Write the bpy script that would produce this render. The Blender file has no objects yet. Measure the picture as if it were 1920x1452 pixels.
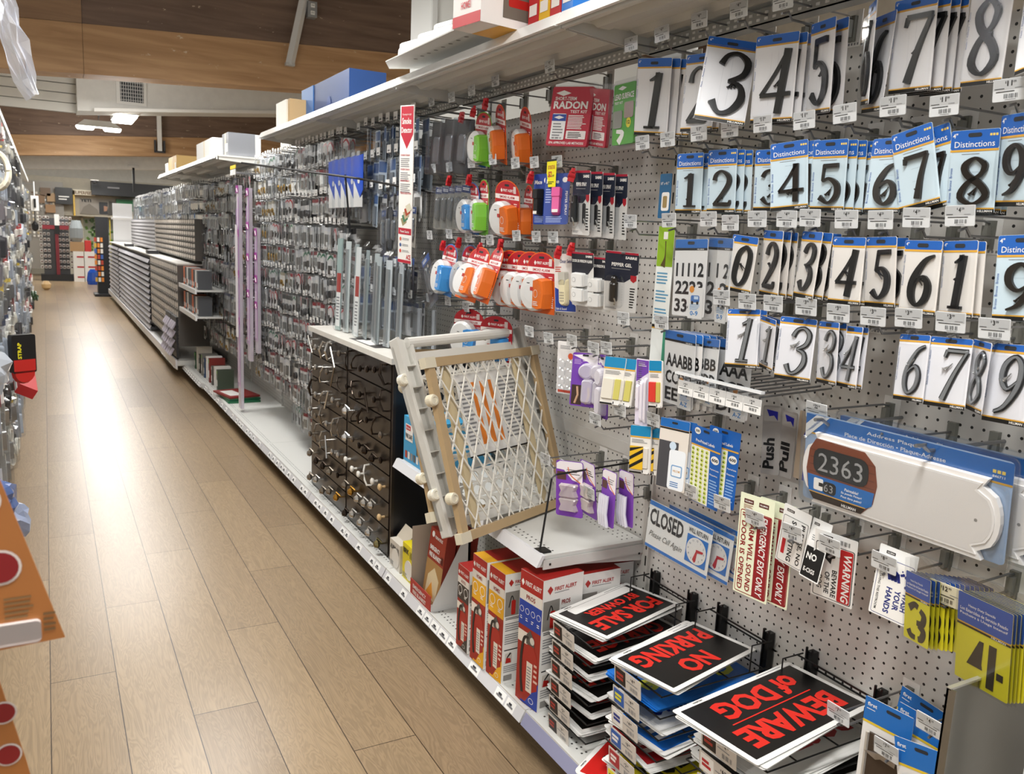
import bpy, math, random
from mathutils import Matrix, Vector, Euler
random.seed(7)
PI=math.pi
H=1.54
sc=bpy.context.scene
# ---------- camera, world, exposure ----------
cam_d=bpy.data.cameras.new('camera'); cam=bpy.data.objects.new('camera',cam_d); sc.collection.objects.link(cam)
cam_d.sensor_width=36.0; cam_d.lens=36*1565.6/1920; cam_d.clip_start=.02; cam_d.clip_end=100
cam_d.dof.use_dof=True; cam_d.dof.focus_distance=2.2; cam_d.dof.aperture_fstop=10
_y,_p,_r=[math.radians(a) for a in (29.27,9.886,2.612)]
_f=Vector((math.sin(_y)*math.cos(_p),math.cos(_y)*math.cos(_p),-math.sin(_p)))
_rt=Vector((math.cos(_y),-math.sin(_y),0)); _up=_rt.cross(_f)
_r2=_rt*math.cos(_r)+_up*math.sin(_r); _u2=_up*math.cos(_r)-_rt*math.sin(_r)
cam.matrix_world=Matrix(((_r2.x,_u2.x,-_f.x,0),(_r2.y,_u2.y,-_f.y,0),(_r2.z,_u2.z,-_f.z,H),(0,0,0,1)))
sc.camera=cam
sc.view_settings.view_transform='Standard'; sc.view_settings.look='None'; sc.view_settings.gamma=1
sc.view_settings.use_curve_mapping=False; sc.view_settings.exposure=0.28
sc.cycles.max_bounces=7; sc.cycles.diffuse_bounces=3; sc.cycles.glossy_bounces=3
sc.cycles.transmission_bounces=4; sc.cycles.transparent_max_bounces=24
sc.cycles.caustics_reflective=False; sc.cycles.caustics_refractive=False
wd=bpy.data.worlds.new('world'); sc.world=wd; wd.use_nodes=True
wd.node_tree.nodes['Background'].inputs[0].default_value=(.93,.96,1,1)
wd.node_tree.nodes['Background'].inputs[1].default_value=.6
def area_light(x,y,z,sx,sy,w,col=(1,.985,.955)):
    l=bpy.data.lights.new('ceiling_lamp_light','AREA'); l.shape='RECTANGLE'; l.size=sx; l.size_y=sy; l.energy=w; l.color=col
    o=bpy.data.objects.new('ceiling_lamp_light',l); sc.collection.objects.link(o); o.location=(x,y,z); return o
LAMPS=[(.3,.5),(.45,3.6),(1.1,6.6),(.8,10.6),(.8,15.0),(.8,19.5),(.9,24.5)]
for x,y in LAMPS: area_light(x,y,3.05 if y!=15 else 2.95,1.2,.35,58 if y<6 else 62)
for x,y in LAMPS:  # added point fills that brighten the upper walls and the far end
    l=bpy.data.lights.new('spill_fill_light','POINT'); l.energy=9 if y<9 else (20 if y<13 else 45); l.shadow_soft_size=.3; l.color=(1,.985,.955)
    o=bpy.data.objects.new('spill_fill_light',l); sc.collection.objects.link(o); o.location=(x,y,2.85)
for y in (0.5,6,12,18,24):
    area_light(-3.2,y,3.2,1.2,.5,90); area_light(4.4,y,3.3,1.2,.5,90)
# ---------- materials ----------
def lin(h):
    h=h.lstrip('#'); c=[int(h[i:i+2],16)/255 for i in (0,2,4)]
    return tuple(((v+.055)/1.055)**2.4 if v>.04045 else v/12.92 for v in c)
_M={}
def M(h,r=.5,m=0.0,k='p',s=0.0):
    key=(h,r,m,k,s)
    if key in _M: return _M[key]
    mt=bpy.data.materials.new('paint_'+h.strip('#')+('' if k=='p' else '_'+k)); mt.use_nodes=True
    nt=mt.node_tree; b=nt.nodes['Principled BSDF']; c=lin(h)
    b.inputs['Base Color'].default_value=(*c,1); b.inputs['Roughness'].default_value=r; b.inputs['Metallic'].default_value=m
    if k=='e':
        b.inputs['Emission Color'].default_value=(*c,1); b.inputs['Emission Strength'].default_value=s
    if k=='c': # thin clear plastic film, s = how much of it is film
        out=nt.nodes['Material Output']; t=nt.nodes.new('ShaderNodeBsdfTransparent'); t.inputs[0].default_value=(*[min(1,.55+.45*v) for v in c],1)
        mx=nt.nodes.new('ShaderNodeMixShader'); lw=nt.nodes.new('ShaderNodeLayerWeight'); lw.inputs[0].default_value=.35
        ma=nt.nodes.new('ShaderNodeMath'); ma.operation='MULTIPLY_ADD'; ma.inputs[1].default_value=.5 if s>=.3 else .2; ma.inputs[2].default_value=s if s>=.3 else s*.2; ma.use_clamp=True
        nt.links.new(lw.outputs['Facing'],ma.inputs[0]); nt.links.new(ma.outputs[0],mx.inputs[0])
        nt.links.new(t.outputs[0],mx.inputs[1]); gl=nt.nodes.new('ShaderNodeBsdfGlossy'); gl.inputs['Roughness'].default_value=r; nt.links.new((b if s>=.3 else gl).outputs[0],mx.inputs[2]); nt.links.new(mx.outputs[0],out.inputs[0])
    elif k=='n': # mottled paint
        n=nt.nodes.new('ShaderNodeTexNoise'); n.inputs['Scale'].default_value=9; n.inputs['Detail'].default_value=6
        mr=nt.nodes.new('ShaderNodeMix'); mr.data_type='RGBA'
        mr.inputs[6].default_value=(*[v*.86 for v in c],1); mr.inputs[7].default_value=(*[min(1,v*1.1) for v in c],1)
        tc=nt.nodes.new('ShaderNodeTexCoord'); nt.links.new(tc.outputs['Object'],n.inputs['Vector'])
        nt.links.new(n.outputs['Fac'],mr.inputs[0]); nt.links.new(mr.outputs[2],b.inputs['Base Color'])
    _M[key]=mt; return mt
STEEL=lambda:M('#8f9092',.3,.85); WIRE=lambda:M('#8c8d8f',.32,.8); WHITE=lambda:M('#e8e8e6',.55); SHELF=lambda:M('#d4d4d0',.38); CLEAR=lambda:M('#f4f6f8',.12,0,'c',.10)
FILM=lambda:M('#eef2f6',.18,0,'c',.2); BLACK=lambda:M('#111113',.4)
def node_mat(name):
    mt=bpy.data.materials.new(name); mt.use_nodes=True; return mt,mt.node_tree,mt.node_tree.nodes['Principled BSDF']
def wood_floor():
    mt,nt,b=node_mat('floor_oak_planks'); N=nt.nodes.new; L=nt.links.new
    g=N('ShaderNodeNewGeometry'); sp=N('ShaderNodeSeparateXYZ'); L(g.outputs['Position'],sp.inputs[0])
    ax=N('ShaderNodeMath'); ax.operation='ADD'; ax.inputs[1].default_value=20.05; L(sp.outputs['X'],ax.inputs[0])
    ay=N('ShaderNodeMath'); ay.operation='ADD'; ay.inputs[1].default_value=40.3; L(sp.outputs['Y'],ay.inputs[0])
    dv=N('ShaderNodeMath'); dv.operation='DIVIDE'; dv.inputs[1].default_value=.2; L(ax.outputs[0],dv.inputs[0]); fl=N('ShaderNodeMath'); fl.operation='FLOOR'; L(dv.outputs[0],fl.inputs[0])
    sh=N('ShaderNodeMath'); sh.operation='MULTIPLY_ADD'; sh.inputs[1].default_value=.947; L(fl.outputs[0],sh.inputs[0]); L(ay.outputs[0],sh.inputs[2])
    cb=N('ShaderNodeCombineXYZ'); L(sh.outputs[0],cb.inputs[0]); L(ax.outputs[0],cb.inputs[1])
    br=N('ShaderNodeTexBrick'); L(cb.outputs[0],br.inputs['Vector']); br.offset=0; br.offset_frequency=1; br.squash=1
    br.inputs['Scale'].default_value=1; br.inputs['Brick Width'].default_value=1.5; br.inputs['Row Height'].default_value=.2
    br.inputs['Mortar Size'].default_value=.0016; br.inputs['Mortar Smooth'].default_value=.1; br.inputs['Bias'].default_value=0
    br.inputs['Color1'].default_value=(*lin('#8b765c'),1); br.inputs['Color2'].default_value=(*lin('#9d8769'),1); br.inputs['Mortar'].default_value=(*lin('#3c2f22'),1)
    mp=N('ShaderNodeMapping'); mp.inputs['Scale'].default_value=(9,1.1,1); L(g.outputs['Position'],mp.inputs[0])
    n=N('ShaderNodeTexNoise'); n.inputs['Scale'].default_value=2.2; n.inputs['Detail'].default_value=3; n.inputs['Distortion'].default_value=1.2; L(mp.outputs[0],n.inputs['Vector'])
    w=N('ShaderNodeMath'); w.operation='MULTIPLY'; w.inputs[1].default_value=75; L(n.outputs['Fac'],w.inputs[0])
    s=N('ShaderNodeMath'); s.operation='SINE'; L(w.outputs[0],s.inputs[0])
    mr=N('ShaderNodeMapRange'); mr.inputs[1].default_value=-1; mr.inputs[2].default_value=1; mr.inputs[3].default_value=.86; mr.inputs[4].default_value=1.07; L(s.outputs[0],mr.inputs[0])
    n2=N('ShaderNodeTexNoise'); n2.inputs['Scale'].default_value=60; n2.inputs['Detail'].default_value=4; mp2=N('ShaderNodeMapping'); mp2.inputs['Scale'].default_value=(2.5,.06,1); L(g.outputs['Position'],mp2.inputs[0]); L(mp2.outputs[0],n2.inputs['Vector'])
    mr2=N('ShaderNodeMapRange'); mr2.inputs[3].default_value=.84; mr2.inputs[4].default_value=1.16; L(n2.outputs['Fac'],mr2.inputs[0])
    m1=N('ShaderNodeMath'); m1.operation='MULTIPLY'; L(mr.outputs[0],m1.inputs[0]); L(mr2.outputs[0],m1.inputs[1])
    vm=N('ShaderNodeVectorMath'); vm.operation='SCALE'; L(br.outputs['Color'],vm.inputs[0]); L(m1.outputs[0],vm.inputs['Scale'])
    L(vm.outputs[0],b.inputs['Base Color']); b.inputs['Roughness'].default_value=.3; b.inputs['Specular IOR Level'].default_value=.35
    bp=N('ShaderNodeBump'); bp.inputs['Strength'].default_value=.06; bp.inputs['Distance'].default_value=.004; L(m1.outputs[0],bp.inputs['Height']); L(bp.outputs[0],b.inputs['Normal'])
    return mt
def pegboard():
    mt,nt,b=node_mat('pegboard_paint'); N=nt.nodes.new; L=nt.links.new
    g=N('ShaderNodeNewGeometry'); sp=N('ShaderNodeSeparateXYZ'); L(g.outputs['Position'],sp.inputs[0])
    def cell(o):
        a=N('ShaderNodeMath'); a.operation='DIVIDE'; a.inputs[1].default_value=.0254; L(o,a.inputs[0])
        f=N('ShaderNodeMath'); f.operation='FRACT'; L(a.outputs[0],f.inputs[0])
        d=N('ShaderNodeMath'); d.operation='SUBTRACT'; d.inputs[1].default_value=.5; L(f.outputs[0],d.inputs[0])
        q=N('ShaderNodeMath'); q.operation='MULTIPLY'; L(d.outputs[0],q.inputs[0]); L(d.outputs[0],q.inputs[1]); return q.outputs[0]
    s=N('ShaderNodeMath'); s.operation='ADD'; L(cell(sp.outputs['Y']),s.inputs[0]); L(cell(sp.outputs['Z']),s.inputs[1])
    c=N('ShaderNodeMath'); c.operation='LESS_THAN'; c.inputs[1].default_value=.0165; L(s.outputs[0],c.inputs[0])
    mx=N('ShaderNodeMix'); mx.data_type='RGBA'; mx.inputs[6].default_value=(*lin('#cfccc6'),1); mx.inputs[7].default_value=(*lin('#1c1a18'),1)
    L(c.outputs[0],mx.inputs[0]); L(mx.outputs[2],b.inputs['Base Color']); b.inputs['Roughness'].default_value=.5
    return mt
def timber(name,c1,c2):
    mt,nt,b=node_mat(name); N=nt.nodes.new; L=nt.links.new
    g=N('ShaderNodeNewGeometry'); mp=N('ShaderNodeMapping'); mp.inputs['Scale'].default_value=(.5,2,6); L(g.outputs['Position'],mp.inputs[0])
    n=N('ShaderNodeTexNoise'); n.inputs['Scale'].default_value=2.5; n.inputs['Detail'].default_value=8; n.inputs['Distortion'].default_value=.6; L(mp.outputs[0],n.inputs['Vector'])
    r=N('ShaderNodeValToRGB'); r.color_ramp.elements[0].color=(*lin(c1),1); r.color_ramp.elements[1].color=(*lin(c2),1); r.color_ramp.elements[0].position=.3; r.color_ramp.elements[1].position=.7
    L(n.outputs['Fac'],r.inputs[0])
    # scraped pale scuffs
    mp2=N('ShaderNodeMapping'); mp2.inputs['Scale'].default_value=(2.2,1,5); L(g.outputs['Position'],mp2.inputs[0])
    n2=N('ShaderNodeTexNoise'); n2.inputs['Scale'].default_value=3.1; n2.inputs['Detail'].default_value=9; n2.inputs['Roughness'].default_value=.7; L(mp2.outputs[0],n2.inputs['Vector'])
    t=N('ShaderNodeMath'); t.operation='GREATER_THAN'; t.inputs[1].default_value=.655; L(n2.outputs['Fac'],t.inputs[0])
    mx=N('ShaderNodeMix'); mx.data_type='RGBA'; mx.inputs[7].default_value=(*lin('#cdbba2'),1); L(t.outputs[0],mx.inputs[0]); L(r.outputs[0],mx.inputs[6])
    L(mx.outputs[2],b.inputs['Base Color']); b.inputs['Roughness'].default_value=.55
    return mt
def foliage():
    mt,nt,b=node_mat('garden_foliage'); N=nt.nodes.new; L=nt.links.new
    n=N('ShaderNodeTexNoise'); n.inputs['Scale'].default_value=14; n.inputs['Detail'].default_value=8
    r=N('ShaderNodeValToRGB'); r.color_ramp.elements[0].color=(*lin('#16300c'),1); r.color_ramp.elements[1].color=(*lin('#8fbf4a'),1); r.color_ramp.elements[0].position=.35; r.color_ramp.elements[1].position=.65
    L(n.outputs['Fac'],r.inputs[0]); L(r.outputs[0],b.inputs['Base Color']); return mt
# ---------- mesh building ----------
_T={}
def text_geo(s,bold):
    k=(s,bold)
    if k in _T: return _T[k]
    cu=bpy.data.curves.new('t','FONT'); cu.body=s; cu.resolution_u=2; cu.offset=bold
    ob=bpy.data.objects.new('t',cu); me=bpy.data.meshes.new_from_object(ob)
    vs=[(v.co.x,v.co.y) for v in me.vertices]; fs=[tuple(p.vertices) for p in me.polygons]
    bpy.data.objects.remove(ob); bpy.data.curves.remove(cu); bpy.data.meshes.remove(me)
    if not vs: vs=[(0,0)]
    x0=min(v[0] for v in vs); x1=max(v[0] for v in vs); y0=min(v[1] for v in vs); y1=max(v[1] for v in vs)
    _T[k]=(vs,fs,x0,x1,y0,y1); return _T[k]
def rrect(x0,y0,x1,y1,r=.005,n=3):
    P=[]
    for cx,cy,a in ((x1-r,y0+r,-90),(x1-r,y1-r,0),(x0+r,y1-r,90),(x0+r,y0+r,180)):
        for i in range(n+1):
            t=math.radians(a+90*i/n); P.append((cx+r*math.cos(t),cy+r*math.sin(t)))
    return P
def oval(cx,cy,rx,ry=None,n=20):
    ry=ry or rx; return [(cx+rx*math.cos(2*PI*i/n),cy+ry*math.sin(2*PI*i/n)) for i in range(n)]
class MB:
    def __init__(s,X=None): s.v=[];s.f=[];s.mi=[];s.mats=[];s.X=X or Matrix.Identity(4)
    def m(s,mat):
        if mat not in s.mats: s.mats.append(mat)
        return s.mats.index(mat)
    def add(s,vs,fs,mat):
        n=len(s.v); X=s.X; i=s.m(mat)
        s.v+=[tuple(X@Vector(p)) for p in vs]; s.f+=[tuple(a+n for a in f) for f in fs]; s.mi+=[i]*len(fs)
    def box(s,cx,cy,cz,sx,sy,sz,mat,rot=None):
        R=rot.to_matrix() if rot else None; vs=[]
        for z in (-1,1):
            for x,y in ((-1,-1),(1,-1),(1,1),(-1,1)):
                p=Vector((x*sx/2,y*sy/2,z*sz/2)); p=R@p if R else p; vs.append((p.x+cx,p.y+cy,p.z+cz))
        s.add(vs,[(3,2,1,0),(4,5,6,7),(0,1,5,4),(1,2,6,5),(2,3,7,6),(3,0,4,7)],mat)
    def bx(s,x0,x1,y0,y1,z0,z1,mat): s.box((x0+x1)/2,(y0+y1)/2,(z0+z1)/2,x1-x0,y1-y0,z1-z0,mat)
    def poly(s,P,z,mat): s.add([(x,y,z) for x,y in P],[tuple(range(len(P)))],mat)
    def rect(s,x0,y0,x1,y1,z,mat): s.poly([(x0,y0),(x1,y0),(x1,y1),(x0,y1)],z,mat)
    def slab(s,P,z0,z1,mat):
        n=len(P); s.add([(x,y,z0) for x,y in P]+[(x,y,z1) for x,y in P],
          [tuple(range(n-1,-1,-1)),tuple(range(n,2*n))]+[(i,(i+1)%n,n+(i+1)%n,n+i) for i in range(n)],mat)
    def taper(s,P,z0,z1,k,mat): # domed blister: outline shrinks towards the top
        n=len(P); cx=sum(p[0] for p in P)/n; cy=sum(p[1] for p in P)/n; vs=[]
        for t,q in ((0,1),(.75,(1+k)/2+.02),(1,k)): vs+=[(cx+(x-cx)*q,cy+(y-cy)*q,z0+(z1-z0)*t) for x,y in P]
        s.add(vs,[tuple(range(2*n,3*n))]+[(j*n+i,j*n+(i+1)%n,(j+1)*n+(i+1)%n,(j+1)*n+i) for j in (0,1) for i in range(n)],mat)
    def tube(s,P,r,mat,n=6,cap=True):
        P=[Vector(p) for p in P]; vs=[];fs=[]; k=len(P)
        up=Vector((0,0,1)); d0=(P[1]-P[0]).normalized()
        if abs(d0.dot(up))>.9: up=Vector((0,1,0))
        for i,p in enumerate(P):
            d=(P[min(i+1,k-1)]-P[max(i-1,0)]).normalized(); a=d.cross(up)
            if a.length<1e-3: a=d.cross(Vector((1,0,0)))
            a.normalize(); b=d.cross(a)
            rr=r[i] if isinstance(r,(list,tuple)) else r
            vs+=[tuple(p+(a*math.cos(2*PI*j/n)+b*math.sin(2*PI*j/n))*rr) for j in range(n)]
        for i in range(k-1): fs+=[(i*n+j,i*n+(j+1)%n,(i+1)*n+(j+1)%n,(i+1)*n+j) for j in range(n)]
        if cap: fs+=[tuple(range(n-1,-1,-1)),tuple(range((k-1)*n,k*n))]
        s.add(vs,fs,mat)
    def lathe(s,prof,mat,n=20,c=(0,0,0),ax='z'):
        vs=[];fs=[];k=len(prof)
        for r,h in prof:
            for j in range(n):
                a=2*PI*j/n; x,y=r*math.cos(a),r*math.sin(a)
                p={'z':(x,y,h),'x':(h,x,y),'y':(y,h,x)}[ax]; vs.append((p[0]+c[0],p[1]+c[1],p[2]+c[2]))
        for i in range(k-1): fs+=[(i*n+j,i*n+(j+1)%n,(i+1)*n+(j+1)%n,(i+1)*n+j) for j in range(n)]
        fs+=[tuple(range(n-1,-1,-1)),tuple(range((k-1)*n,k*n))]
        s.add(vs,fs,mat)
    def text(s,t,x,y,w,h,mat,z=.0006,bold=.012,rot=0,sl=0):
        """lettering fitted to the box with its lower left corner at x,y; w None keeps the proportions"""
        vs,fs,x0,x1,y0,y1=text_geo(t,bold); sy=h/max(y1-y0,1e-6); sx=w/max(x1-x0,1e-6) if w else sy
        c,d=math.cos(rot),math.sin(rot); o=[]
        for a,b in vs:
            a=(a-x0)*sx; b=(b-y0)*sy; a+=b*sl; o.append((x+a*c-b*d,y+a*d+b*c,z))
        s.add(o,fs,mat)
    def lines(s,x,y,w,h,n,mat,z=.0005,f=.45):
        for i in range(n):
            yy=y+h-(i+.5)*h/n; t=h/n*f/2; s.rect(x,yy-t,x+w*random.uniform(.7,1),yy+t,z,mat)
    def bars(s,x,y,w,h,mat,z=.0006,n=14):
        for i in range(n):
            if i%3!=1 or i%2: s.rect(x+w*i/n,y,x+w*(i+random.uniform(.35,.7))/n,y+h,z,mat)
    def stroke(s,pts,z0,z1,mat,sm=5,closed=False):
        """ribbon of varying width x,y,w, swept and given thickness"""
        P=[Vector(p) for p in pts]; k=len(P); C=[]
        if k==2: C=[P[0].lerp(P[1],t/2) for t in range(3)]
        else:
            for i in range(k-1):
                a=P[max(i-1,0)];b=P[i];c=P[i+1];d=P[min(i+2,k-1)]
                for j in range(sm):
                    t=j/sm; C.append(.5*((2*b)+(c-a)*t+(2*a-5*b+4*c-d)*t*t+(3*b-a-3*c+d)*t**3))
            C.append(P[-1])
        n=len(C); vs=[]
        for i,p in enumerate(C):
            q=C[min(i+1,n-1)]-C[max(i-1,0)]; q=Vector((q.x,q.y)); q.normalize(); nx,ny=-q.y,q.x; hw=p.z/2
            for sg in (1,-1):
                for z in (z0,z1): vs.append((p.x+sg*nx*hw,p.y+sg*ny*hw,z))
        fs=[]
        for i in range(n-1):
            a=i*4;b=a+4; fs+=[(a+1,a+3,b+3,b+1),(a,a+1,b+1,b),(a+3,a+2,b+2,b+3)]
        fs+=[(0,2,3,1),((n-1)*4,(n-1)*4+1,(n-1)*4+3,(n-1)*4+2)]
        s.add(vs,fs,mat)
    def mesh(s,name,smooth=False):
        me=bpy.data.meshes.new(name); me.from_pydata(s.v,[],s.f)
        for m in s.mats: me.materials.append(m)
        me.polygons.foreach_set('material_index',s.mi)
        if smooth: me.polygons.foreach_set('use_smooth',[True]*len(s.f))
        me.update(); return me
    def ob(s,name,parent=None,smooth=False):
        return mkob(name,s.mesh(name,smooth),parent)
COL=sc.collection
def mkob(name,me,parent=None):
    o=bpy.data.objects.new(name,me); COL.objects.link(o)
    if parent: o.parent=parent
    return o
def tag(o,label,cat,group=None,kind=None):
    if label: o['label']=label
    if cat: o['category']=cat
    if group: o['group']=group
    if kind: o['kind']=kind
    return o
def root(name,label,cat,loc=(0,0,0),rot=(0,0,0),group=None,scale=1):
    o=bpy.data.objects.new(name,None); o.empty_display_size=.05; COL.objects.link(o)
    o.location=loc; o.rotation_euler=rot; o.scale=(scale,)*3
    return tag(o,label,cat,group)
def thing(name,label,cat,mb,loc=(0,0,0),rot=(0,0,0),group=None,scale=1,kind=None,smooth=False):
    o=mkob(name,mb.mesh(name,smooth) if isinstance(mb,MB) else mb); o.location=loc; o.rotation_euler=rot; o.scale=(scale,)*3
    return tag(o,label,cat,group,kind)
def struct(name,mb): 
    o=mb.ob(name); o['kind']='structure'; return o
def inst(name,label,cat,parts,loc,rot=(0,0,0),group=None,scale=1):
    """a thing made of shared part meshes: parts = [(name, mesh)]; one part only gives a single mesh thing"""
    if len(parts)==1: return thing(name,label,cat,parts[0][1],loc,rot,group,scale)
    r=root(name,label,cat,loc,rot,group,scale)
    for p in parts: mkob(p[0],p[1],r)
    return r
def copy_tree(o,parent=None):
    c=o.copy(); COL.objects.link(c); c.parent=parent
    for ch in o.children: copy_tree(ch,c)
    return c
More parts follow.
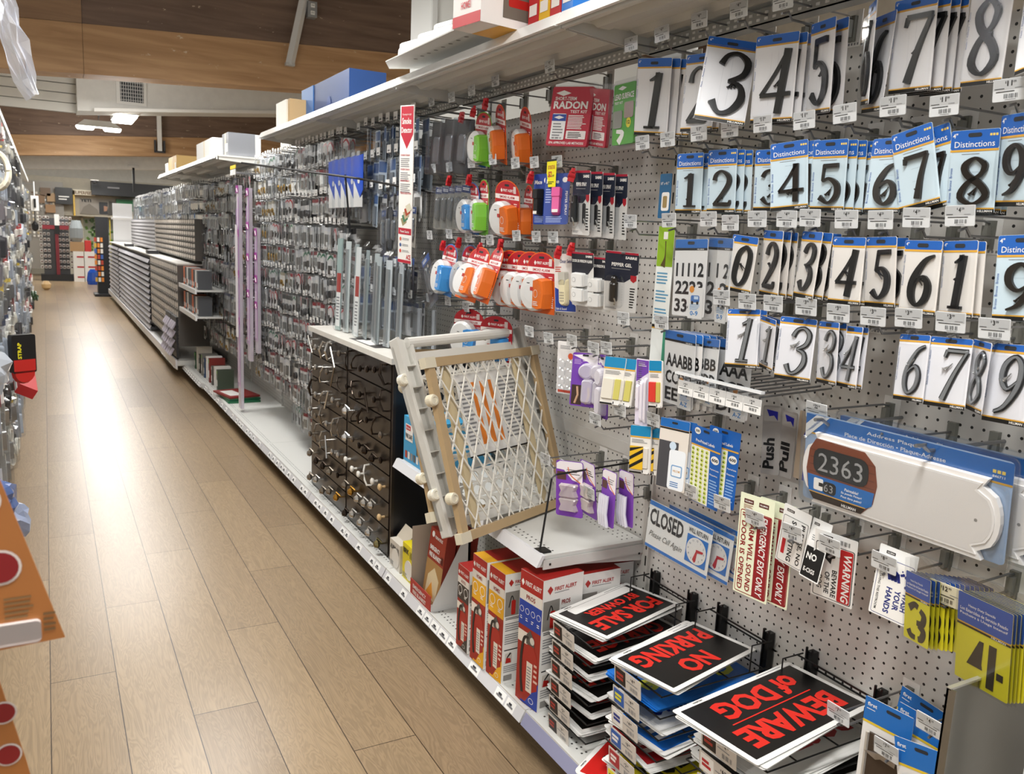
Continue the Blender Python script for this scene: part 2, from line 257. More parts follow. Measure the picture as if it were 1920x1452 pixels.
PO={
'six':[(1.42,1.848,2.03,1.703,0.089,-1.287,1.016),(1.425,1.665,2.013,1.582,0.038,-1.433,0.955),(1.41,1.546,2.022,1.275,0.123,-0.628,1.062),(1.42,1.419,2.012,1.611,0.016,-1.342,0.969),(1.42,1.295,2.016,1.645,0.072,-1.939,0.954),(1.4,1.161,2.019,1.611,0.132,-2.326,0.966),(1.43,1.153,2.002,1.564,0.095,-2.098,0.939),(1.41,1.075,2.012,1.672,0.042,-1.633,0.86),(1.41,0.929,2.006,1.636,0.081,-1.827,0.86),(1.42,0.832,2.011,1.244,-0.235,-1.61,0.928)],
'four':[(1.42,1.677,1.777,1.619,0.001,-1.413,0.997),(1.42,1.562,1.778,1.644,-0.002,-1.419,1.003),(1.43,1.416,1.769,1.64,-0.012,-1.299,0.915),(1.41,1.347,1.778,1.558,-0.105,-1.206,0.98),(1.42,1.244,1.775,1.652,0.014,-1.483,0.972),(1.425,1.105,1.768,1.549,0.008,-1.598,0.959),(1.41,1.053,1.778,1.627,-0.219,-1.568,0.99),(1.42,0.933,1.767,1.692,-0.003,-1.418,0.967),(1.42,0.86,1.787,1.647,0.032,-1.964,1.027),(1.42,0.825,1.589,1.581,-0.051,-1.578,0.969)],
'blk':[(1.42,1.46,1.577,1.589,0.092,-1.481,0.954),(1.42,1.376,1.59,1.6,0.034,-1.869,1.063),(1.42,1.266,1.589,1.533,0.036,-1.901,1.023),(1.42,1.171,1.579,1.588,-0.005,-1.551,0.982),(1.42,1.097,1.581,1.656,-0.027,-1.726,0.989),(1.42,1.005,1.576,1.602,-0.0,-1.626,0.995),(1.42,0.933,1.577,1.609,-0.03,-1.81,0.987)],
'refl':[(1.42,1.444,1.409,1.499,-0.07,-1.285,0.986),(1.42,1.367,1.397,1.634,0.084,-1.872,0.854),(1.42,1.279,1.405,1.546,0.008,-1.277,0.981),(1.42,1.198,1.405,1.596,-0.053,-1.93,0.932),(1.42,1.141,1.402,1.53,-0.051,-1.884,0.891),(1.42,0.998,1.402,1.511,-0.077,-1.786,0.897),(1.42,0.925,1.405,1.523,-0.038,-1.487,0.909),(1.42,0.868,1.406,1.562,-0.004,-2.205,0.893),(1.42,0.818,1.407,1.546,-0.057,-1.739,0.972)],
'num':[(1.42,1.647,1.566,1.572,-0.031,-1.547,1.074),(1.43,1.552,1.571,1.583,0.013,-1.825,1.101)],
'let':[(1.42,1.661,1.33,1.629,0.017,-1.561,1.081),(1.44,1.573,1.323,1.522,-0.07,-1.798,0.909),(1.46,1.5,1.327,1.566,-0.002,-1.567,1.048)],
'plaque':[(1.42,1.004,1.212,1.672,0.012,-1.507,0.997)],
'disc':[(1.44,2.225,1.234,1.562,-0.028,-1.212,0.845)],
'purp':[(1.42,2.084,1.217,1.463,-0.026,-0.997,0.857),(1.44,2.025,1.217,1.584,-0.072,-1.805,0.989)],
'pouch':[(1.42,1.927,1.226,1.386,-0.034,-1.205,0.833)],
'strap':[(1.42,1.807,1.239,1.611,-0.017,-1.297,0.721)],
'redp':[(1.4,1.723,1.247,1.524,-0.115,-1.418,0.757)],
'stripe':[(1.42,1.79,1.055,1.464,-0.106,-1.26,0.804)],
'grip':[(1.42,1.653,1.101,1.534,-0.018,-1.361,0.795)],
'lab6':[(1.42,1.533,1.103,1.657,0.053,-1.518,0.868),(1.44,1.49,1.11,1.58,0.021,-1.471,0.83)],
'lp':[(1.4,2.11,0.874,1.531,-0.082,-1.113,0.979),(1.42,2.043,0.887,1.669,-0.044,-1.698,0.97)],
'clip':[(1.42,1.924,0.891,1.528,-0.081,-1.733,0.91),(1.44,1.871,0.901,1.576,-0.088,-1.72,0.878)],
'closed':[(1.44,1.625,0.85,1.573,0.077,-1.471,0.979)],
'exit':[(1.44,1.364,0.975,1.539,-0.04,-1.53,1.046)],
'smok':[(1.44,1.242,0.982,1.672,0.149,-1.44,0.76)],
'nosol':[(1.45,1.181,0.973,1.367,-0.046,-1.795,0.696)],
'bdog':[(1.44,1.135,0.959,1.744,0.051,-1.306,0.859)],
'wash':[(1.44,0.986,0.978,1.502,0.017,-1.521,0.756)],
'st3':[(1.4,0.914,0.96,1.593,-0.097,-1.906,0.781)],
'st4':[(1.4,0.785,0.961,1.717,0.018,-1.659,0.903)],
'pin':[(1.44,0.963,0.656,1.584,0.009,-1.445,1.02),(1.42,0.885,0.627,1.578,-0.23,-1.612,0.992)],
'push':[(1.6,1.496,1.159,1.477,-0.098,-1.247,1.257),(1.6,1.433,1.158,1.308,0.079,-0.369,1.198),(1.6,1.406,1.162,1.559,-0.055,-1.633,1.28)],
'radon':[(1.42,2.235,2.009,1.486,0.057,-1.097,1.068),(1.45,2.151,1.996,1.632,0.16,-1.574,0.994)],
'lead':[(1.43,1.988,1.987,1.582,-0.015,-1.57,0.994)],
'pepper':[(1.42,2.165,1.759,1.641,0.034,-1.499,0.954)],
'gel':[(1.42,1.934,1.525,1.931,0.058,-0.821,0.922)],
'pocket':[(1.42,2.402,1.76,1.591,-0.0,-1.48,0.948),(1.41,2.284,1.756,1.397,-0.042,-0.806,0.944)],
'sensor':[(1.42,2.237,1.509,1.624,-0.051,-1.366,0.956)],
'dwal':[(1.41,2.121,1.517,1.68,0.022,-1.349,0.901)],
'smoke':[(1.42,2.637,1.75,1.721,0.099,-1.421,1.111),(1.5,2.622,1.738,1.619,0.069,-1.857,1.035),(1.4,2.761,1.514,1.271,0.099,-1.49,1.124),(1.4,2.63,1.519,1.286,0.035,-1.752,1.135),(1.42,2.59,1.51,1.602,0.018,-1.549,1.109),(1.43,2.732,2.016,1.702,0.201,-1.8,1.119)],
'co':[(1.42,3.078,1.519,1.461,0.066,-1.64,1.243),(1.42,2.915,1.753,1.623,0.065,-1.647,1.156)],
'grn':[(1.42,2.817,1.76,1.6,0.056,-1.765,1.121),(1.42,2.834,2.0,1.641,0.159,-1.578,1.053)],
'colow':[(1.42,2.9,1.277,1.567,-0.016,-1.267,1.038)],
'stripsign':[(1.2,3.033,2.021,1.61,0.057,-1.38,1.043)],
'gwood':[(1.268,2.453,1.174,1.252,0.005,0.412,1.0)],
'ggrey':[(1.25,2.591,1.229,1.134,-0.03,0.266,1.0)],
'gwood2':[(1.293,2.632,1.158,1.131,0.05,0.215,1.0)],
'forsale':[(1.508,1.864,0.42,-0.002,0.196,3.126,1.0)],
'nopark':[(1.482,1.504,0.448,-0.058,0.157,-3.069,1.0)],
'bewdog':[(1.25,0.992,0.637,0.035,0.183,3.11,1.0)],
't1':[(1.871,1.816),(1.762,1.816),(1.648,1.821),(1.534,1.821),(1.425,1.823),(1.319,1.819),(1.21,1.822),(1.101,1.824),(0.994,1.813),(0.883,1.825)],
'tt':[(1.95,2.08),(1.818,2.083),(1.675,2.088),(1.539,2.085),(1.41,2.076),(3.296,2.09),(3.109,2.082),(2.929,2.086),(2.733,2.093),(2.371,2.087)],
't2':[(1.897,1.609),(1.727,1.612),(1.586,1.615),(1.502,1.606),(1.426,1.615),(1.339,1.615),(1.265,1.617),(1.175,1.614),(1.094,1.613),(1.019,1.617),(0.932,1.62)],
't3':[(1.512,1.43),(1.422,1.428),(1.346,1.43),(1.258,1.431),(1.171,1.426),(1.094,1.427),(1.016,1.432),(0.931,1.433),(0.842,1.43)],
't4':[(1.89,1.341),(1.726,1.348)],
'rail':[(1.591,1.201),(1.541,1.196),(1.487,1.196),(1.43,1.196),(1.375,1.191)],
't5':[(2.417,1.245),(2.29,1.237),(2.15,1.247),(2.042,1.239),(1.963,1.248)],
't6':[(1.879,1.082),(2.009,1.03),(1.726,1.085)],
't7':[(2.276,0.839),(2.141,0.846),(2.007,0.799)],
't8':[(1.581,0.927),(1.468,0.929),(1.36,0.926),(1.247,0.929)],
't9':[(1.135,0.935),(1.011,0.946)],
't9b':[(0.871,0.941),(1.056,0.596),(0.932,0.583),(0.855,0.682)],
't22':[(1.192,1.216)],
'tb1':[(3.27,1.821),(3.105,1.818),(2.914,1.823),(2.731,1.825),(2.565,1.803),(2.431,1.798),(2.303,1.792)],
'tb2':[(3.277,1.551),(3.089,1.558),(2.912,1.546),(2.729,1.542),(2.532,1.56),(2.399,1.559),(2.302,1.559)],
'tb3':[(3.264,1.289),(3.076,1.292),(2.91,1.282)],
'clips':[(2.985,1.989),(2.885,2.0),(2.789,2.015),(3.082,1.759),(2.902,1.755),(2.44,1.744),(2.19,1.741),(3.122,1.506),(2.974,1.521),(2.791,1.506),(2.629,1.522),(2.245,1.508),(2.172,1.52)],
}
# ---------- building ----------
W=1.647
b=MB(); b.bx(-8,9,-4,29,-.05,0,wood_floor()); struct('floor',b)
wallm=M('#d9d7d0',.7,0,'n')
b=MB(); b.bx(-8,9,28,28.1,0,5,wallm); struct('wall_back',b)
b=MB(); b.bx(-7.1,-7,-4,28,0,5,wallm); struct('wall_left',b)
b=MB(); b.bx(8,8.1,-4,28,0,5,wallm); struct('wall_right',b)
b=MB(); b.add([(-8,-4,3.55),(9,-4,4.75),(9,29,4.75),(-8,29,3.55),(-8,-4,3.65),(9,-4,4.85),(9,29,4.85),(-8,29,3.65)],[(0,3,2,1),(4,5,6,7),(0,1,5,4),(2,3,7,6),(1,2,6,5),(0,4,7,3)],M('#cfcbc2',.8,0,'n')); struct('ceiling',b)
def sloped(x0,x1,y0,y1,za,zb,k,kt=None):
    """a box across the aisle whose bottom and top climb to the right"""
    kt=k if kt is None else kt
    v=[]
    for y in (y0,y1):
        for x,kk,z in ((x0,k,za),(x1,k,za),(x1,kt,zb),(x0,kt,zb)): v.append((x,y,z+kk*x))
    return v,[(0,1,2,3),(7,6,5,4),(0,4,5,1),(1,5,6,2),(2,6,7,3),(3,7,4,0)]
T1=timber('timber_pale','#a17a52','#c09a70'); T2=timber('timber_dark','#5e4a3e','#7d6656')
n=0
def trim(v,mat):
    global n; n+=1
    b=MB(); b.add(*v,mat); return struct('trim_%d'%n,b)
trim(sloped(.383,9,9,9.3,2.86,3.30,.055),T1); trim(sloped(-8,.38,9,9.3,2.86,3.30,.055),T1)
trim(sloped(.383,9,9.01,9.25,3.303,4.3,.055),T2); trim(sloped(-8,.38,9.0,9.3,3.303,4.0,.055),timber('timber_mid','#82644a','#9c7c5c'))
trim(sloped(-8,9,21,21.3,2.905,3.32,.077),T1); trim(sloped(-8,9,21.02,21.25,3.325,4.2,.077),T2)
wp=M('#d6d4ce',.7,0,'n')
trim(sloped(.42,9,12,12.5,2.845,3.6,.096,.06),wp)
b=MB()
for i in range(9): b.bx(-8,.42,12.2,12.24,2.88+i*.115,2.985+i*.115,M('#d2d0c8',.7))
b.bx(-8,.42,12.24,12.28,2.88,4,M('#8b877f',.8)); struct('trim_20',b)
b=MB(); b.bx(.40,9,12.0,12.5,2.86,2.9,wp); 
trim(sloped(.6,9,11.9,12.0,2.83,2.87,.096),M('#e2e0da',.6))
trim(sloped(-8,9,23,23.2,2.72,3.9,.07),M('#dddbd5',.7,0,'n'))
# air grille in the soffit
b=MB(); b.bx(.86,1.21,11.975,11.995,3.02,3.33,M('#dcdad4',.5)); g=thing('ceiling_vent','square white air grille with dark louvres in the white soffit','vent',b)
b=MB(); b.bx(.905,1.17,11.965,11.977,3.055,3.31,M('#20242c',.6))
for i in range(10): b.bx(.912+i*.027,.918+i*.027,11.955,11.967,3.055,3.31,M('#c9c8c4',.5))
for i in range(6): b.bx(.905,1.17,11.958,11.966,3.07+i*.043,3.076+i*.043,M('#c9c8c4',.5))
b.ob('louvres',g)
b=MB(); b.tube([(2.245,8.9,3.20),(2.43,8.9,4.05)],.045,M('#d8d8d6',.5),4); b.box(2.245,8.9,3.2,.09,.06,.03,M('#b8b8b6',.5)); thing('ceiling_strut','pale slanted metal strut running down to the near timber beam','strut',b)
b=MB(); b.bx(2.31,2.40,20.9,20.98,3.18,4.2,M('#dedcd8',.5)); p=thing('ceiling_post','white square post meeting the far timber beam','post',b)
b=MB(); b.bx(2.24,2.28,20.9,20.98,3.17,3.42,M('#3a3a3c',.5)); b.bx(2.43,2.47,20.9,20.98,3.17,3.42,M('#3a3a3c',.5)); b.bx(2.24,2.47,20.9,20.98,3.15,3.19,M('#3a3a3c',.5)); b.ob('bracket',p)
b=MB(); b.bx(2.42,2.51,8.86,8.96,3.68,3.83,M('#8d8f90',.5)); p=thing('outlet_box','grey metal outlet box on the dark upper beam','outlet',b)
b=MB()
for dz in (3.72,3.79): b.bx(2.445,2.485,8.85,8.862,dz-.018,dz+.018,M('#e8e8e4',.5)); b.bx(2.455,2.459,8.846,8.852,dz-.006,dz+.008,BLACK()); b.bx(2.471,2.475,8.846,8.852,dz-.006,dz+.008,BLACK())
b.ob('socket',p)
b=MB(); b.bx(1.95,3.4,4.6,4.9,2.0,4.3,M('#cfcfca',.6)); b.bx(1.95,1.98,4.58,4.6,2.0,4.3,M('#c2c2be',.6)); struct('trim_30',b)
# ceiling lamps
LW=M('#fffdf6',.4,0,'e',9.0)
def lamp(x,y,z,label,hang=False):
    r=root('ceiling_light',label,'light',(x,y,z),group='ceiling lights')
    b=MB(); b.add([(-.32,-.1,0),(.32,-.1,0),(.32,.1,0),(-.32,.1,0),(-.2,-.05,.1),(.2,-.05,.1),(.2,.05,.1),(-.2,.05,.1)],[(0,1,2,3),(4,7,6,5),(0,4,5,1),(1,5,6,2),(2,6,7,3),(3,7,4,0)],M('#e8e6e0',.5)); b.ob('housing',r)
    b=MB(); 
    for s in (-1,1): b.taper([(px+s*.19,py) for px,py in rrect(-.13,-.09,.13,.09,.05)],0,-.045,.8,LW)
    b.ob('diffuser',r)
    if hang:
        b=MB(); b.tube([(0,0,.1),(0,0,.28),(-.03,0,.36)],.006,STEEL()); b.tube([(0,0,.1),(.03,0,.28),(.02,0,.36)],.005,STEEL()); b.ob('hanging_wire',r)
lamp(.81,15,3.0,'hanging white lamp with two glowing tubes in front of the far beam',True)
def bar_lamp(x,y,z,label,l=1.1):
    r=root('ceiling_light',label,'light',(x,y,z),group='ceiling lights')
    b=MB(); b.bx(-.14,.14,-l/2,l/2,0,.06,M('#e8e6e0',.5)); b.ob('housing',r)
    b=MB(); b.bx(-.12,.12,-l/2+.01,l/2-.01,-.03,0,LW); b.ob('diffuser',r)
bar_lamp(1.08,6.8,3.30,'long white ceiling lamp, the nearest one, over the aisle',.7)
bar_lamp(1.0,12.7,2.93,'flat ceiling lamp just under the white soffit with the grille',.9)
bar_lamp(.9,24.3,2.93,'small bright ceiling lamp beyond the far timber beam',.9)
# ---------- the long run of shelving on the right ----------
PEG=pegboard()
def lip(b,x,y0,y1,z,h,mat,t=.012): # slanted price strip
    k=.018*h/.034
    b.add([(x,y0,z),(x,y1,z),(x-k,y0,z-h),(x-k,y1,z-h),(x+t,y0,z),(x+t,y1,z),(x-k+t,y0,z-h),(x-k+t,y1,z-h)],[(0,2,3,1),(4,5,7,6),(0,1,5,4),(2,6,7,3),(0,4,6,2),(1,3,7,5)],mat)
def shelf_mesh(xf,y0,y1,z,ribs=True):
    b=MB(); s=SHELF()
    b.bx(xf+.01,W-.01,y0+.003,y1-.003,z-.012,z,s); b.bx(xf,xf+.012,y0+.003,y1-.003,z-.035,z+.004,s)
    if ribs:
        for rx in (xf+.07,xf+.2,xf+.32):
            b.add([(rx,y0+.03,z-.012),(rx,y1-.03,z-.012),(rx+.012,y0+.05,z-.03),(rx+.012,y1-.05,z-.03),(rx+.05,y0+.05,z-.03),(rx+.05,y1-.05,z-.03),(rx+.062,y0+.03,z-.012),(rx+.062,y1-.03,z-.012)],[(0,2,3,1),(2,4,5,3),(4,6,7,5),(0,6,4,2),(1,3,5,7)],M('#c4c3bd',.45))
    for y in (y0+.006,y1-.009):
        b.add([(xf+.02,y,z-.012),(W-.01,y,z-.012),(W-.01,y,z-.07),(xf+.02,y,z-.035),(xf+.02,y+.003,z-.012),(W-.01,y+.003,z-.012),(W-.01,y+.003,z-.07),(xf+.02,y+.003,z-.035)],[(0,1,2,3),(7,6,5,4),(0,3,7,4),(3,2,6,7),(2,1,5,6),(1,0,4,5)],s)
    return b
def price_strip(y0,y1,xf,z,col,labels):
    b=MB(); lip(b,xf-.001,y0+.004,y1-.004,z,.034,M(col,.25)); 
    if labels:
        y=y0+.05
        while y<y1-.08:
            w=random.uniform(.05,.07); lip(b,xf-.0035,y,y+w,z-.004,.028,M('#f2f2f0',.5),.002)
            lip(b,xf-.0132,y+w*.15,y+w*.8,z-.018,.004,M('#77777a',.6),.001); lip(b,xf-.0100,y+w*.35,y+w*.65,z-.011,.005,M('#333336',.6),.001)
            y+=w+random.choice((.01,.05,.12))
    return b
SECN={0:'nearest, behind the address numbers',1:'second, behind the smoke alarms and baby gates',2:'third, beside the drawer cabinet front',3:'fourth, full of hanging hardware packs',4:'fifth, where the lilac tubes stand'}
def section(k,y0,y1,label,top=True,base_x=1.22,zt=2.136,xt=1.22,rail='#cfcfd2',labels=True,peg_top=2.02):
    r=root('shelving_bay',label,'shelving',(0,0,0),group='bays of the long white shelving run')
    b=MB(); b.bx(W,W+.02,y0,y1,.1,.865,PEG); b.bx(W-.004,W+.02,y0,y1,.865,.905,M('#cfccc6',.5)); b.bx(W,W+.02,y0,y1,.905,peg_top,PEG); b.ob('back_panel',r)
    for y in (y0,) if k else (y0,y1):
        b=MB(); b.bx(W-.012,W+.03,y-.016,y+.016,.0,2.3,M('#c9c7c0',.45))
        for i in range(38): b.bx(W-.0135,W-.011,y-.009,y-.004,.16+i*.054,.192+i*.054,M('#26241f',.7))
        b.ob('upright',r)
    b=MB(); s=SHELF(); b.bx(base_x+.01,W,y0+.002,y1-.002,.115,.13,s); b.bx(base_x,base_x+.012,y0+.002,y1-.002,.08,.134,s)
    for i in range(int((y1-y0)/.0254)-1):
        for xx in (base_x+.035,base_x+.05): b.bx(xx,xx+.006,y0+.02+i*.0254,y0+.026+i*.0254,.1301,.1304,M('#2a2825',.8))
    d=b.ob('base_deck',r); price_strip(y0,y1,base_x,.128,rail,labels).ob('price_rail',d)
    b=MB(); b.bx(1.32,1.335,y0,y1,0,.1,M('#6d665c',.7)); b.ob('kick_plate',r)
    if top:
        d=shelf_mesh(xt,y0,y1,zt).ob('top_shelf',r); b=MB(); lip(b,xt-.002,y0+.004,y1-.004,zt+.006,.036,M('#f0f0ee',.2)); b.ob('price_rail',d)
        b=MB(); b.bx(1.50,1.503,y0+.02,y1-.02,2.07,2.105,M('#a8a8a4',.4)); b.bx(1.50,1.54,y0+.02,y1-.02,2.07,2.073,M('#a8a8a4',.4))
        for i in range(int((y1-y0)/.0254)-2):
            for dz in (2.078,2.092): b.bx(1.4985,1.5005,y0+.04+i*.0254,y0+.05+i*.0254,dz,dz+.006,M('#ecece8',.3))
        b.ob('perforated_rail',r)
section(1,-.38,.81,'bay of white shelving at the near end, past the galvanised panel')
section(1,.81,2.0,'white pegboard bay behind the black and grey address numbers',rail='#8f90ac',labels=False)
section(1,2.0,3.21,'white pegboard bay behind the smoke alarms and the leaning gates')
section(1,3.21,4.38,'white shelving bay behind the dark knob cabinet')
section(1,4.38,5.55,'white shelving bay with an empty base deck beyond the knob cabinet')
section(1,5.55,6.75,'white shelving bay without a top shelf, behind the lilac tubes',top=False,peg_top=2.2)
section(1,6.75,7.95,'far white shelving bay whose top shelf starts the second run',xt=1.15,zt=2.085)
section(1,7.95,9.1,'far white shelving bay holding the boxes and dark gap',xt=1.15,zt=2.085,base_x=1.2)
section(0,9.1,10.3,'last white shelving bay with a top shelf, beside the bins',xt=1.15,zt=2.085,base_x=1.13)
# shelf under the baby gates
r=root('shelf','white steel shelf in front of the pegboard, carrying the leaning baby gates','shelf',(0,0,0))
b=shelf_mesh(1.255,2.012,3.19,.617,False); 
for i in range(44):
    for xx in (1.29,1.31): b.bx(xx,xx+.006,2.04+i*.0254,2.046+i*.0254,.6171,.6174,M('#2a2825',.8))
    for xx in (1.57,1.59,1.61): b.bx(xx,xx+.005,2.04+i*.0254,2.045+i*.0254,.6171,.6174,M('#2a2825',.8))
b.bx(1.262,1.645,2.010,2.0135,.575,.605,SHELF()); b.box(1.285,2.0095,.59,.006,.003,.006,BLACK()); b.box(1.62,2.0095,.575,.006,.003,.006,BLACK())
b.ob('shelf_board',r); price_strip(2.0,3.2,1.253,.622,'#dcdcdf',False).ob('price_rail',r)
# ---------- hanging goods: shared part meshes ----------
BLUE='#1d5cb0'; GOLD='#d9a43a'; INK=lambda:M('#0b0b0b',.5); GREY=lambda:M('#8a8a8c',.5); PAPER=lambda:M('#eeece8',.45)
def C_(h,r=.45): return M(h,r)
# numerals as swelling strokes in a unit box
DG={'0':[[(.5,.97,.10),(.2,.82,.17),(.13,.5,.2),(.2,.18,.17),(.5,.03,.10),(.8,.18,.17),(.87,.5,.2),(.8,.82,.17),(.5,.97,.10)]],
'1':[[(.52,.02,.2),(.55,.96,.2)],[(.24,.035,.07),(.82,.035,.07)],[(.58,.94,.12),(.44,.88,.1),(.24,.83,.05)]],
'2':[[(.14,.72,.16),(.2,.88,.1),(.48,.965,.08),(.8,.82,.16),(.82,.62,.18),(.55,.36,.14),(.12,.06,.08)],[(.12,.06,.1),(.5,.07,.14),(.84,.07,.13),(.9,.18,.04)]],
'3':[[(.14,.78,.15),(.25,.92,.1),(.52,.965,.08),(.8,.84,.16),(.76,.64,.14),(.42,.53,.05)],[(.42,.53,.05),(.76,.46,.12),(.86,.26,.19),(.66,.07,.12),(.38,.03,.08),(.14,.2,.17)]],
'4':[[(.68,.02,.18),(.7,.97,.18)],[(.72,.95,.1),(.42,.62,.07),(.07,.3,.08)],[(.06,.3,.1),(.97,.31,.1)]],
'5':[[(.26,.92,.13),(.84,.93,.14)],[(.28,.95,.07),(.24,.56,.06)],[(.24,.55,.06),(.5,.62,.09),(.82,.46,.18),(.82,.2,.18),(.5,.03,.08),(.15,.17,.17)]],
'6':[[(.84,.95,.05),(.5,.84,.12),(.2,.5,.2),(.22,.2,.19),(.5,.03,.09),(.8,.16,.18),(.82,.4,.18),(.56,.56,.09),(.24,.42,.05)]],
'7':[[(.12,.80,.06),(.16,.93,.1)],[(.14,.93,.12),(.9,.93,.12)],[(.88,.92,.09),(.62,.5,.13),(.42,.02,.19)]],
'8':[[(.76,.86,.14),(.5,.97,.08),(.22,.82,.17),(.32,.62,.17),(.7,.42,.18),(.86,.2,.17),(.5,.03,.08),(.14,.18,.17),(.3,.45,.12),(.66,.62,.1),(.79,.78,.15),(.76,.86,.14)]]}
DG['9']=[[(1-x,1-y,w) for x,y,w in s] for s in DG['6']]
def digit(b,d,x,y,w,h,z0,z1,mat,fat=1,sl=0,grow=0):
    for st in DG[d]: b.stroke([(x+px*w+(y+py*h-y)*sl,y+py*h,pw*w*fat+grow) for px,py,pw in st],z0,z1,mat,4)
def screws(x,y,rot,mat,n=2):
    b=MB()
    for i in range(n):
        a=rot+i*.35; dx,dy=math.cos(a)*.009,math.sin(a)*.009; ox=x+i*.004; oy=y+i*.002
        b.tube([(ox-dx,oy-dy,.004),(ox+dx,oy+dy,.004)],[.0022,.0008],mat,6); b.tube([(ox-dx*1.15,oy-dy*1.15,.004),(ox-dx,oy-dy,.004)],.0032,mat,8)
    return b
def slot(b,y,mat=None,w=.024,h=.007,x=0):
    b.poly(rrect(x-w/2,y-h/2,x+w/2,y+h/2,h*.49),.0009,mat or M('#23262b',.6))
def card_base(w,h,hdr,hc,bc,strip=True,foot=True,gold=GOLD,t=.0012,r=.004):
    b=MB(); b.slab(rrect(-w/2,-h,w/2,0,r),-t,0,C_(bc)); 
    b.poly([p for p in rrect(-w/2+.0004,-hdr,w/2-.0004,-.0004,r*.9) ],.0003,C_(hc))
    if gold: b.rect(-w/2+.0004,-hdr-.004,w/2-.0004,-hdr,.0004,C_(gold))
    if foot:
        b.rect(-w/2+.0004,-h+.0004,w/2-.0004,-h+.008,.0004,INK()); b.rect(-w/2+.0004,-h+.008,w/2-.0004,-h+.0105,.0005,C_(gold or GOLD))
        b.text('HILLMAN',w*.16,-h+.0025,w*.3,.0042,PAPER(),.0007,.02)
    return b
def num_pack(style,d):
    if style=='six':
        w,h=W6_,H6_; b=card_base(w,h,.021,BLUE,'#e9e8ea'); slot(b,-.012)
        b.text('6"',-w*.46,-.011,None,.006,PAPER()); b.text('Plastic  •  Plastique  •  Plástico',-w*.45,-h*.62,h*.36,.004,C_('#4f6aa8'),.0006,0,PI/2)
        for x in (-.1,.06): b.rect(w*x,-h*.8,w*x+.0004,-h*.2,.0005,C_('#c4c4c8'))
        n=MB(); digit(n,d,-w*.36,-h+.016,w*.76,h-.046,.001,.0075,M('#0f1012',.3,.2),1.12,.10 if d in '1347' else 0)
        sm=M('#1c1d20',.3,.6); s=screws(w*.1,-h*.55,.9,sm,3)
    elif style=='four':
        w,h=W4_,H4_; b=card_base(w,h,.034,BLUE,'#cfe2ec'); slot(b,-.009)
        b.text('4"',-w*.46,-.013,None,.008,PAPER()); b.text('Distinctions',-w*.41,-.030,w*.82,.0105,PAPER(),.0007,0)
        for i in range(3): b.rect(w*.30+i*.005,-.012,w*.30+i*.005+.0038,-.008,.0006,C_('#e8c860'))
        b.lines(-w*.25,-.043,w*.5,.002,1,GREY()); b.text('Bronze  Bronce  Bronze',-w*.42,-h+.02,h*.42,.0048,C_('#2d5fae'),.0006,0,PI/2)
        for y in (.35,.5,.66): b.rect(-w*.1,-h*y,w*.2,-h*y+.0004,.0005,C_('#9fb2be'))
        n=MB(); digit(n,d,-w*.30,-h+.015,w*.72,h-.062,.001,.007,M('#241d18',.28,.4),1.12)
        s=screws(w*.06,-h*.72,.8,M('#2b241f',.3,.6),2)
    elif style=='blk':
        w,h=W3_,H3_; b=card_base(w,h,.017,BLUE,'#ebe6e0'); slot(b,-.009)
        b.text('4"',-w*.46,-.010,None,.006,PAPER()); b.text('Aluminum • Aluminum • Aluminio',-w*.44,-h*.62,h*.42,.0036,C_('#44608f'),.0006,0,PI/2)
        n=MB(); digit(n,d,-w*.34,-h+.015,w*.66,h-.037,.001,.006,M('#0a0a0b',.35,.1),1.4,.12)
        s=screws(w*.05,-h*.55,-.9,M('#2a2a2c',.3,.6),2)
    else:
        w,h=W4_,.14; b=card_base(w,h,.012,BLUE,'#e9e9ee'); slot(b,-.007)
        b.text('4"',-w*.46,-.010,None,.005,PAPER()); b.text('Reflective • Réfléchissants • Reflectivo',-w*.44,-h*.7,h*.5,.0034,C_('#44608f'),.0006,0,PI/2)
        n=MB(); digit(n,d,-w*.32,-h+.014,w*.64,h-.032,.001,.0035,M('#1b1c1e',.35),.85,.16,.005); digit(n,d,-w*.32,-h+.014,w*.64,h-.032,.002,.006,M('#8d9093',.32,.4),.78,.16)
        s=screws(w*.0,-h*.42,.5,M('#c9c9c9',.25,.8),2)
    f=MB(); f.taper([(x,y) for x,y in rrect(-w*.47,-h+.011,w*.47,-.02 if style!='four' else -.036,.006)],.0008,.0095,.94,CLEAR())
    return [('card',b.mesh('card')),('numeral',n.mesh('numeral')),('screws',s.mesh('screws')),('clear_blister',f.mesh('clear_blister'))]
W6_,H6_,W4_,H4_,W3_,H3_=.108,.192,.085,.148,.08,.138
_NP={}
WORD=dict(zip('0123456789',('zero','one','two','three','four','five','six','seven','eight','nine')))
STY={'six':'large black numeral %s on a white card','four':'bronze serif numeral %s on a pale blue card','blk':'black script numeral %s on a cream card','refl':'grey slanted numeral %s on a white card'}
def number(style,d,pose,extra='',behind=0,dx=.011,dy=-.004):
    k=(style,d)
    if k not in _NP: _NP[k]=num_pack(style,d)
    x,y,z,a,b_,c,s=pose
    inst('house_number_pack',STY[style]%WORD[d]+extra,'house number',_NP[k],(x,y,z),(a,b_,c),'carded house numbers',s)
    for i in range(1,behind+1):
        inst('house_number_pack',STY[style]%WORD[d]+', %s behind front one'%('first','second','third','fourth','fifth')[i-1],'house number',_NP[k][:2],(x+dx*i*1.1+.004,y+dy*i+random.uniform(-.003,.003),z-.001*i),(a,b_,c+random.uniform(-.06,.06)),'carded house numbers',s)
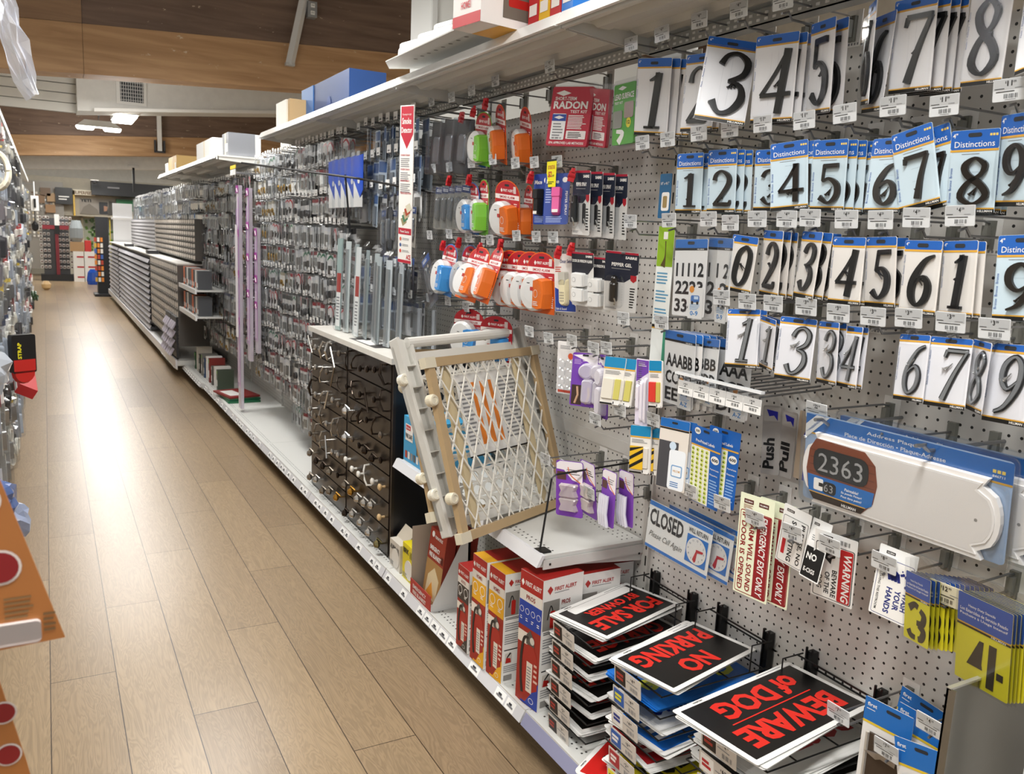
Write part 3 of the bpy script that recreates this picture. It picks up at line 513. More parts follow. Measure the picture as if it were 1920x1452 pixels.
for (d,ex,bh,dy),p in zip([('1',', turned slightly left',3,-.012),('2',', half hidden behind the tilted three',1,-.004),('3',', tilted and swung forward',0,0),('4',', hanging straight beside the tilted three',2,-.008),('5',', turned away and narrow',1,-.014),('6',', seen almost edge on',0,0),('6',', behind the edge-on six',0,0),('7',', hanging in front of a thick stack',3,-.011),('8',', over the tag for eleven ninety-nine',0,0),('9',', cut off at the right edge',0,0)],PO['six']): number('six',d,p,ex,bh,.012,dy)
for (d,ex,bh,dy),p in zip([('1','',1,-.014),('2','',2,-.01),('3',', half hidden behind the four',0,0),('4',', overlapping the three',1,-.018),('5','',4,-.012),('6',', partly behind the tilted seven',0,0),('7',', tilted to the left',1,-.022),('8','',2,-.004),('9',', upper of two nines at right',0,0),('9',', lower of two nines at right',0,0)],PO['four']): number('four',d,p,ex,bh,.011,dy)
for (d,ex,bh,dy),p in zip([('0',', tilted to the left',0,0),('2','',2,-.008),('3','',2,-.012),('4','',1,-.004),('5','',1,-.012),('6','',0,0),('1','',1,-.004)],PO['blk']): number('blk',d,p,ex,bh,.011,dy)
for (d,ex,bh,dy),p in zip([('1',', the left of two ones',1,-.008),('1',', the right of two ones',1,-.006),('3',', the front of two threes',0,0),('3',', rear of two threes',1,-.004),('4','',1,-.004),('6',', partly behind the seven',0,0),('7','',0,0),('8',', turned and half hidden by the nine',0,0),('9',', at the right edge',0,0)],PO['refl']): number('refl',d,p,ex,bh,.010,dy)
# ---------- peg hooks with price tags ----------
def hook_parts(price,L=.237,beige=False,sx=1):
    P=[]
    b=MB(); b.bx(-.012,0,-.009,.009,-.05,.006,M('#77776f',.5)); b.bx(-.026,-.01,-.006,.006,-.042,-.004,M('#86867f',.5)); b.bx(-.0015,0,-.021,.021,-.06,.02,PAPER())
    for i in range(5): b.bx(-.002,-.001,-.018+i*.008,-.014+i*.008,-.057,-.052,GREY())
    P.append(('hook_base',b.mesh('hook_base')))
    b=MB(); b.tube([(-.01,0,.0),(-.03,0,.004),(-L,0,.002)],.0024,WIRE()); b.tube([(-.01,0,-.033),(-L+.035,0,-.034),(-L+.022,0,-.020),(-L+.002,0,-.026)],.0028,WIRE()); P.append(('hook_wire',b.mesh('hook_wire')))
    Rm=Matrix(((0,0,-1,-L),(-1,0,0,0),(0,1,0,0),(0,0,0,1))) # local x right, y up, z out
    b=MB(Rm@Euler((.12,0,0)).to_matrix().to_4x4()); w,h=.056*sx,.036*sx
    b.slab(rrect(-w/2,-h/2,w/2,h/2,.002),-.0015,0,M('#f6eccb' if beige else '#fbfbfa',.45)); 
    if not beige: b.rect(-w/2+.001,0,w/2-.001,h/2-.001,.0003,M('#d6d6d5',.45))
    if price:
        d,c=price.split('.'); tw=.0035*len(d)*sx*1.25
        b.text(d,-tw/2,h*.16,tw,h*.24,INK(),.0006,.03); b.text('$',-tw/2-.0035,h*.27,.0022,h*.12,INK()); b.text(c,tw/2+.001,h*.27,.005*sx,h*.12,INK())
        b.lines(-w*.45,h*.02,w*.3,h*.08,1,INK()); b.lines(w*.15,h*.02,w*.3,h*.07,1,GREY())
    b.lines(-w*.4,-h*.12,w*.75,h*.09,1,INK()); b.bars(-w*.16,-h*.38,w*.42,h*.2,INK()); b.lines(-w*.12,-h*.46,w*.35,h*.05,1,GREY())
    P.append(('price_tag',b.mesh('price_tag')))
    b=MB(Rm@Euler((.12,0,0)).to_matrix().to_4x4()); b.slab(rrect(-w/2-.001,-h/2-.001,w/2+.001,h/2+.001,.002),.001,.0016,CLEAR()); P.append(('tag_cover',b.mesh('tag_cover')))
    return P
_HP={}
def hook(y,z,price,label,L=.237,beige=False,sx=1,grp='peg hooks with price tags',x=None):
    k=(price,L,beige,sx)
    if k not in _HP: _HP[k]=hook_parts(*k)
    return inst('peg_hook',label,'hook',_HP[k],((W if x is None else x),y,z),(random.uniform(-.03,.03),0,random.uniform(-.03,.03)),grp)
ORD=['first','second','third','fourth','fifth','sixth','seventh','eighth','ninth','tenth','eleventh','twelfth']
def hooks(key,price,where,**kw):
    for i,(y,z) in enumerate(PO[key]): hook(y,z,price,'%s tagged peg hook from the left %s'%(ORD[i],where),**kw)
hooks('t1','11.99','just below the large black numerals')
hooks('tt','4.99','in the row under the top shelf')
hooks('t2','4.59','just below the pale blue numeral cards')
hooks('t3','3.99','just below the cream numeral cards')
hooks('t4','7.99','left of the number label sheets')
hooks('t5','7.19','above the childproofing packs')
hooks('t6','6.59','above the striped tape pouch')
hooks('t7','4.59','around the lilac clip packs')
hooks('t8','4.59','above the hanging warning signs',L=.22)
hooks('t9','8.59','above the wash your hands sign',L=.22)
for (y,z),pr,be,t in zip(PO['t9b'],('12.99','7.99','7.99','4.59'),(1,0,0,0),('with a beige tag, in front of the yellow stencils','over the beware of dog signs','low by the galvanised panel','on the pegboard beside the galvanised panel')):
    hook(y,z,pr,'peg hook '+t,beige=bool(be),sx=1.12 if be else 1)
for (y,z) in PO['t22']: hook(y,z,'22.99','peg hook with a 22.99 tag at the left end of the address plaque')
hooks('tb1','18.99','in the upper smoke alarm row')
hooks('tb2','28.99','in the middle smoke alarm row')
hooks('tb3','28.99','above the leaning gates')
for (y,z) in [(1.04,1.19),(.95,1.19),(2.17,1.50),(1.93,1.51),(2.34,1.75),(1.33,.90),(1.24,.9)]:
    b=MB(); b.tube([(W-.004,y,z),(W-.2,y,z),(W-.215,y,z+.012),(W-.232,y,z+.012)],.0026,WIRE()); b.bx(W-.012,W,y-.009,y+.009,z-.03,z+.02,M('#77776f',.5))
    thing('bare_peg_hook','untagged peg hook holding goods at the height of %d centimetres'%(z*100),'hook',b,group='bare peg hooks')
# red anti-theft clips
b=MB(); b.bx(-.012,.012,-.006,.006,-.02,.02,M('#c01f26',.35)); b.bx(-.006,.006,-.012,.012,.016,.032,M('#c01f26',.35)); b.tube([(-.014,0,.0),(.014,0,0)],.008,M('#a5161d',.35),10); cl=b.mesh('lock_clip')
for i,(y,z) in enumerate(PO['clips']):
    thing('lock_clip','red anti-theft clip on a peg hook of the smoke alarm rows','clip',cl,(1.40,y,z),(0,.2,random.uniform(-.4,.4)),'red anti-theft clips',.78)
# ---------- sheets of letters and numbers ----------
def sheet(rows,tag_):
    w,h=.11,.18; b=card_base(w,h,.022,'#2a6fc0','#f1efec',foot=False,gold='#e08a2c'); b.rect(-w/2,-.026,w/2,-.0205,.0006,INK()); b.text('HILLMAN',w*.2,-.0255,.022,.0035,PAPER(),.0008,.02); slot(b,-.009)
    yy=-.04
    for i,rw in enumerate(rows): b.text(rw,-w*.43,-.045-(i+1)*.042,w*.86,.032,INK(),.0006,.03)
    P=[('label_sheet',b.mesh('label_sheet'))]
    c=MB(); c.slab(rrect(w*.02,-h-.004,w*.46,-h+.068,.002),.001,.0018,PAPER()); c.poly(oval(w*.12,-h+.064,.008),.0022,C_('#e8932a')); c.text(tag_,w*.1,-h+.003,.026,.011,C_('#2a86cf'),.0022,.02)
    c.slab(rrect(w*.1,-h+.034,w*.36,-h+.05,.004),.0018,.0022,C_('#3b73b9')); c.poly(oval(w*.15,-h+.033,.004),.0024,INK()); c.poly(oval(w*.31,-h+.033,.004),.0024,INK()); c.rect(w*.2,-h+.041,w*.33,-h+.048,.0024,C_('#cfe2f4')); c.lines(w*.08,-h+.016,w*.32,.014,4,C_('#8fb6dd'),.0021)
    P.append(('insert_card',c.mesh('insert_card'))); f=MB(); f.slab(rrect(-w/2-.003,-h-.006,w/2+.003,.002,.003),.0026,.003,CLEAR()); P.append(('clear_sleeve',f.mesh('clear_sleeve'))); return P
S1=sheet(['11112','2223','3344'],'0-9'); S2=sheet(['1 1 2','2 2','3 3'],'0-9'); S3=sheet(['AAABB','CCDD','EEEF'],'A-Z'); S4=sheet(['BBB','CDD','EFF'],'A-Z'); S5=sheet(['AAA','BCD','DEE'],'A-Z')
def put(parts,name,label,cat,p,grp=None): return inst(name,label,cat,parts,p[:3],p[3:6],grp,p[6])
put(S1,'number_label_sheet','sheet of black stick-on numbers with 11112 in its top row','label sheet',PO['num'][0]); put(S2,'number_label_sheet','sheet of larger stick-on numbers half behind the tilted zero','label sheet',PO['num'][1])
put(S3,'letter_label_sheet','sheet of black stick-on letters with AAABB in its top row','label sheet',PO['let'][0]); put(S4,'letter_label_sheet','darker sheet of stick-on letters just behind the AAABB sheet','label sheet',PO['let'][1]); put(S5,'letter_label_sheet','sheet of large stick-on letters under the reflective ones','label sheet',PO['let'][2])
for i in range(1,5):
    x,y,z,a,b_,c,s=PO['let'][0]; put(S3[:1],'letter_label_sheet','letter sheet in the stack behind the AAABB sheet','label sheet',(x+.012*i,y-.012*i,z,a,b_,c,s),'letter sheets behind the front one')
# clear ticket rail with five tags
r=root('ticket_rail','clear ticket rail with five 2.99 tags jutting out under the grey reflective numerals','ticket rail',(1.41,1.49,1.195))
b=MB(); b.bx(-.004,0,-.145,.155,.012,.034,FILM()); b.bx(-.012,0,-.145,.155,.03,.036,M('#e6e8ea',.2)); b.bx(-.004,0,-.145,.155,-.022,-.018,FILM())
for i in range(9): b.tube([(0,-.13+i*.033,.02),(.235,-.13+i*.033,.03)],.0026,WIRE())
b.ob('rail',r)
for i in range(5):
    b=MB(Matrix(((0,0,-1,-.005),(-1,0,0,.118-i*.058),(0,1,0,0),(0,0,0,1)))); b.slab(rrect(-.028,-.02,.028,.016,.001),-.001,0,M('#f1f1ef',.45)); b.rect(-.027,0,.027,.0155,.0003,M('#c9c9c8',.45)); b.text('2',-.004,.002,.005,.009,INK(),.0006,.03); b.text('99',.002,.006,.005,.005,INK()); b.text('$',-.008,.006,.002,.005,INK())
    b.lines(-.024,-.005,.045,.003,1,INK()); b.bars(-.008,-.014,.024,.007,INK()); b.ob('price_tag',r)
# ---------- address plaque ----------
def plaque(label,pose,full=True):
    r=root('address_plaque_pack',label,'address plaque',pose[:3],pose[3:6],None,pose[6]); w,h=.44,.20
    b=MB(); b.slab(rrect(-w/2+.004,-h+.004,w/2-.004,-.004,.008),-.001,0,C_('#a9c0de')); b.rect(-w/2+.004,-.045,w/2-.004,-.006,.0004,C_('#1568b4')); b.rect(-w/2+.004,-.049,w/2-.004,-.045,.0005,C_(GOLD))
    b.text('Address Plaque',-.07,-.023,.115,.009,PAPER(),.0008,.005); b.text('Place de Dirección • Plaque-Adresse',-.12,-.038,.215,.0105,PAPER(),.0008,.005)
    for i in range(3): b.rect(w*.41+i*.008,-.03,w*.41+i*.008+.006,-.024,.0008,C_('#f0d060'))
    b.add([(-w/2+.004,-.03,.001),(-w/2+.004,-.062,.001),(-w/2+.062,-.006,.001),(-w/2+.03,-.006,.001)],[(0,1,2,3)],PAPER())
    for i in range(3): b.text('Template Plantilla Gabarit',-w/2+.008+i*.006,-.048+i*.004,.045,.004,C_('#4a6fa8'),.0012,0,.78)
    b.text('846711',w*.41,-.038,.022,.0045,PAPER(),.0008); b.ob('backing_card',r)
    # cream plaque with concave ends and raised rim
    def outline(k):
        P=[]; X,Y=.197-k,.077-k; cy=-.117
        P+=[(-X+.015,cy+Y),(X-.015,cy+Y)]
        for i in range(9):
            t=-1+2*i/8; P.append((X-.028+.036*math.sqrt(max(0,1-t*t))+.004,cy-t*Y*.80))
        P+=[(X-.015,cy-Y),(-X+.015,cy-Y)]
        for i in range(9):
            t=-1+2*i/8; P.append((-X+.028-.036*math.sqrt(max(0,1-t*t))-.004,cy+t*Y*.80))
        return P
    b=MB(); iv=M('#dcd8d4',.42); b.slab(outline(0),.002,.014,M('#ece9e6',.38)); b.slab(outline(.009),.014,.0165,M('#ece9e6',.38)); b.poly(outline(.013),.0168,iv)
    b.poly(oval(.168,-.12,.003),.0172,C_('#8d8a86')); b.ob('plaque',r)
    # printed oval insert
    b=MB(); P=[(-.198+.02,-.056)]+[(-.035+.022*math.cos(t*.35),-.122+.062*math.sin(t*.35)) for t in range(4,-5,-1)]+[(-.178,-.186)]
    P=[(-.175,-.05),(-.06,-.052),(-.035,-.075),(-.028,-.115),(-.035,-.155),(-.06,-.183),(-.175,-.184),(-.19,-.16),(-.196,-.12),(-.19,-.075)]
    b.slab(P,.017,.0178,C_('#7a3f28')); 
    for i in range(5): b.rect(-.188,-.075-i*.016,-.034,-.0765-i*.016,.0181,C_('#5c2c1c'))
    b.slab([(-.192,-.131),(-.033,-.131),(-.037,-.16),(-.05,-.168),(-.187,-.168)],.0178,.0184,C_('#1568b4')); b.slab([(-.187,-.168),(-.05,-.168),(-.06,-.183),(-.175,-.184)],.0178,.0184,C_('#2a211c')); b.rect(-.186,-.169,-.05,-.167,.0187,C_(GOLD))
    b.slab(rrect(-.178,-.126,-.048,-.068,.02),.0178,.0195,C_('#1f2224')); b.text('2363',-.166,-.118,.106,.04,M('#b9bbbd',.25,.6),.02,0)
    b.slab(rrect(-.175,-.162,-.152,-.136,.003),.0184,.019,PAPER()); b.rect(-.162,-.152,-.152,-.144,.0194,INK()); b.slab(rrect(-.152,-.164,-.12,-.138,.008),.0184,.0192,C_('#1f2224')); b.text('63',-.149,-.16,.022,.017,M('#b9bbbd',.25,.6),.0196,0)
    for i,t in enumerate(('Paintable!','Se puede Pintar!','Peut être peint!')): b.text(t,-.108+(.008 if i==0 else 0),-.145-i*.0085,.048 if i else .032,.0062,PAPER(),.019,.015,0,.15)
    b.text('HILLMAN',-.105,-.181,.034,.0062,PAPER(),.019,.02); b.ob('printed_insert',r)
    b=MB(); b.slab(rrect(-w/2-.006,-h-.006,w/2+.006,.006,.014),.0012,.0019,FILM()); b.taper(rrect(-w/2+.006,-h+.002,w/2-.006,-.05,.012),.0019,.022,.965,CLEAR()); b.poly(oval(-.212,-.085,.0,.0),.001,CLEAR()) if False else None
    b.tube([(p[0],p[1],.002) for p in rrect(-w/2-.006,-h-.006,w/2+.006,.006,.014)]+[(-w/2-.006+.014,-h-.006,.002)][:0],.0022,CLEAR(),5); b.ob('clear_clamshell',r)
    return r
pq=PO['plaque'][0]; plaque('long white address plaque in a clear clamshell reading 2363, the front one',pq)
x,y,z,a,b_,c,s=pq; plaque('second address plaque pack, shifted right behind the front one',(x+.045,y-.05,z+.002,a,b_,c,s))
b=MB(); 
for yy in (y+.16,y-.07): b.tube([(W,yy,z-.018),(x-.01,yy,z-.018),(x-.03,yy,z-.006),(x-.055,yy-.004,z-.004)],.0038,WIRE(),8)
thing('plaque_hook','pair of bright hook tips poking through the address plaque clamshell','hook',b)
# ---------- more carded goods ----------
def slab_card(w,h,c,t=.0012,r=.004): b=MB(); b.slab(rrect(-w/2,-h,w/2,0,r),-t,0,C_(c)); return b
# push / pull decals
def pushpull(t,arrow=True):
    w,h=.04,.14; b=slab_card(w,h,'#a9a4a0'); b.slab(rrect(-w/2+.002,-.032,w/2-.002,-.004,.003),0,.0004,C_('#b9b5b1'))
    ar=M('#1c1ca0',.4)
    b.slab([(-.012,-.008),(.012,-.012),(.012,-.03),(.004,-.02),(-.006,-.022)],.0004,.0008,ar)
    b.text(t,.008,-h+.012,.062,.024,INK(),.0008,.035,PI/2); return [('decal_strip',b.mesh('decal_strip'))]
put(pushpull('Push'),'push_decal','silver strip decal reading Push hanging left of the plaque','door decal',PO['push'][0]); put(pushpull('Pull'),'pull_decal','silver strip decal reading Pull hanging right of the Push one','door decal',(1.6,1.437,1.155,PI/2,0,-PI/2,1.2))
b=slab_card(.045,.17,'#b7a48e'); b.slab([(.005,-.17),(.012,-.17),(.012,-.06),(.02,-.06),(.008,-.03),(-.004,-.06),(.005,-.06)],0,.0008,M('#1c1ca0',.4)); thing('arrow_decal','tan strip decal with a long blue arrow just left of the plaque','door decal',b,(1.6,1.385,1.165),(PI/2,0,-PI/2))
# childproofing and pouches
b=slab_card(.085,.2,'#efeceb'); b.poly(oval(.02,-.055,.012),.0006,C_('#e8643a')); b.lines(-.03,-.03,.05,.015,3,GREY()); b.rect(-.035,-.195,.03,-.185,.0006,C_('#c8442e'))
q=MB()
for i in range(2):
    for j in range(4): q.lathe([(.019,.001),(.019,.010),(.014,.014),(.004,.015)],CLEAR(),14,(-.02+i*.037,-.085-j*.033,0))
put([('card',b.mesh('card')),('clear_caps',q.mesh('clear_caps'))],'outlet_cap_pack','white card with two columns of clear round caps, left of the lilac packs','outlet caps',PO['disc'][0])
def purple_card(w,h,wtop=.3):
    b=slab_card(w,h,'#6f3aa8',r=.008); b.slab([(-w/2+.002,-h*.05),(w*.3,-.002),(w*.48,-.004),(w*.48,-h*wtop),(w*.1,-h*wtop*.55)],0,.0004,C_('#ece6ee')); b.lines(-w*.1,-h*.16,w*.5,h*.07,3,PAPER()); b.lines(-w*.42,-h*.22,w*.35,h*.1,4,C_('#b99ad6')); slot(b,-.009); return b
b=purple_card(.10,.19); b.rect(-.045,-.185,-.005,-.115,.0006,C_('#3a241c')); b.tube([(-.03,-.18,.001),(-.02,-.15,.001),(-.024,-.12,.001)],.004,C_('#c9a183')); q=MB(); q.taper(rrect(-.002,-.18,.042,-.09,.012),.001,.026,.8,M('#efecf2',.3,0,'c',.45)); q.taper(oval(.012,-.065,.034,.03),.001,.022,.7,M('#efecf2',.3,0,'c',.45))
PP=[('card',b.mesh('card')),('knob_covers',q.mesh('knob_covers'))]
put(PP,'knob_cover_pack','purple childproofing card with two milky round knob covers, the front one','childproofing pack',PO['purp'][0]); put(PP,'knob_cover_pack','purple childproofing card tucked behind the beige pad pouch','childproofing pack',PO['purp'][1])
x,y,z,a,b_,c,s=PO['purp'][0]; put(PP,'knob_cover_pack','purple childproofing card directly behind the front knob cover pack','childproofing pack',(x+.02,y-.03,z,a,b_,c,s))
def pouch(w,h,body,pad,pads=2,pc='#d8d2c8'):
    b=MB(); b.taper(rrect(-w/2,-h,w/2,-.0,.006),-.002,.006,.97,C_(body,.3)); b.slab(rrect(-w/2+.001,-.036,w/2-.001,.0,.004),.0062,.0068,C_('#1783b4',.3)); b.rect(-w/2+.001,-.041,w/2-.001,-.036,.007,C_(GOLD)); b.lines(-w*.4,-.06,w*.75,.014,3,GREY(),.007); b.rect(-w/2+.002,-h+.001,w/2-.002,-h+.007,.007,INK()); b.slab(rrect(w*.12,-h+.002,w*.45,-h+.018,.002),.006,.0075,PAPER()); b.text('1',w*.15,-h+.004,.004,.009,INK(),.008,.03); slot(b,-.012)
    q=MB(); q.taper(rrect(-w*.42,-h*.88,w*.1,-h*.45,.003),.006,.013,.95,C_(pad)); q.taper(rrect(w*.14,-h*.88,w*.42,-h*.45,.003),.006,.012,.95,C_(pc)); return [('pouch',b.mesh('pouch')),('pads',q.mesh('pads'))]
PC=pouch(.085,.165,'#e6e2da','#dcd6c8',pc='#c9c064')
put(PC,'felt_pad_pouch','clear pouch of cream pads with a teal header among the purple packs','pad pouch',PO['pouch'][0]); x,y,z,a,b_,c,s=PO['pouch'][0]; put(PC,'felt_pad_pouch','second cream pad pouch right behind the front one','pad pouch',(x+.015,y-.03,z,a,b_,c,s))
put(pouch(.06,.165,'#efe9e4','#d6382c',pc='#c9b85c'),'tape_pouch','narrow teal-topped pouch with a red block left of the letter sheets','tape pouch',PO['redp'][0])
def striped():
    P=pouch(.085,.165,'#e4e0da','#e0b427'); b=MB(); b.slab(rrect(-.037,-.15,.018,-.07,.002),.013,.0135,C_('#e3b522'))
    for i in range(3): b.add([(-.037,-.15+i*.03,.0138),(-.037,-.138+i*.03,.0138),(.018,-.108+i*.03 if i<2 else -.07,.0138),(.018,-.120+i*.03 if i<2 else -.072,.0138)],[(0,3,2,1)],INK())
    return P+[('striped_tape',b.mesh('striped_tape'))]
SP=striped(); x,y,z,a,b_,c,s=PO['stripe'][0]
put(SP,'striped_tape_pouch','pouch of yellow and black striped tape, front of its row','tape pouch',PO['stripe'][0])
for i,t in ((1,'middle'),(2,'rear')): put(SP,'striped_tape_pouch','yellow and black striped tape pouch, %s of the three'%t,'tape pouch',(x+.02*i,y-.022*i,z,a,b_,c,s))
b=slab_card(.06,.26,'#e7dff0'); b.slab([(-.028,-.005),(.028,-.005),(.028,-.05),(-.028,-.09)],0,.0005,C_('#7443ad')); b.lines(-.02,-.03,.04,.02,3,PAPER()); b.lines(-.02,-.12,.02,.1,12,GREY()); b.rect(-.008,-.18,.012,-.13,.0006,C_('#c59636')); q=MB(); q.taper(rrect(-.004,-.245,.01,-.08,.005),.001,.012,.8,C_('#efeaf4')); q.taper(rrect(.013,-.25,.026,-.07,.005),.001,.012,.8,C_('#efeaf4')); q.taper(rrect(-.025,-.2,-.01,-.1,.004),.001,.01,.8,C_('#efeaf4'))
put([('card',b.mesh('card')),('white_latches',q.mesh('white_latches'))],'latch_pack','long narrow lilac card of white strap latches','childproofing pack',PO['strap'][0])
def lilac(kind):
    b=MB(); b.slab(rrect(-.05,-.18,.05,0,.008),-.001,0,C_('#7a3fae')); b.slab([(-.048,-.01),(-.035,-.002),(.044,-.002),(.048,-.008),(.048,-.07),(.01,-.06),(-.02,-.03),(-.048,-.028)],0,.0005,C_('#ece6ea')); b.lines(-.01,-.045,.05,.02,3,GREY()); b.text('4',-.044,-.026,.006,.009,PAPER()); b.rect(-.046,-.062,-.012,-.036,.0006,C_('#5a3a34')); b.stroke([(-.005,-.02,.003),(.005,-.045,.003),(.045,-.07,.003)],.0005,.001,C_('#d86a30'))
    q=MB()
    if kind=='corner':
        for j in range(2):
            cy=-.095-j*.045
            q.taper([(-.034,cy-.018),(-.03,cy-.022),(.03,cy-.022),(.034,cy-.018),(.026,cy),(.034,cy+.018),(.03,cy+.022),(-.03,cy+.022),(-.034,cy+.018),(-.026,cy)],.001,.018,.8,M('#e6dcd4',.15,0,'c',.45))
    else:
        for j in range(4): q.tube([(-.03+j*.016,-.08,.012),(-.028+j*.016,-.14,.016),(-.02+j*.016,-.18,.012)],.006,C_('#e9e6f0',.3),8)
        q.taper(rrect(-.04,-.185,.035,-.075,.006),.001,.022,.85,CLEAR())
    return [('card',b.mesh('card')),('guards',q.mesh('guards'))]
LC=lilac('corner'); LL=lilac('clip')
put(LC,'corner_guard_pack','purple card of clear corner guards in front of the gate','childproofing pack',PO['lp'][0]); put(LC,'corner_guard_pack','purple corner guard card right behind the front one','childproofing pack',PO['lp'][1])
put(LL,'clip_pack','purple card with white plastic clips, the left of two','childproofing pack',PO['clip'][0]); put(LL,'clip_pack','purple card with white plastic clips, the right of two','childproofing pack',PO['clip'][1])
# grip tape sheet, price labels
b=card_base(.12,.235,.03,'#1d6ab8','#e6ded4',foot=False); b.rect(-.059,-.036,.059,-.031,.0007,INK()); b.slab(rrect(-.058,-.233,.022,-.075,.002),.0005,.001,M('#47464a',.85,0,'n')); b.slab(rrect(-.012,-.233,.055,-.10,.01),.001,.0016,C_('#eef3f8')); b.slab(rrect(.0,-.19,.045,-.15,.006),.0016,.0019,C_('#7ea6cf')); b.slab(rrect(.004,-.186,.041,-.154,.004),.0019,.0021,C_('#eef3f8')); b.text('WELCOME',.008,-.173,.03,.007,C_('#c58f2c'),.0024); b.poly(oval(.0,-.088,.014),.0016,C_('#cfe0f0')); b.lines(.0,-.225,.04,.02,3,C_('#4a7cb8'),.002); slot(b,-.012)
GT=[('sheet',b.mesh('sheet'))]; put(GT,'sign_sheet_pack','dark grey sheet with a little Welcome sign print, left of the price labels','label sheet',PO['grip'][0]); x,y,z,a,b_,c,s=PO['grip'][0]; put(GT,'sign_sheet_pack','second dark grey sheet hanging behind the front one','label sheet',(x+.014,y-.012,z,a,b_,c,s))
b=MB(); b.slab(rrect(-.06,-.235,.06,0,.004),-.001,0,C_('#1c5fb2')); b.rect(-.058,-.233,.018,-.062,.0004,C_('#f0f0e4')); b.rect(-.058,-.062,.058,-.057,.0006,C_(GOLD)); 
for i in range(4):
    for j in range(12): b.poly(oval(-.049+i*.0185,-.072-j*.0138,.0062,n=10),.0007,C_('#cbd85c' if j!=10 else '#b9d24a')); b.lines(-.0525+i*.0185,-.0745-j*.0138,.006,.004,1,INK(),.0009,.8)
b.poly(oval(.039,-.085,.016,.0125),.0006,PAPER()); b.text('600',.027,-.09,.024,.010,INK(),.0009,.03); b.poly(oval(-.035,-.015,.012,.010),.0006,PAPER()); b.text('500',-.043,-.019,.016,.008,INK(),.0009,.03); b.text('Pre-Priced Labels',-.04,-.048,.075,.009,PAPER(),.0009,.015); b.text('Prepriced Labels',.022,-.118,.034,.006,PAPER()); b.text('Etiquettes',.022,-.135,.03,.006,PAPER()); b.lines(.022,-.225,.032,.08,9,C_('#8fb3e0'))
slot(b,-.01); LB=[('label_card',b.mesh('label_card'))]
put(LB,'price_label_pack','blue card of yellow round price labels reading 600, the left one','label sheet',PO['lab6'][0]); put(LB,'price_label_pack','blue card of yellow round price labels reading 600, the right one','label sheet',PO['lab6'][1])
# ---------- hanging signs ----------
b=slab_card(.235,.14,'#f2f2ef',.001,.003); b.rect(-.117,-.014,.117,-.001,.0004,C_('#2a78cc')); b.rect(-.117,-.139,.117,-.130,.0004,C_('#2a78cc')); b.text('CLOSED',-.11,-.068,.128,.048,C_('#3a3a3c'),.0008,.03); b.text('Please Call Again',-.108,-.108,.125,.022,C_('#3a3a3c'),.0008,-.005,-.02,.3); b.text('WILL RETURN',.036,-.034,.068,.013,C_('#2a2a2c'),.0008,.02)
b.slab(rrect(.034,-.118,.108,-.04,.002),.0004,.0008,C_('#2a78cc')); b.poly(oval(.071,-.079,.035,.037,28),.0012,PAPER()); 
for i in range(12): t=i*PI/6; b.text(str(12 if i==0 else i),.069+.028*math.sin(t),-.081+.029*math.cos(t),None,.005,C_('#1a3a66'),.0015,.01)
b.slab([(.071,-.079),(.062,-.105),(.070,-.112),(.074,-.107),(.076,-.081)],.0016,.002,C_('#c23440')); b.slab([(.071,-.083),(.095,-.078),(.096,-.072),(.071,-.074)],.0016,.002,C_('#c23440'))
CS=[('sign_face',b.mesh('sign_face'))]; f=MB(); f.slab(rrect(-.12,-.145,.12,.012,.004),.0022,.0026,CLEAR()); CS.append(('clear_bag',f.mesh('clear_bag')))
put(CS,'closed_sign','white sign reading CLOSED Please Call Again with a red-handed paper clock','sign',PO['closed'][0])
x,y,z,a,b_,c,s=PO['closed'][0]
for i in (1,2): put(CS,'closed_sign','clock sign in a clear bag, %s behind the front CLOSED sign'%('first','second')[i-1],'sign',(x+.03*i,y-.045*i,z-.004,a,b_,c,s))
b=slab_card(.10,.235,'#e9edd0',.0012,.002); dr=C_('#8e1c22')
b.slab(rrect(-.046,-.231,.046,-.038,.005),0,.0003,dr); b.slab(rrect(-.044,-.229,.044,-.040,.004),.0003,.0006,C_('#e9edd0')); b.rect(.006,-.229,.044,-.040,.0009,dr)
b.text('EMERGENCY EXIT ONLY',.016,-.042,.182,.019,PAPER(),.0012,.02,-PI/2,.15); b.text('ALARM WILL SOUND',-.016,-.044,.18,.015,dr,.0012,.02,-PI/2); b.text('IF DOOR IS OPENED',-.039,-.044,.18,.015,dr,.0012,.02,-PI/2)
for xx in (-.038,.006): b.slab(rrect(xx,-.022,xx+.028,-.012,.001),0,.0005,C_('#5a2a24')); b.text('HILLMAN',xx+.003,-.019,.022,.004,PAPER(),.0008)
b.lines(-.038,-.036,.03,.012,4,C_('#a06a60'))
ES=[('sign_face',b.mesh('sign_face'))]; put(ES,'exit_sign','cream and dark red sign reading EMERGENCY EXIT ONLY, the front one','sign',PO['exit'][0]); x,y,z,a,b_,c,s=PO['exit'][0]; put(ES,'exit_sign','emergency exit sign behind and right of the front one','sign',(x+.03,y-.035,z-.005,a,b_,c,s))
def logo(b,x,y): b.slab(rrect(x,y,x+.026,y+.008,.001),0,.0005,C_('#2a211c')); b.text('HILLMAN',x+.003,y+.002,.02,.004,PAPER(),.0008)
b=slab_card(.095,.19,'#f2f2f0',.001,.003); b.slab(rrect(-.043,-.186,.043,-.034,.005),0,.0003,INK()); b.slab(rrect(-.0415,-.1845,.0415,-.0355,.004),.0003,.0006,PAPER()); logo(b,-.036,-.02); b.text('PLEASE, NO',.018,-.042,.135,.016,INK(),.001,.025,-PI/2); b.text('SOLICITING',-.012,-.042,.135,.016,INK(),.001,.025,-PI/2); b.slab(rrect(-.034,-.16,-.022,-.11,.002),.0006,.001,C_('#c2262e'))
put([('sign_face',b.mesh('sign_face'))],'no_soliciting_sign','white hanging sign reading PLEASE NO SOLICITING beside the exit signs','sign',PO['smok'][0])
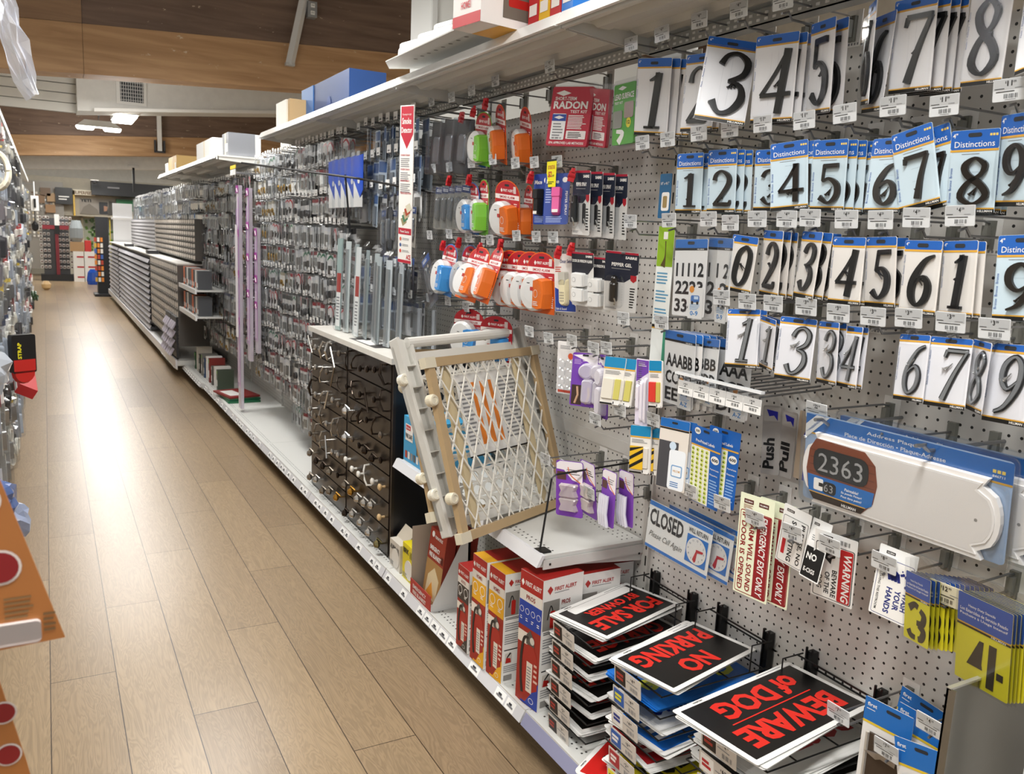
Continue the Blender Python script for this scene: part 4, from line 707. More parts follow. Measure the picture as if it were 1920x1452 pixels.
b=slab_card(.095,.19,'#f2f2f0',.001,.003); logo(b,-.036,-.02); b.slab(rrect(-.044,-.186,.044,-.09,.003),0,.0005,INK()); b.text('NO',-.034,-.13,.05,.022,PAPER(),.001,.03); b.text('E-CIGS',-.034,-.17,.055,.014,PAPER(),.001,.02); b.lines(-.03,-.07,.05,.02,3,GREY())
put([('sign_face',b.mesh('sign_face'))],'no_smoking_sign','white sign with a black lower half, tucked behind the dog warning','sign',PO['nosol'][0])
b=slab_card(.11,.19,'#f2f2f0',.001,.003); b.slab(rrect(-.05,-.186,.05,-.032,.005),0,.0003,INK()); b.slab(rrect(-.048,-.184,.048,-.034,.004),.0003,.0006,PAPER()); logo(b,-.034,-.018); b.slab(rrect(.014,-.183,.047,-.035,.004),.0006,.001,C_('#b81e24')); b.text('WARNING',.024,-.042,.136,.02,PAPER(),.0014,.025,-PI/2,.15)
for t,xx,yy,w in (('BEWARE',.0,-.10,.078),('OF THE',-.018,-.11,.062),('DOG',-.037,-.125,.038)): b.text(t,xx-.003,yy,w,.013,INK(),.001,.02,-PI/2)
b.slab([(-.03,-.05),(-.02,-.042),(-.008,-.048),(.004,-.05),(.002,-.066),(-.006,-.07),(-.008,-.086),(-.018,-.078),(-.028,-.07)],.0006,.001,INK()); b.bars(.012,-.024,.025,.012,INK())
put([('sign_face',b.mesh('sign_face'))],'dog_warning_sign','white and red sign reading WARNING BEWARE OF THE DOG','sign',PO['bdog'][0])
nv=C_('#1e2a78'); b=slab_card(.11,.19,'#f2f2f0',.001,.003); b.slab(rrect(-.05,-.186,.05,-.032,.005),0,.0003,nv); b.slab(rrect(-.0485,-.1845,.0485,-.0335,.004),.0003,.0006,PAPER()); logo(b,-.034,-.02); 
for t,xx,w in (('WASH',.030,.05),('YOUR',.008,.055),('HANDS',-.016,.07)): b.text(t,xx,-.178+w if False else -.105,w,.017,nv,.001,.03,-PI/2)
b.text('BEFORE LEAVING THIS RESTROOM',-.042,-.04,.135,.007,INK(),.001,.01,-PI/2)
for i in range(4): b.stroke([(-.018+i*.009,-.062,.008),(-.012+i*.009,-.085,.008)],.0006,.001,nv)
b.poly(oval(-.002,-.07,.016,.014),.001,nv)
for i in range(7): b.poly(oval(random.uniform(.01,.04),random.uniform(-.095,-.05),random.uniform(.002,.005),n=10),.001,nv)
put([('sign_face',b.mesh('sign_face'))],'wash_hands_sign','white and navy sign reading WASH YOUR HANDS','sign',PO['wash'][0])
# stencils
def stencil(w,h,t,head):
    b=MB(); b.slab(rrect(-w/2,-h,w/2,0,.003),-.001,0,C_('#dcd22c',.35)); b.slab(rrect(-w/2,-h*.33,w/2,0,.003),0,.0005,C_('#2450a4')); b.rect(-w/2,-h*.37,w/2,-h*.33,.0007,INK()); b.rect(-w/2,-h*.345,w/2,-h*.33,.0009,C_(GOLD))
    for i,x in enumerate(('Heavy Duty Stencils','Los Estarcidos de Servicio Pesado','Pochoirs à Usage Intensif')): b.text(x,-w*.3 if i==0 else -w*.45,-h*.14-i*h*.055,w*.5 if i==0 else w*.88,h*.036,PAPER(),.001,.01)
    dk=M('#2a2418',.6)
    if t=='4':
        b.slab([(-w*.28,-h*.78),(-w*.06,-h*.46),(w*.02,-h*.46),(w*.0,-h*.72),(w*.02,-h*.78)],.0005,.001,dk); b.slab([(w*.1,-h*.95),(w*.24,-h*.95),(w*.26,-h*.45),(w*.12,-h*.45)],.0005,.001,dk); b.slab([(w*.28,-h*.80),(w*.4,-h*.80),(w*.4,-h*.72),(w*.28,-h*.72)],.0005,.001,dk)
    else:
        for st in ([(-.3,.42,.2),(-.1,.5,.16),(.05,.48,.16)],[(.14,.45,.14),(.3,.38,.2),(.24,.26,.2),(.02,.25,.14)],[(.1,.22,.14),(.3,.16,.2),(.24,.05,.2),(.1,.02,.14)],[(-.02,.02,.14),(-.2,.03,.16),(-.3,.1,.18)]): b.stroke([(x*w,-h+h*.05+y*h*1.0,q*w) for x,y,q in st],.0005,.001,dk)
    b.text('HILLMAN',w*.15,-h*.365,w*.26,h*.022,PAPER(),.0012,.02)
    c=MB(); c.slab([(-w/2-.004,-h-.004),(w/2+.004,-h-.004),(w/2+.004,.03),(w*.12,.045),(-w*.12,.045),(-w/2-.004,.03)],.0015,.0019,CLEAR()); return [('stencil_card',b.mesh('stencil_card')),('clear_bag',c.mesh('clear_bag'))]
for key,t,n,w,h in (('st3','3',14,.09,.165),('st4','4',10,.115,.19)):
    P=stencil(w,h,t,''); x,y,z,a,b_,c,s=PO[key][0]; put(P,'stencil_pack','yellow stencil pack of the number %s with a blue header, front of its stack'%{'3':'three','4':'four'}[t],'stencil',PO[key][0])
    for i in range(1,n): put(P if i<3 else P[:1],'stencil_pack','yellow stencil pack in the stack behind the front number %s'%{'3':'three','4':'four'}[t],'stencil',(x+.0085*i,y-.002*i*(t=='3')-.002*i,z-.001*i,a,b_,c+random.uniform(-.02,.02),s),'stacked number %s stencils'%t)
# hinge packs low on the right
b=slab_card(.10,.19,'#e9e6e2'); b.rect(-.05,-.05,.05,0,.0004,C_('#1d6ab8')); b.rect(-.05,-.055,.05,-.05,.0006,C_('#e3c02c')); b.text('first',-.044,-.018,.02,.008,PAPER(),.0008,.02); slot(b,-.012,x=.01,w=.03); b.lines(-.045,-.026,.02,.003,1,PAPER()); q=MB(); q.slab(rrect(-.038,-.185,.042,-.07,.008),.001,.006,M('#4a3d33',.3,.35)); q.slab([(-.035,-.11),(-.01,-.105),(.0,-.10),(.03,-.10),(.03,-.115),(.0,-.112),(-.01,-.118)],.006,.010,M('#9c938a',.3,.6)); q.tube([(-.034,-.07,.006),(-.034,-.18,.006)],.004,M('#cfcac2',.3,.5))
PK=[('card',b.mesh('card')),('brown_plate',q.mesh('brown_plate'))]
for i,(p,t) in enumerate(zip(PO['pin']+[(1.47,.915,.66,PI/2,0,-PI/2,1),(1.5,.86,.64,PI/2,0,-PI/2,1),(1.52,.945,.662,PI/2,.1,-PI/2,1)],('largest, by the low hooks','lower right, before the grey panel','between the two front ones','against the grey panel','rearmost with a turned card'))): put(PK,'latch_plate_pack','blue-topped card with a dark brown metal plate, %s'%t,'hardware pack',p)
# ---------- smoke alarm bay ----------
RED='#b3202a'
def rad(b): pass
b=slab_card(.135,.165,'#b8203a',.012,.006); b.poly([(-.055,-.018),(-.03,-.010),(-.005,-.018),(-.03,-.026)],.0005,PAPER()); b.text('SHORT-TERM',-.055,-.038,.07,.010,PAPER(),.0008,.02); b.text('RADON',-.058,-.062,.112,.022,PAPER(),.0008,.035); b.text('TEST KIT',.0,-.073,.055,.008,PAPER(),.0008,.02)
b.slab(rrect(-.056,-.148,-.01,-.075,.004),.0005,.002,C_('#f2f0ee')); b.rect(-.056,-.096,-.01,-.077,.0024,C_('#24479c')); b.poly([(-.05,-.086),(-.033,-.081),(-.016,-.086),(-.033,-.091)],.0027,PAPER()); b.lines(-.05,-.14,.034,.04,5,GREY(),.0024); b.bars(-.05,-.146,.034,.005,INK(),.0026)
b.lines(-.004,-.118,.062,.04,9,PAPER(),.0008,.5); b.slab(rrect(-.004,-.145,.06,-.122,.002),.0005,.0012,C_('#efe6e2')); b.lines(.002,-.143,.05,.018,4,INK(),.0015); b.text('EPA APPROVED LAB METHODS',-.058,-.16,.115,.007,PAPER(),.0008,.02)
f=MB(); f.slab(rrect(-.072,-.178,.072,.016,.01),-.014,-.013,CLEAR()); f.taper(rrect(-.07,-.170,.07,.002,.008),-.013,.006,.97,CLEAR()); RP=[('kit_card',b.mesh('kit_card')),('clear_clamshell',f.mesh('clear_clamshell'))]
put(RP,'radon_test_kit','red pack reading SHORT-TERM RADON TEST KIT, the front one','test kit',PO['radon'][0]); put(RP,'radon_test_kit','red radon test kit half hidden behind the front one','test kit',PO['radon'][1])
b=slab_card(.10,.165,'#4aa032',.012,.006); b.poly([(-.03,-.012),(-.01,-.006),(.01,-.012),(-.01,-.018)],.0005,PAPER()); b.text('LEAD SURFACE',-.045,-.042,.09,.016,PAPER(),.0008,.03); b.text('TEST KIT',-.045,-.054,.04,.007,PAPER(),.0008,.02); b.slab(rrect(-.046,-.12,-.005,-.072,.005),.0005,.002,C_('#8d8d84')); b.slab(rrect(.004,-.095,.046,-.052,.005),.0005,.002,C_('#a08d86')); b.poly(oval(.025,-.108,.011,.014),.0008,C_('#e8d82a')); b.text('12',.018,-.112,.014,.010,INK(),.0012,.03)
b.stroke([(-.02,-.16,.02),(.0,-.135,.014),(-.03,-.128,.01)],.0006,.001,PAPER()); put([('kit_card',b.mesh('kit_card'))]+[RP[1]],'lead_test_kit','green pack reading LEAD SURFACE TEST KIT','test kit',PO['lead'][0])
def alarm(body,side,head='SMOKE ALARM',w=.13,h=.18):
    b=MB(); P=[(-w/2,-h),(w/2,-h)]+[(w/2*math.cos(t*PI/12),-h*.26+h*.26*math.sin(t*PI/12)) for t in range(13)]; 
    b.slab(P,-.0012,0,C_(body)); P2=[(-w/2+.003,-h*.45),(w/2-.003,-h*.45)]+[((w/2-.003)*math.cos(t*PI/12),-h*.26+(h*.26-.003)*math.sin(t*PI/12)) for t in range(13)]
    b.slab(P2,0,.0004,C_(RED)); b.rect(-w/2+.002,-h*.33,w/2-.002,-h*.25,.0008,C_('#efe6e2')); b.text(head,-w*.3,-h*.315,w*.6,h*.045,C_(RED),.0011,.02); b.text('FIRST ALERT',-w*.16,-h*.20,w*.42,h*.045,PAPER(),.0008,.02); b.poly([(-w*.26,-h*.18),(-w*.22,-h*.14),(-w*.18,-h*.18),(-w*.22,-h*.22)],.0008,PAPER()); b.slab(rrect(w*.26,-h*.22,w*.36,-h*.1,.001),.0004,.0008,C_('#d8c8c4')) ; slot(b,-h*.09)
    b.lines(w*.27,-h*.45,w*.15,h*.07,2,PAPER(),.0009); b.lines(w*.38,-h*.9,w*.09,h*.2,6,PAPER(),.0006)
    q=MB(); q.lathe([(w*.40,.001),(w*.42,.008),(w*.42,.028),(w*.36,.036),(w*.2,.038),(.001,.0385)],C_('#ecebe8',.35),28,(-w*.04,-h*.66,0)); q.box(-w*.1,-h*.5,.038,.012,.002,.001,BLACK()); q.slab(rrect(-w*.02,-h*.62,w*.1,-h*.56,.002),.038,.0395,C_('#c33a30'))
    s=MB(); P=[(w*.10,-h*.94),(w*.47,-h*.94),(w*.47,-h*.48),(w*.10,-h*.44)]
    s.taper([(w*.06,-h*.9),(w*.2,-h*.93),(w*.40,-h*.9),(w*.44,-h*.66),(w*.40,-h*.44),(w*.2,-h*.41),(w*.06,-h*.44)],.002,.0395,.93,C_(side)); s.poly(oval(w*.18,-h*.66,w*.07,w*.09),.0402,PAPER()); s.poly(oval(w*.18,-h*.66,w*.06,w*.08),.0404,C_(side)); s.lines(w*.1,-h*.86,w*.2,h*.08,3,PAPER(),.0402)
    f=MB(); f.taper([(-w*.04+w*.455*math.cos(t*PI/14),-h*.66+w*.455*math.sin(t*PI/14)) for t in range(28)],.001,.042,.9,CLEAR())
    return [('card',b.mesh('card')),('alarm_disc',q.mesh('alarm_disc')),('colour_wrap',s.mesh('colour_wrap')),('clear_blister',f.mesh('clear_blister'))]
AO=alarm('#e0641c','#e4701f'); AG=alarm('#6ab52c','#7cc53a'); AB=alarm('#2a7cc8','#3d94dc','CARBON MONOXIDE ALARM',.13,.165); AR=alarm(RED,'#3d94dc','CARBON MONOXIDE ALARM',.16,.17)
A6=PO['smoke']; NM='smoke_alarm_pack'
def al(P,label,p): put(P,NM,label,'smoke alarm',p,'carded alarms')
al(AO,'orange smoke alarm pack facing out, front of the middle row',A6[0]); al(AO,'orange smoke alarm pack right behind the big front one in the middle row',A6[1])
al(AO,'orange smoke alarm pack tilted far left in the lower row, its white disc showing',A6[2]); al(AO,'orange smoke alarm pack tilted against the left one in the lower row',A6[3])
x,y,z,a,b_,c,s=A6[4]
for i in range(4): al(AO,'orange smoke alarm pack hanging straight in the lower row, %s from the left'%ORD[i],(x,y-i*.072,z,a,b_+.0,c+.15,s))
al(AO,'orange smoke alarm pack turned sideways in the upper row',A6[5]); x,y,z,a,b_,c,s=A6[5]; al(AO,'orange smoke alarm pack at the right of the upper row',(x+.03,y-.13,z-.02,a,b_,c,s))
al(AB,'blue carbon monoxide alarm pack at the left of the lower row',PO['co'][0]); al(AB,'blue carbon monoxide alarm pack at the left of the middle row',PO['co'][1])
x,y,z,a,b_,c,s=PO['co'][0]; al(AB,'blue carbon monoxide alarm pack behind the tilted orange ones',(x+.02,y-.14,z,a,b_,c,s))
al(AG,'green smoke alarm pack beside the blue one in the middle row',PO['grn'][0]); al(AG,'green smoke alarm pack in the upper row',PO['grn'][1])
al(AR,'red carbon monoxide alarm pack low behind the leaning gates',PO['colow'][0]); x,y,z,a,b_,c,s=PO['colow'][0]; al(AR,'grey and red alarm pack low behind the gates, right of the red one',(x+.02,y-.19,z-.01,a,b_,c,s))
x,y,z,a,b_,c,s=PO['grn'][1]; al(AB,'alarm pack with a grey unit left of the green one in the upper row',(x+.03,y+.09,z-.03,a,b_,c,s*.9))
def spray(w,h,t,can,gel=False):
    b=slab_card(w,h,'#e0dfdc',.001,.005); b.slab([(-w/2,-h*.5),(-w/2,-.006),(w/2,-.006),(w/2,-h*.34),(w*.1,-h*.5)],0,.0005,C_('#1b2336')); b.rect(-w/2+.002,-.007,w/2-.002,0,.0008,C_('#a81c34')); b.text('SABRE',w*.1,-.022,w*.34,.009,PAPER(),.001,.04); b.text(t,-w*.3,-.048,w*.6,.012,PAPER(),.001,.03); b.lines(-w*.3,-.058,w*.6,.005,1,GREY(),.001); b.slab([(w*.28,-h*.37),(w*.46,-h*.37),(w*.46,-h*.45),(w*.37,-h*.49),(w*.28,-h*.45)],.0006,.001,C_('#b3202e')); b.lines(w*.28,-h*.93,w*.16,h*.36,8,INK()); b.lines(-w*.45,-h*.97,w*.4,h*.04,2,GREY())
    q=MB(); q.lathe([(.010,-h*.80),(.0135,-h*.79),(.0135,-h*.50),(.010,-h*.48),(.010,-h*.40),(.006,-h*.38)],M(can,.35),14,(-w*.18,0,.014),'y'); q.tube([(-w*.14,-h*.72,.027),(-w*.1,-h*.78,.024),(-w*.13,-h*.85,.02)],.003,M('#b9b6ae',.25,.8))
    f=MB(); f.taper(rrect(-w*.42,-h*.9,w*.12,-h*.34,.01),.001,.032,.9,CLEAR()); return [('card',b.mesh('card')),('spray_can',q.mesh('spray_can')),('clear_blister',f.mesh('clear_blister'))]
SC=spray(.09,.20,'PEPPER SPRAY','#17181a'); x,y,z,a,b_,c,s=PO['pepper'][0]
for i in range(4): put(SC,'pepper_spray_pack','pepper spray card, %s from the front of four'%ORD[i],'spray pack',(x+.025*i,y-.028*i,z-.003*i,a,b_,c,s))
put(spray(.105,.20,'PEPPER GEL','#15110f'),'pepper_gel_pack','lone card reading PEPPER GEL with a black canister','spray pack',PO['gel'][0])
def mace(can):
    w,h=.085,.17; b=slab_card(w,h,'#1f3f96',.001,.008); b.text('Mace',-w*.44,-.034,w*.5,.014,PAPER(),.0006,.03,0,.1); b.poly(oval(w*.3,-.022,.009),.0005,PAPER()); b.lines(-w*.4,-h+.006,w*.8,.022,4,C_('#9fb0dc')); b.text('PEPPER SPRAY',w*.34,-.06,.08,.008,PAPER(),.0006,.01,-PI/2); b.lines(-w*.45,-.1,w*.25,.05,6,C_('#9fb0dc'))
    q=MB(); q.taper(rrect(-.012,-.14,.016,-.055,.006),.001,.024,.85,M(can,.35)); q.taper(rrect(-.014,-.085,.018,-.05,.004),.002,.028,.85,M(can,.45)); q.slab(rrect(-.008,-.135,.012,-.125,.001),.0245,.026,PAPER()); return [('card',b.mesh('card')),('spray_can',q.mesh('spray_can'))]
put(mace('#1a1a1c'),'pocket_spray_pack','blue card with a black pocket spray','spray pack',PO['pocket'][0]); put(mace('#e0559a'),'pocket_spray_pack','blue card with a pink pocket spray below the yellow tag','spray pack',PO['pocket'][1])
x,y,z=PO['pocket'][1][:3]; b=MB(Matrix(((0,0,-1,0),(-1,0,0,0),(0,1,0,0),(0,0,0,1)))); b.slab(rrect(-.028,-.078,.028,.0,.001),-.0008,0,C_('#efe61e',.35)); b.rect(-.028,.0,.028,.006,.0002,INK()); b.text('$2',-.018,-.05,.022,.02,C_('#b3202a'),.0004,.03); b.text('BUY ONE GET ONE',-.02,-.024,.04,.012,C_('#b3202a'),.0004,.02); b.text('OFF',.006,-.048,.012,.007,INK(),.0004,.02); b.lines(-.02,-.07,.04,.01,2,INK()); thing('sale_tag','bright yellow sale tag hanging over the pocket sprays','tag',b,(1.385,y-.0,1.79))
b=slab_card(.10,.19,'#e6e0dc'); b.slab([(-.048,-.188),(.048,-.188),(.048,-.17),(-.02,-.12),(-.048,-.11)],0,.0004,C_('#24409a')); b.text('Door Sensor',-.02,-.03,.065,.012,C_('#2a2a6a'),.0006,.02); b.lines(-.045,-.06,.03,.02,3,C_('#c2402e')); b.text('Safe & Sound',-.044,-.184,.05,.008,PAPER(),.0008,.01); q=MB(); q.taper(rrect(-.012,-.17,.02,-.075,.012),.001,.02,.85,C_('#e4d9b4')); q.slab(rrect(-.012,-.1,.018,-.058,.004),.001,.02,C_('#bdb9ae'))
for i in range(3):
    for j in range(4): q.poly(oval(-.003+i*.007,-.125-j*.009,.0025,n=8),.0206,C_('#8a8478'))
put([('card',b.mesh('card')),('sensor',q.mesh('sensor'))],'door_sensor_pack','blue and pale card with a cream keypad sensor','sensor pack',PO['sensor'][0])
b=slab_card(.10,.18,'#dcdbd8'); b.slab([(-.05,-.07),(-.05,-.006),(.05,-.006),(.05,-.045),(.0,-.10)],0,.0005,C_('#24242c')); b.text('DOOR OR WINDOW ALARM',-.046,-.034,.09,.010,PAPER(),.0008,.03); b.text('SABRE',.015,-.016,.03,.007,PAPER(),.0008,.04); b.rect(-.05,-.006,.05,0,.0006,C_('#a81c34')); b.lines(.025,-.17,.02,.09,7,GREY()); q=MB()
for yy in (-.09,-.14): q.taper(rrect(-.035,yy-.024,.016,yy+.022,.004),.001,.022,.92,C_('#ececea')); q.poly(oval(-.02,yy,.008),.0225,GREY()); q.poly(oval(-.02,yy,.007),.0228,C_('#ececea')); q.slab(rrect(.018,yy-.02,.026,yy+.018,.002),.001,.02,C_('#d4d4d2'))
DW=[('card',b.mesh('card')),('alarm_units',q.mesh('alarm_units'))]; put(DW,'window_alarm_pack','card reading DOOR OR WINDOW ALARM with two white units','sensor pack',PO['dwal'][0]); x,y,z,a,b_,c,s=PO['dwal'][0]; put(DW,'window_alarm_pack','second window alarm card showing behind the front one','sensor pack',(x+.03,y-.045,z-.012,a,b_,c,s))
# hanging display strip reading Smoke Detector
b=MB(); b.slab(rrect(-.045,-.56,.045,0,.002),-.003,0,C_('#efede8')); b.slab([(-.038,-.004),(.042,-.004),(.042,-.10),(.002,-.15),(-.038,-.10)],0,.0006,C_('#b8283a')); b.text('Smoke',-.03,-.065,.06,.022,PAPER(),.001,.02); b.text('Detector',-.034,-.095,.07,.02,PAPER(),.001,.02); b.text('Choosing the right',-.03,-.036,.06,.008,PAPER(),.001,0)
for yy,h in ((-.175,.012),(-.225,.012),(-.265,.01)): b.text('Ionization Sensors',-.036,yy,.06,.008,C_('#b8283a'),.0006,.01); b.lines(-.036,yy-.04,.066,.034,5,GREY())
b.text('Where to Install in Home',-.036,-.31,.072,.009,C_('#b8283a'),.0006,.01)
for i in range(5): b.slab([(-.03+i*.008,-.40+i*.012),(-.002+i*.008,-.388+i*.012),(.012+i*.008,-.41+i*.012),(-.016+i*.008,-.425+i*.012)],.0002+i*.0002,.0004+i*.0002,C_(('#9a8f6a','#4a7a5c','#b5a88a','#a8462e','#d4cfb8')[i]))
b.rect(-.043,-.455,.043,-.432,.0006,C_('#b8283a')); b.text('Power Source',-.03,-.449,.06,.010,PAPER(),.001,.015)
for i,c_ in enumerate(('#d86a50','#3a5c94','#d8574a')): b.poly(oval(-.028,-.472-i*.022,.007),.0006,C_(c_)); b.lines(-.016,-.476-i*.022,.05,.009,2,GREY())
b.rect(-.044,-.559,.044,-.548,.0006,C_('#b8283a')); b.text('ACE',.012,-.545,.03,.018,C_('#c2262e'),.0006,.03)
a0=PO['stripsign'][0]; thing('smoke_detector_guide','tall white hanging strip headed Smoke Detector in a red arrow','sign strip',b,a0[:3],a0[3:6],None,a0[6])
# clear hinge packs of the upper left and clam packs
def clam(w,h,mat,inner='#2c2d31',dots=0,hdr=None):
    b=MB(); b.slab(rrect(-w/2,-h,w/2,0,.006),-.001,0,C_(inner,.5)); 
    if hdr: b.rect(-w/2+.003,-.03,w/2-.003,-.003,.0006,C_(hdr)); b.lines(-w*.35,-.022,w*.6,.012,2,PAPER(),.0008)
    for i in range(dots): b.poly(oval((i%2-.5)*w*.4,-.05-(i//2)*h*.13,.007,n=8),.004,M('#cfc6b4',.3,.5))
    f=MB(); f.taper(rrect(-w/2-.004,-h-.004,w/2+.004,.004,.008),.001,.022,.9,FILM()); f.slab(rrect(-w*.52,-h,-w*.46,0,.002),.0,.016,M('#dfe3e8',.12,0,'c',.25)); f.taper(rrect(-w*.2,-h*.8,w*.22,-h*.25,.01),.002,.014,.8,M('#7f8388',.2,.7)); return [('card',b.mesh('card')),('clear_clamshell',f.mesh('clear_clamshell'))]
KA=clam(.10,.19,0,'#1d1e22'); KB=clam(.085,.17,0,'#8f8a80',8,'#2a3c6a'); KC=clam(.08,.2,0,'#4b4a52',6,'#34508c')
for i,(y,z) in enumerate([(3.22,2.0),(3.10,2.0),(2.98,1.99)]): put(KA,'hinge_pack','dark hinge in a clear clamshell, %s in the upper row right of the white strip'%ORD[i],'hardware pack',(1.42,y,z,PI/2,.12,-PI/2+.2,1.1))
for i in range(5): put(KB,'hook_board_pack','clear pack of small brass hooks, %s of five right of the white strip'%ORD[i],'hardware pack',(1.42,3.2-i*.062,1.745,PI/2,.1,-PI/2+.1,1.0))
for i in range(6): put((KC,KA,KB)[i%3],'hinge_pack','clear hinge clamshell left of the white strip, %s'%ORD[i],'hardware pack',(1.42,3.86-i*.075,1.66+(i%2)*.012,PI/2,.05*(i%3-1),-PI/2-.1,1.05))
for i in range(6): put((KA,KC)[i%2],'hinge_pack','clear hinge clamshell under the first row left of the white strip, %s'%ORD[i],'hardware pack',(1.42,3.9-i*.08,1.45,PI/2,.06*(i%3-1),-PI/2,1.0))
put(KC,'hinge_pack','clear clamshell hanging askew below the white strip','hardware pack',(1.40,3.30,1.46,PI/2,-.55,-PI/2,1.1))
for i in range(2):
    f=MB(); f.taper(rrect(-.05,-.3,.05,0,.02),-.004,.02,.85,FILM()); f.slab(rrect(-.02,-.26,.01,-.06,.004),.0,.008,M('#b4b8bc',.3,.4)); thing('bagged_bracket','long clear bag hanging just above the cabinet top, %s one'%('left','right')[i],'hardware pack',f,(1.44+.03*i,3.42-.09*i,1.29),(PI/2,0,-PI/2),None)
# safety strips at the seam
b=slab_card(.05,.12,'#1c5f8c'); b.slab(rrect(-.012,-.10,.02,-.05,.006),0,.001,PAPER()); b.slab(rrect(-.006,-.092,.012,-.06,.004),.001,.0014,C_('#9a8250')); b.text('18" x 4½"',-.02,-.03,.035,.008,PAPER(),.0006,.01); thing('hinge_card','small teal card with a clasp print left of the bronze one','hardware pack',b,(1.5,1.865,1.742),(PI/2,0,-PI/2))
b=slab_card(.07,.42,'#eef2ef'); b.slab(rrect(-.034,-.11,.034,-.0,.002),0,.0004,C_('#8ab020')); b.slab(rrect(-.01,-.035,.008,-.015,.001),.0004,.001,PAPER()); b.stroke([(.0,-.04,.004),(.002,-.08,.004),(-.006,-.11,.02)],.0005,.001,C_('#55451e'))
for i in range(3): b.lines(-.028,-.16-i*.05,.055,.036,4,C_('#5f9cc0'))
b.rect(-.034,-.28,.034,-.272,.0006,INK()); b.rect(-.034,-.284,.034,-.28,.0006,C_(GOLD)); b.slab([(.018,-.28),(.034,-.28),(.034,-.40),(.028,-.42),(-.034,-.42),(-.034,-.41),(.018,-.40)],0,.0007,C_('#3a9a78')); thing('landscape_label_pack','tall narrow pack with a green top and blue text left of the number sheets','label sheet',b,(1.5,1.845,1.60),(PI/2,0,-PI/2))
# ---------- knob display cabinet ----------
r=root('drawer_cabinet','dark drawer cabinet with a white top, covered in sample knobs','cabinet',(1.27,3.93,.131))
def off(b): b.X=Matrix.Translation((-1.27,-3.93,-.131)); return b
b=off(MB()); dk=M('#15151a',.35); b.bx(1.285,1.64,3.30,4.56,.132,1.005,dk); b.bx(1.272,1.285,3.30,3.318,.132,1.005,M('#2b2420',.3)); b.bx(1.272,1.285,3.905,3.922,.132,1.005,M('#2b2420',.3)); b.bx(1.272,1.285,4.545,4.56,.132,1.005,M('#2b2420',.3)); b.ob('cabinet_body',r)
b=off(MB()); b.bx(1.255,1.645,3.285,4.575,1.005,1.03,M('#dfdcd4',.3,0,'n')); b.slab(rrect(1.30,3.62,1.42,4.0,.004),1.03,1.0305,M('#3a3634',.4)) ; b.slab(rrect(1.31,3.72,1.41,3.92,.002),1.0305,1.031,PAPER()); b.ob('worktop',r)
def KN(kind,col,m=.85):
    b=MB(); mt=M(col,.22,m)  # sticks out along -x
    if kind=='knob': b.lathe([(.006,0),(.005,-.014),(.014,-.02),(.016,-.027),(.010,-.032),(.001,-.033)],mt,14,ax='x')
    elif kind=='pull': b.tube([(0,0,.048),(-.022,0,.046),(-.03,0,.02),(-.03,0,-.02),(-.022,0,-.046),(0,0,-.048)],[.004,.005,.0045,.0045,.005,.004],mt,8)
    elif kind=='cup': b.tube([(0,0,.04),(-.02,.01,.045),(-.034,.0,.0),(-.02,-.01,-.045),(0,0,-.04)],[.005,.006,.008,.006,.005],mt,8)
    elif kind=='bar': b.tube([(-.026,0,.06),(-.026,0,-.06)],.005,mt,8); b.tube([(0,0,.035),(-.026,0,.035)],.004,mt,6); b.tube([(0,0,-.035),(-.026,0,-.035)],.004,mt,6)
    else: b.lathe([(.004,0),(.004,-.016),(.013,-.02),(.02,-.030),(.013,-.042),(.001,-.046)],mt,8,ax='x'); b.tube([(-.012,-.012,.01),(-.028,.0,.028),(-.03,.012,.004)],.005,mt,6)
    return b.mesh('knob' if kind in('knob','fancy') else 'pull')
CH='#c9c6c0'; BZ='#3c332c'; NK='#8f867a'; BR='#b98b3c'
KL=[[(('bar',CH),('knob',CH),('cup',CH),('cup',CH),('bar',CH),('knob',NK))],[(('knob',CH),('knob',CH),('pull',CH),('knob',NK),('bar',NK),('pull',BZ))],[(('cup',BZ),('knob',CH),('pull',CH),('bar',CH),('knob',CH),('knob',NK))],[(('knob',CH),('knob',NK),('cup',NK),('knob',CH),('pull',CH),('pull',NK))],[(('knob',NK),('pull',NK),('pull',CH),('bar',CH),('knob',CH),('knob',CH))],[(('fancy',NK),('fancy',BZ),('fancy',BZ),('fancy',NK),('knob',BZ))],[(('fancy',NK),('fancy',CH),('fancy',NK),('fancy',NK),('fancy',BR))]]
KR=[[(('pull',BZ),('pull',BZ),('knob',BZ),('knob',BZ),('knob',BZ),('cup',BZ))],[(('knob',BZ),('pull',BZ),('knob',BZ),('bar',BZ),('knob',BZ),('pull',BZ))],[(('fancy','#e8eaec'),('pull',BZ),('cup',BZ),('knob',BZ),('pull',BZ),('knob',NK))],[(('fancy','#e8eaec'),('knob',NK),('knob',BZ),('fancy',BZ),('fancy',BZ),('knob',BZ))],[(('knob','#e9e6df'),('knob','#e9e6df'),('knob','#e9e6df'),('pull','#e9e6df'),('knob','#e9e6df'),('knob','#d9b98a'))],[(('fancy',NK),('fancy',BR),('fancy',CH),('fancy',CH),('fancy',CH),('knob','#d9b98a'))],[(('fancy',BZ),('fancy',CH),('fancy',CH),('fancy',CH),('fancy','#8a8058'))]]
_K={}
df=M('#2d2621',.25,.2)
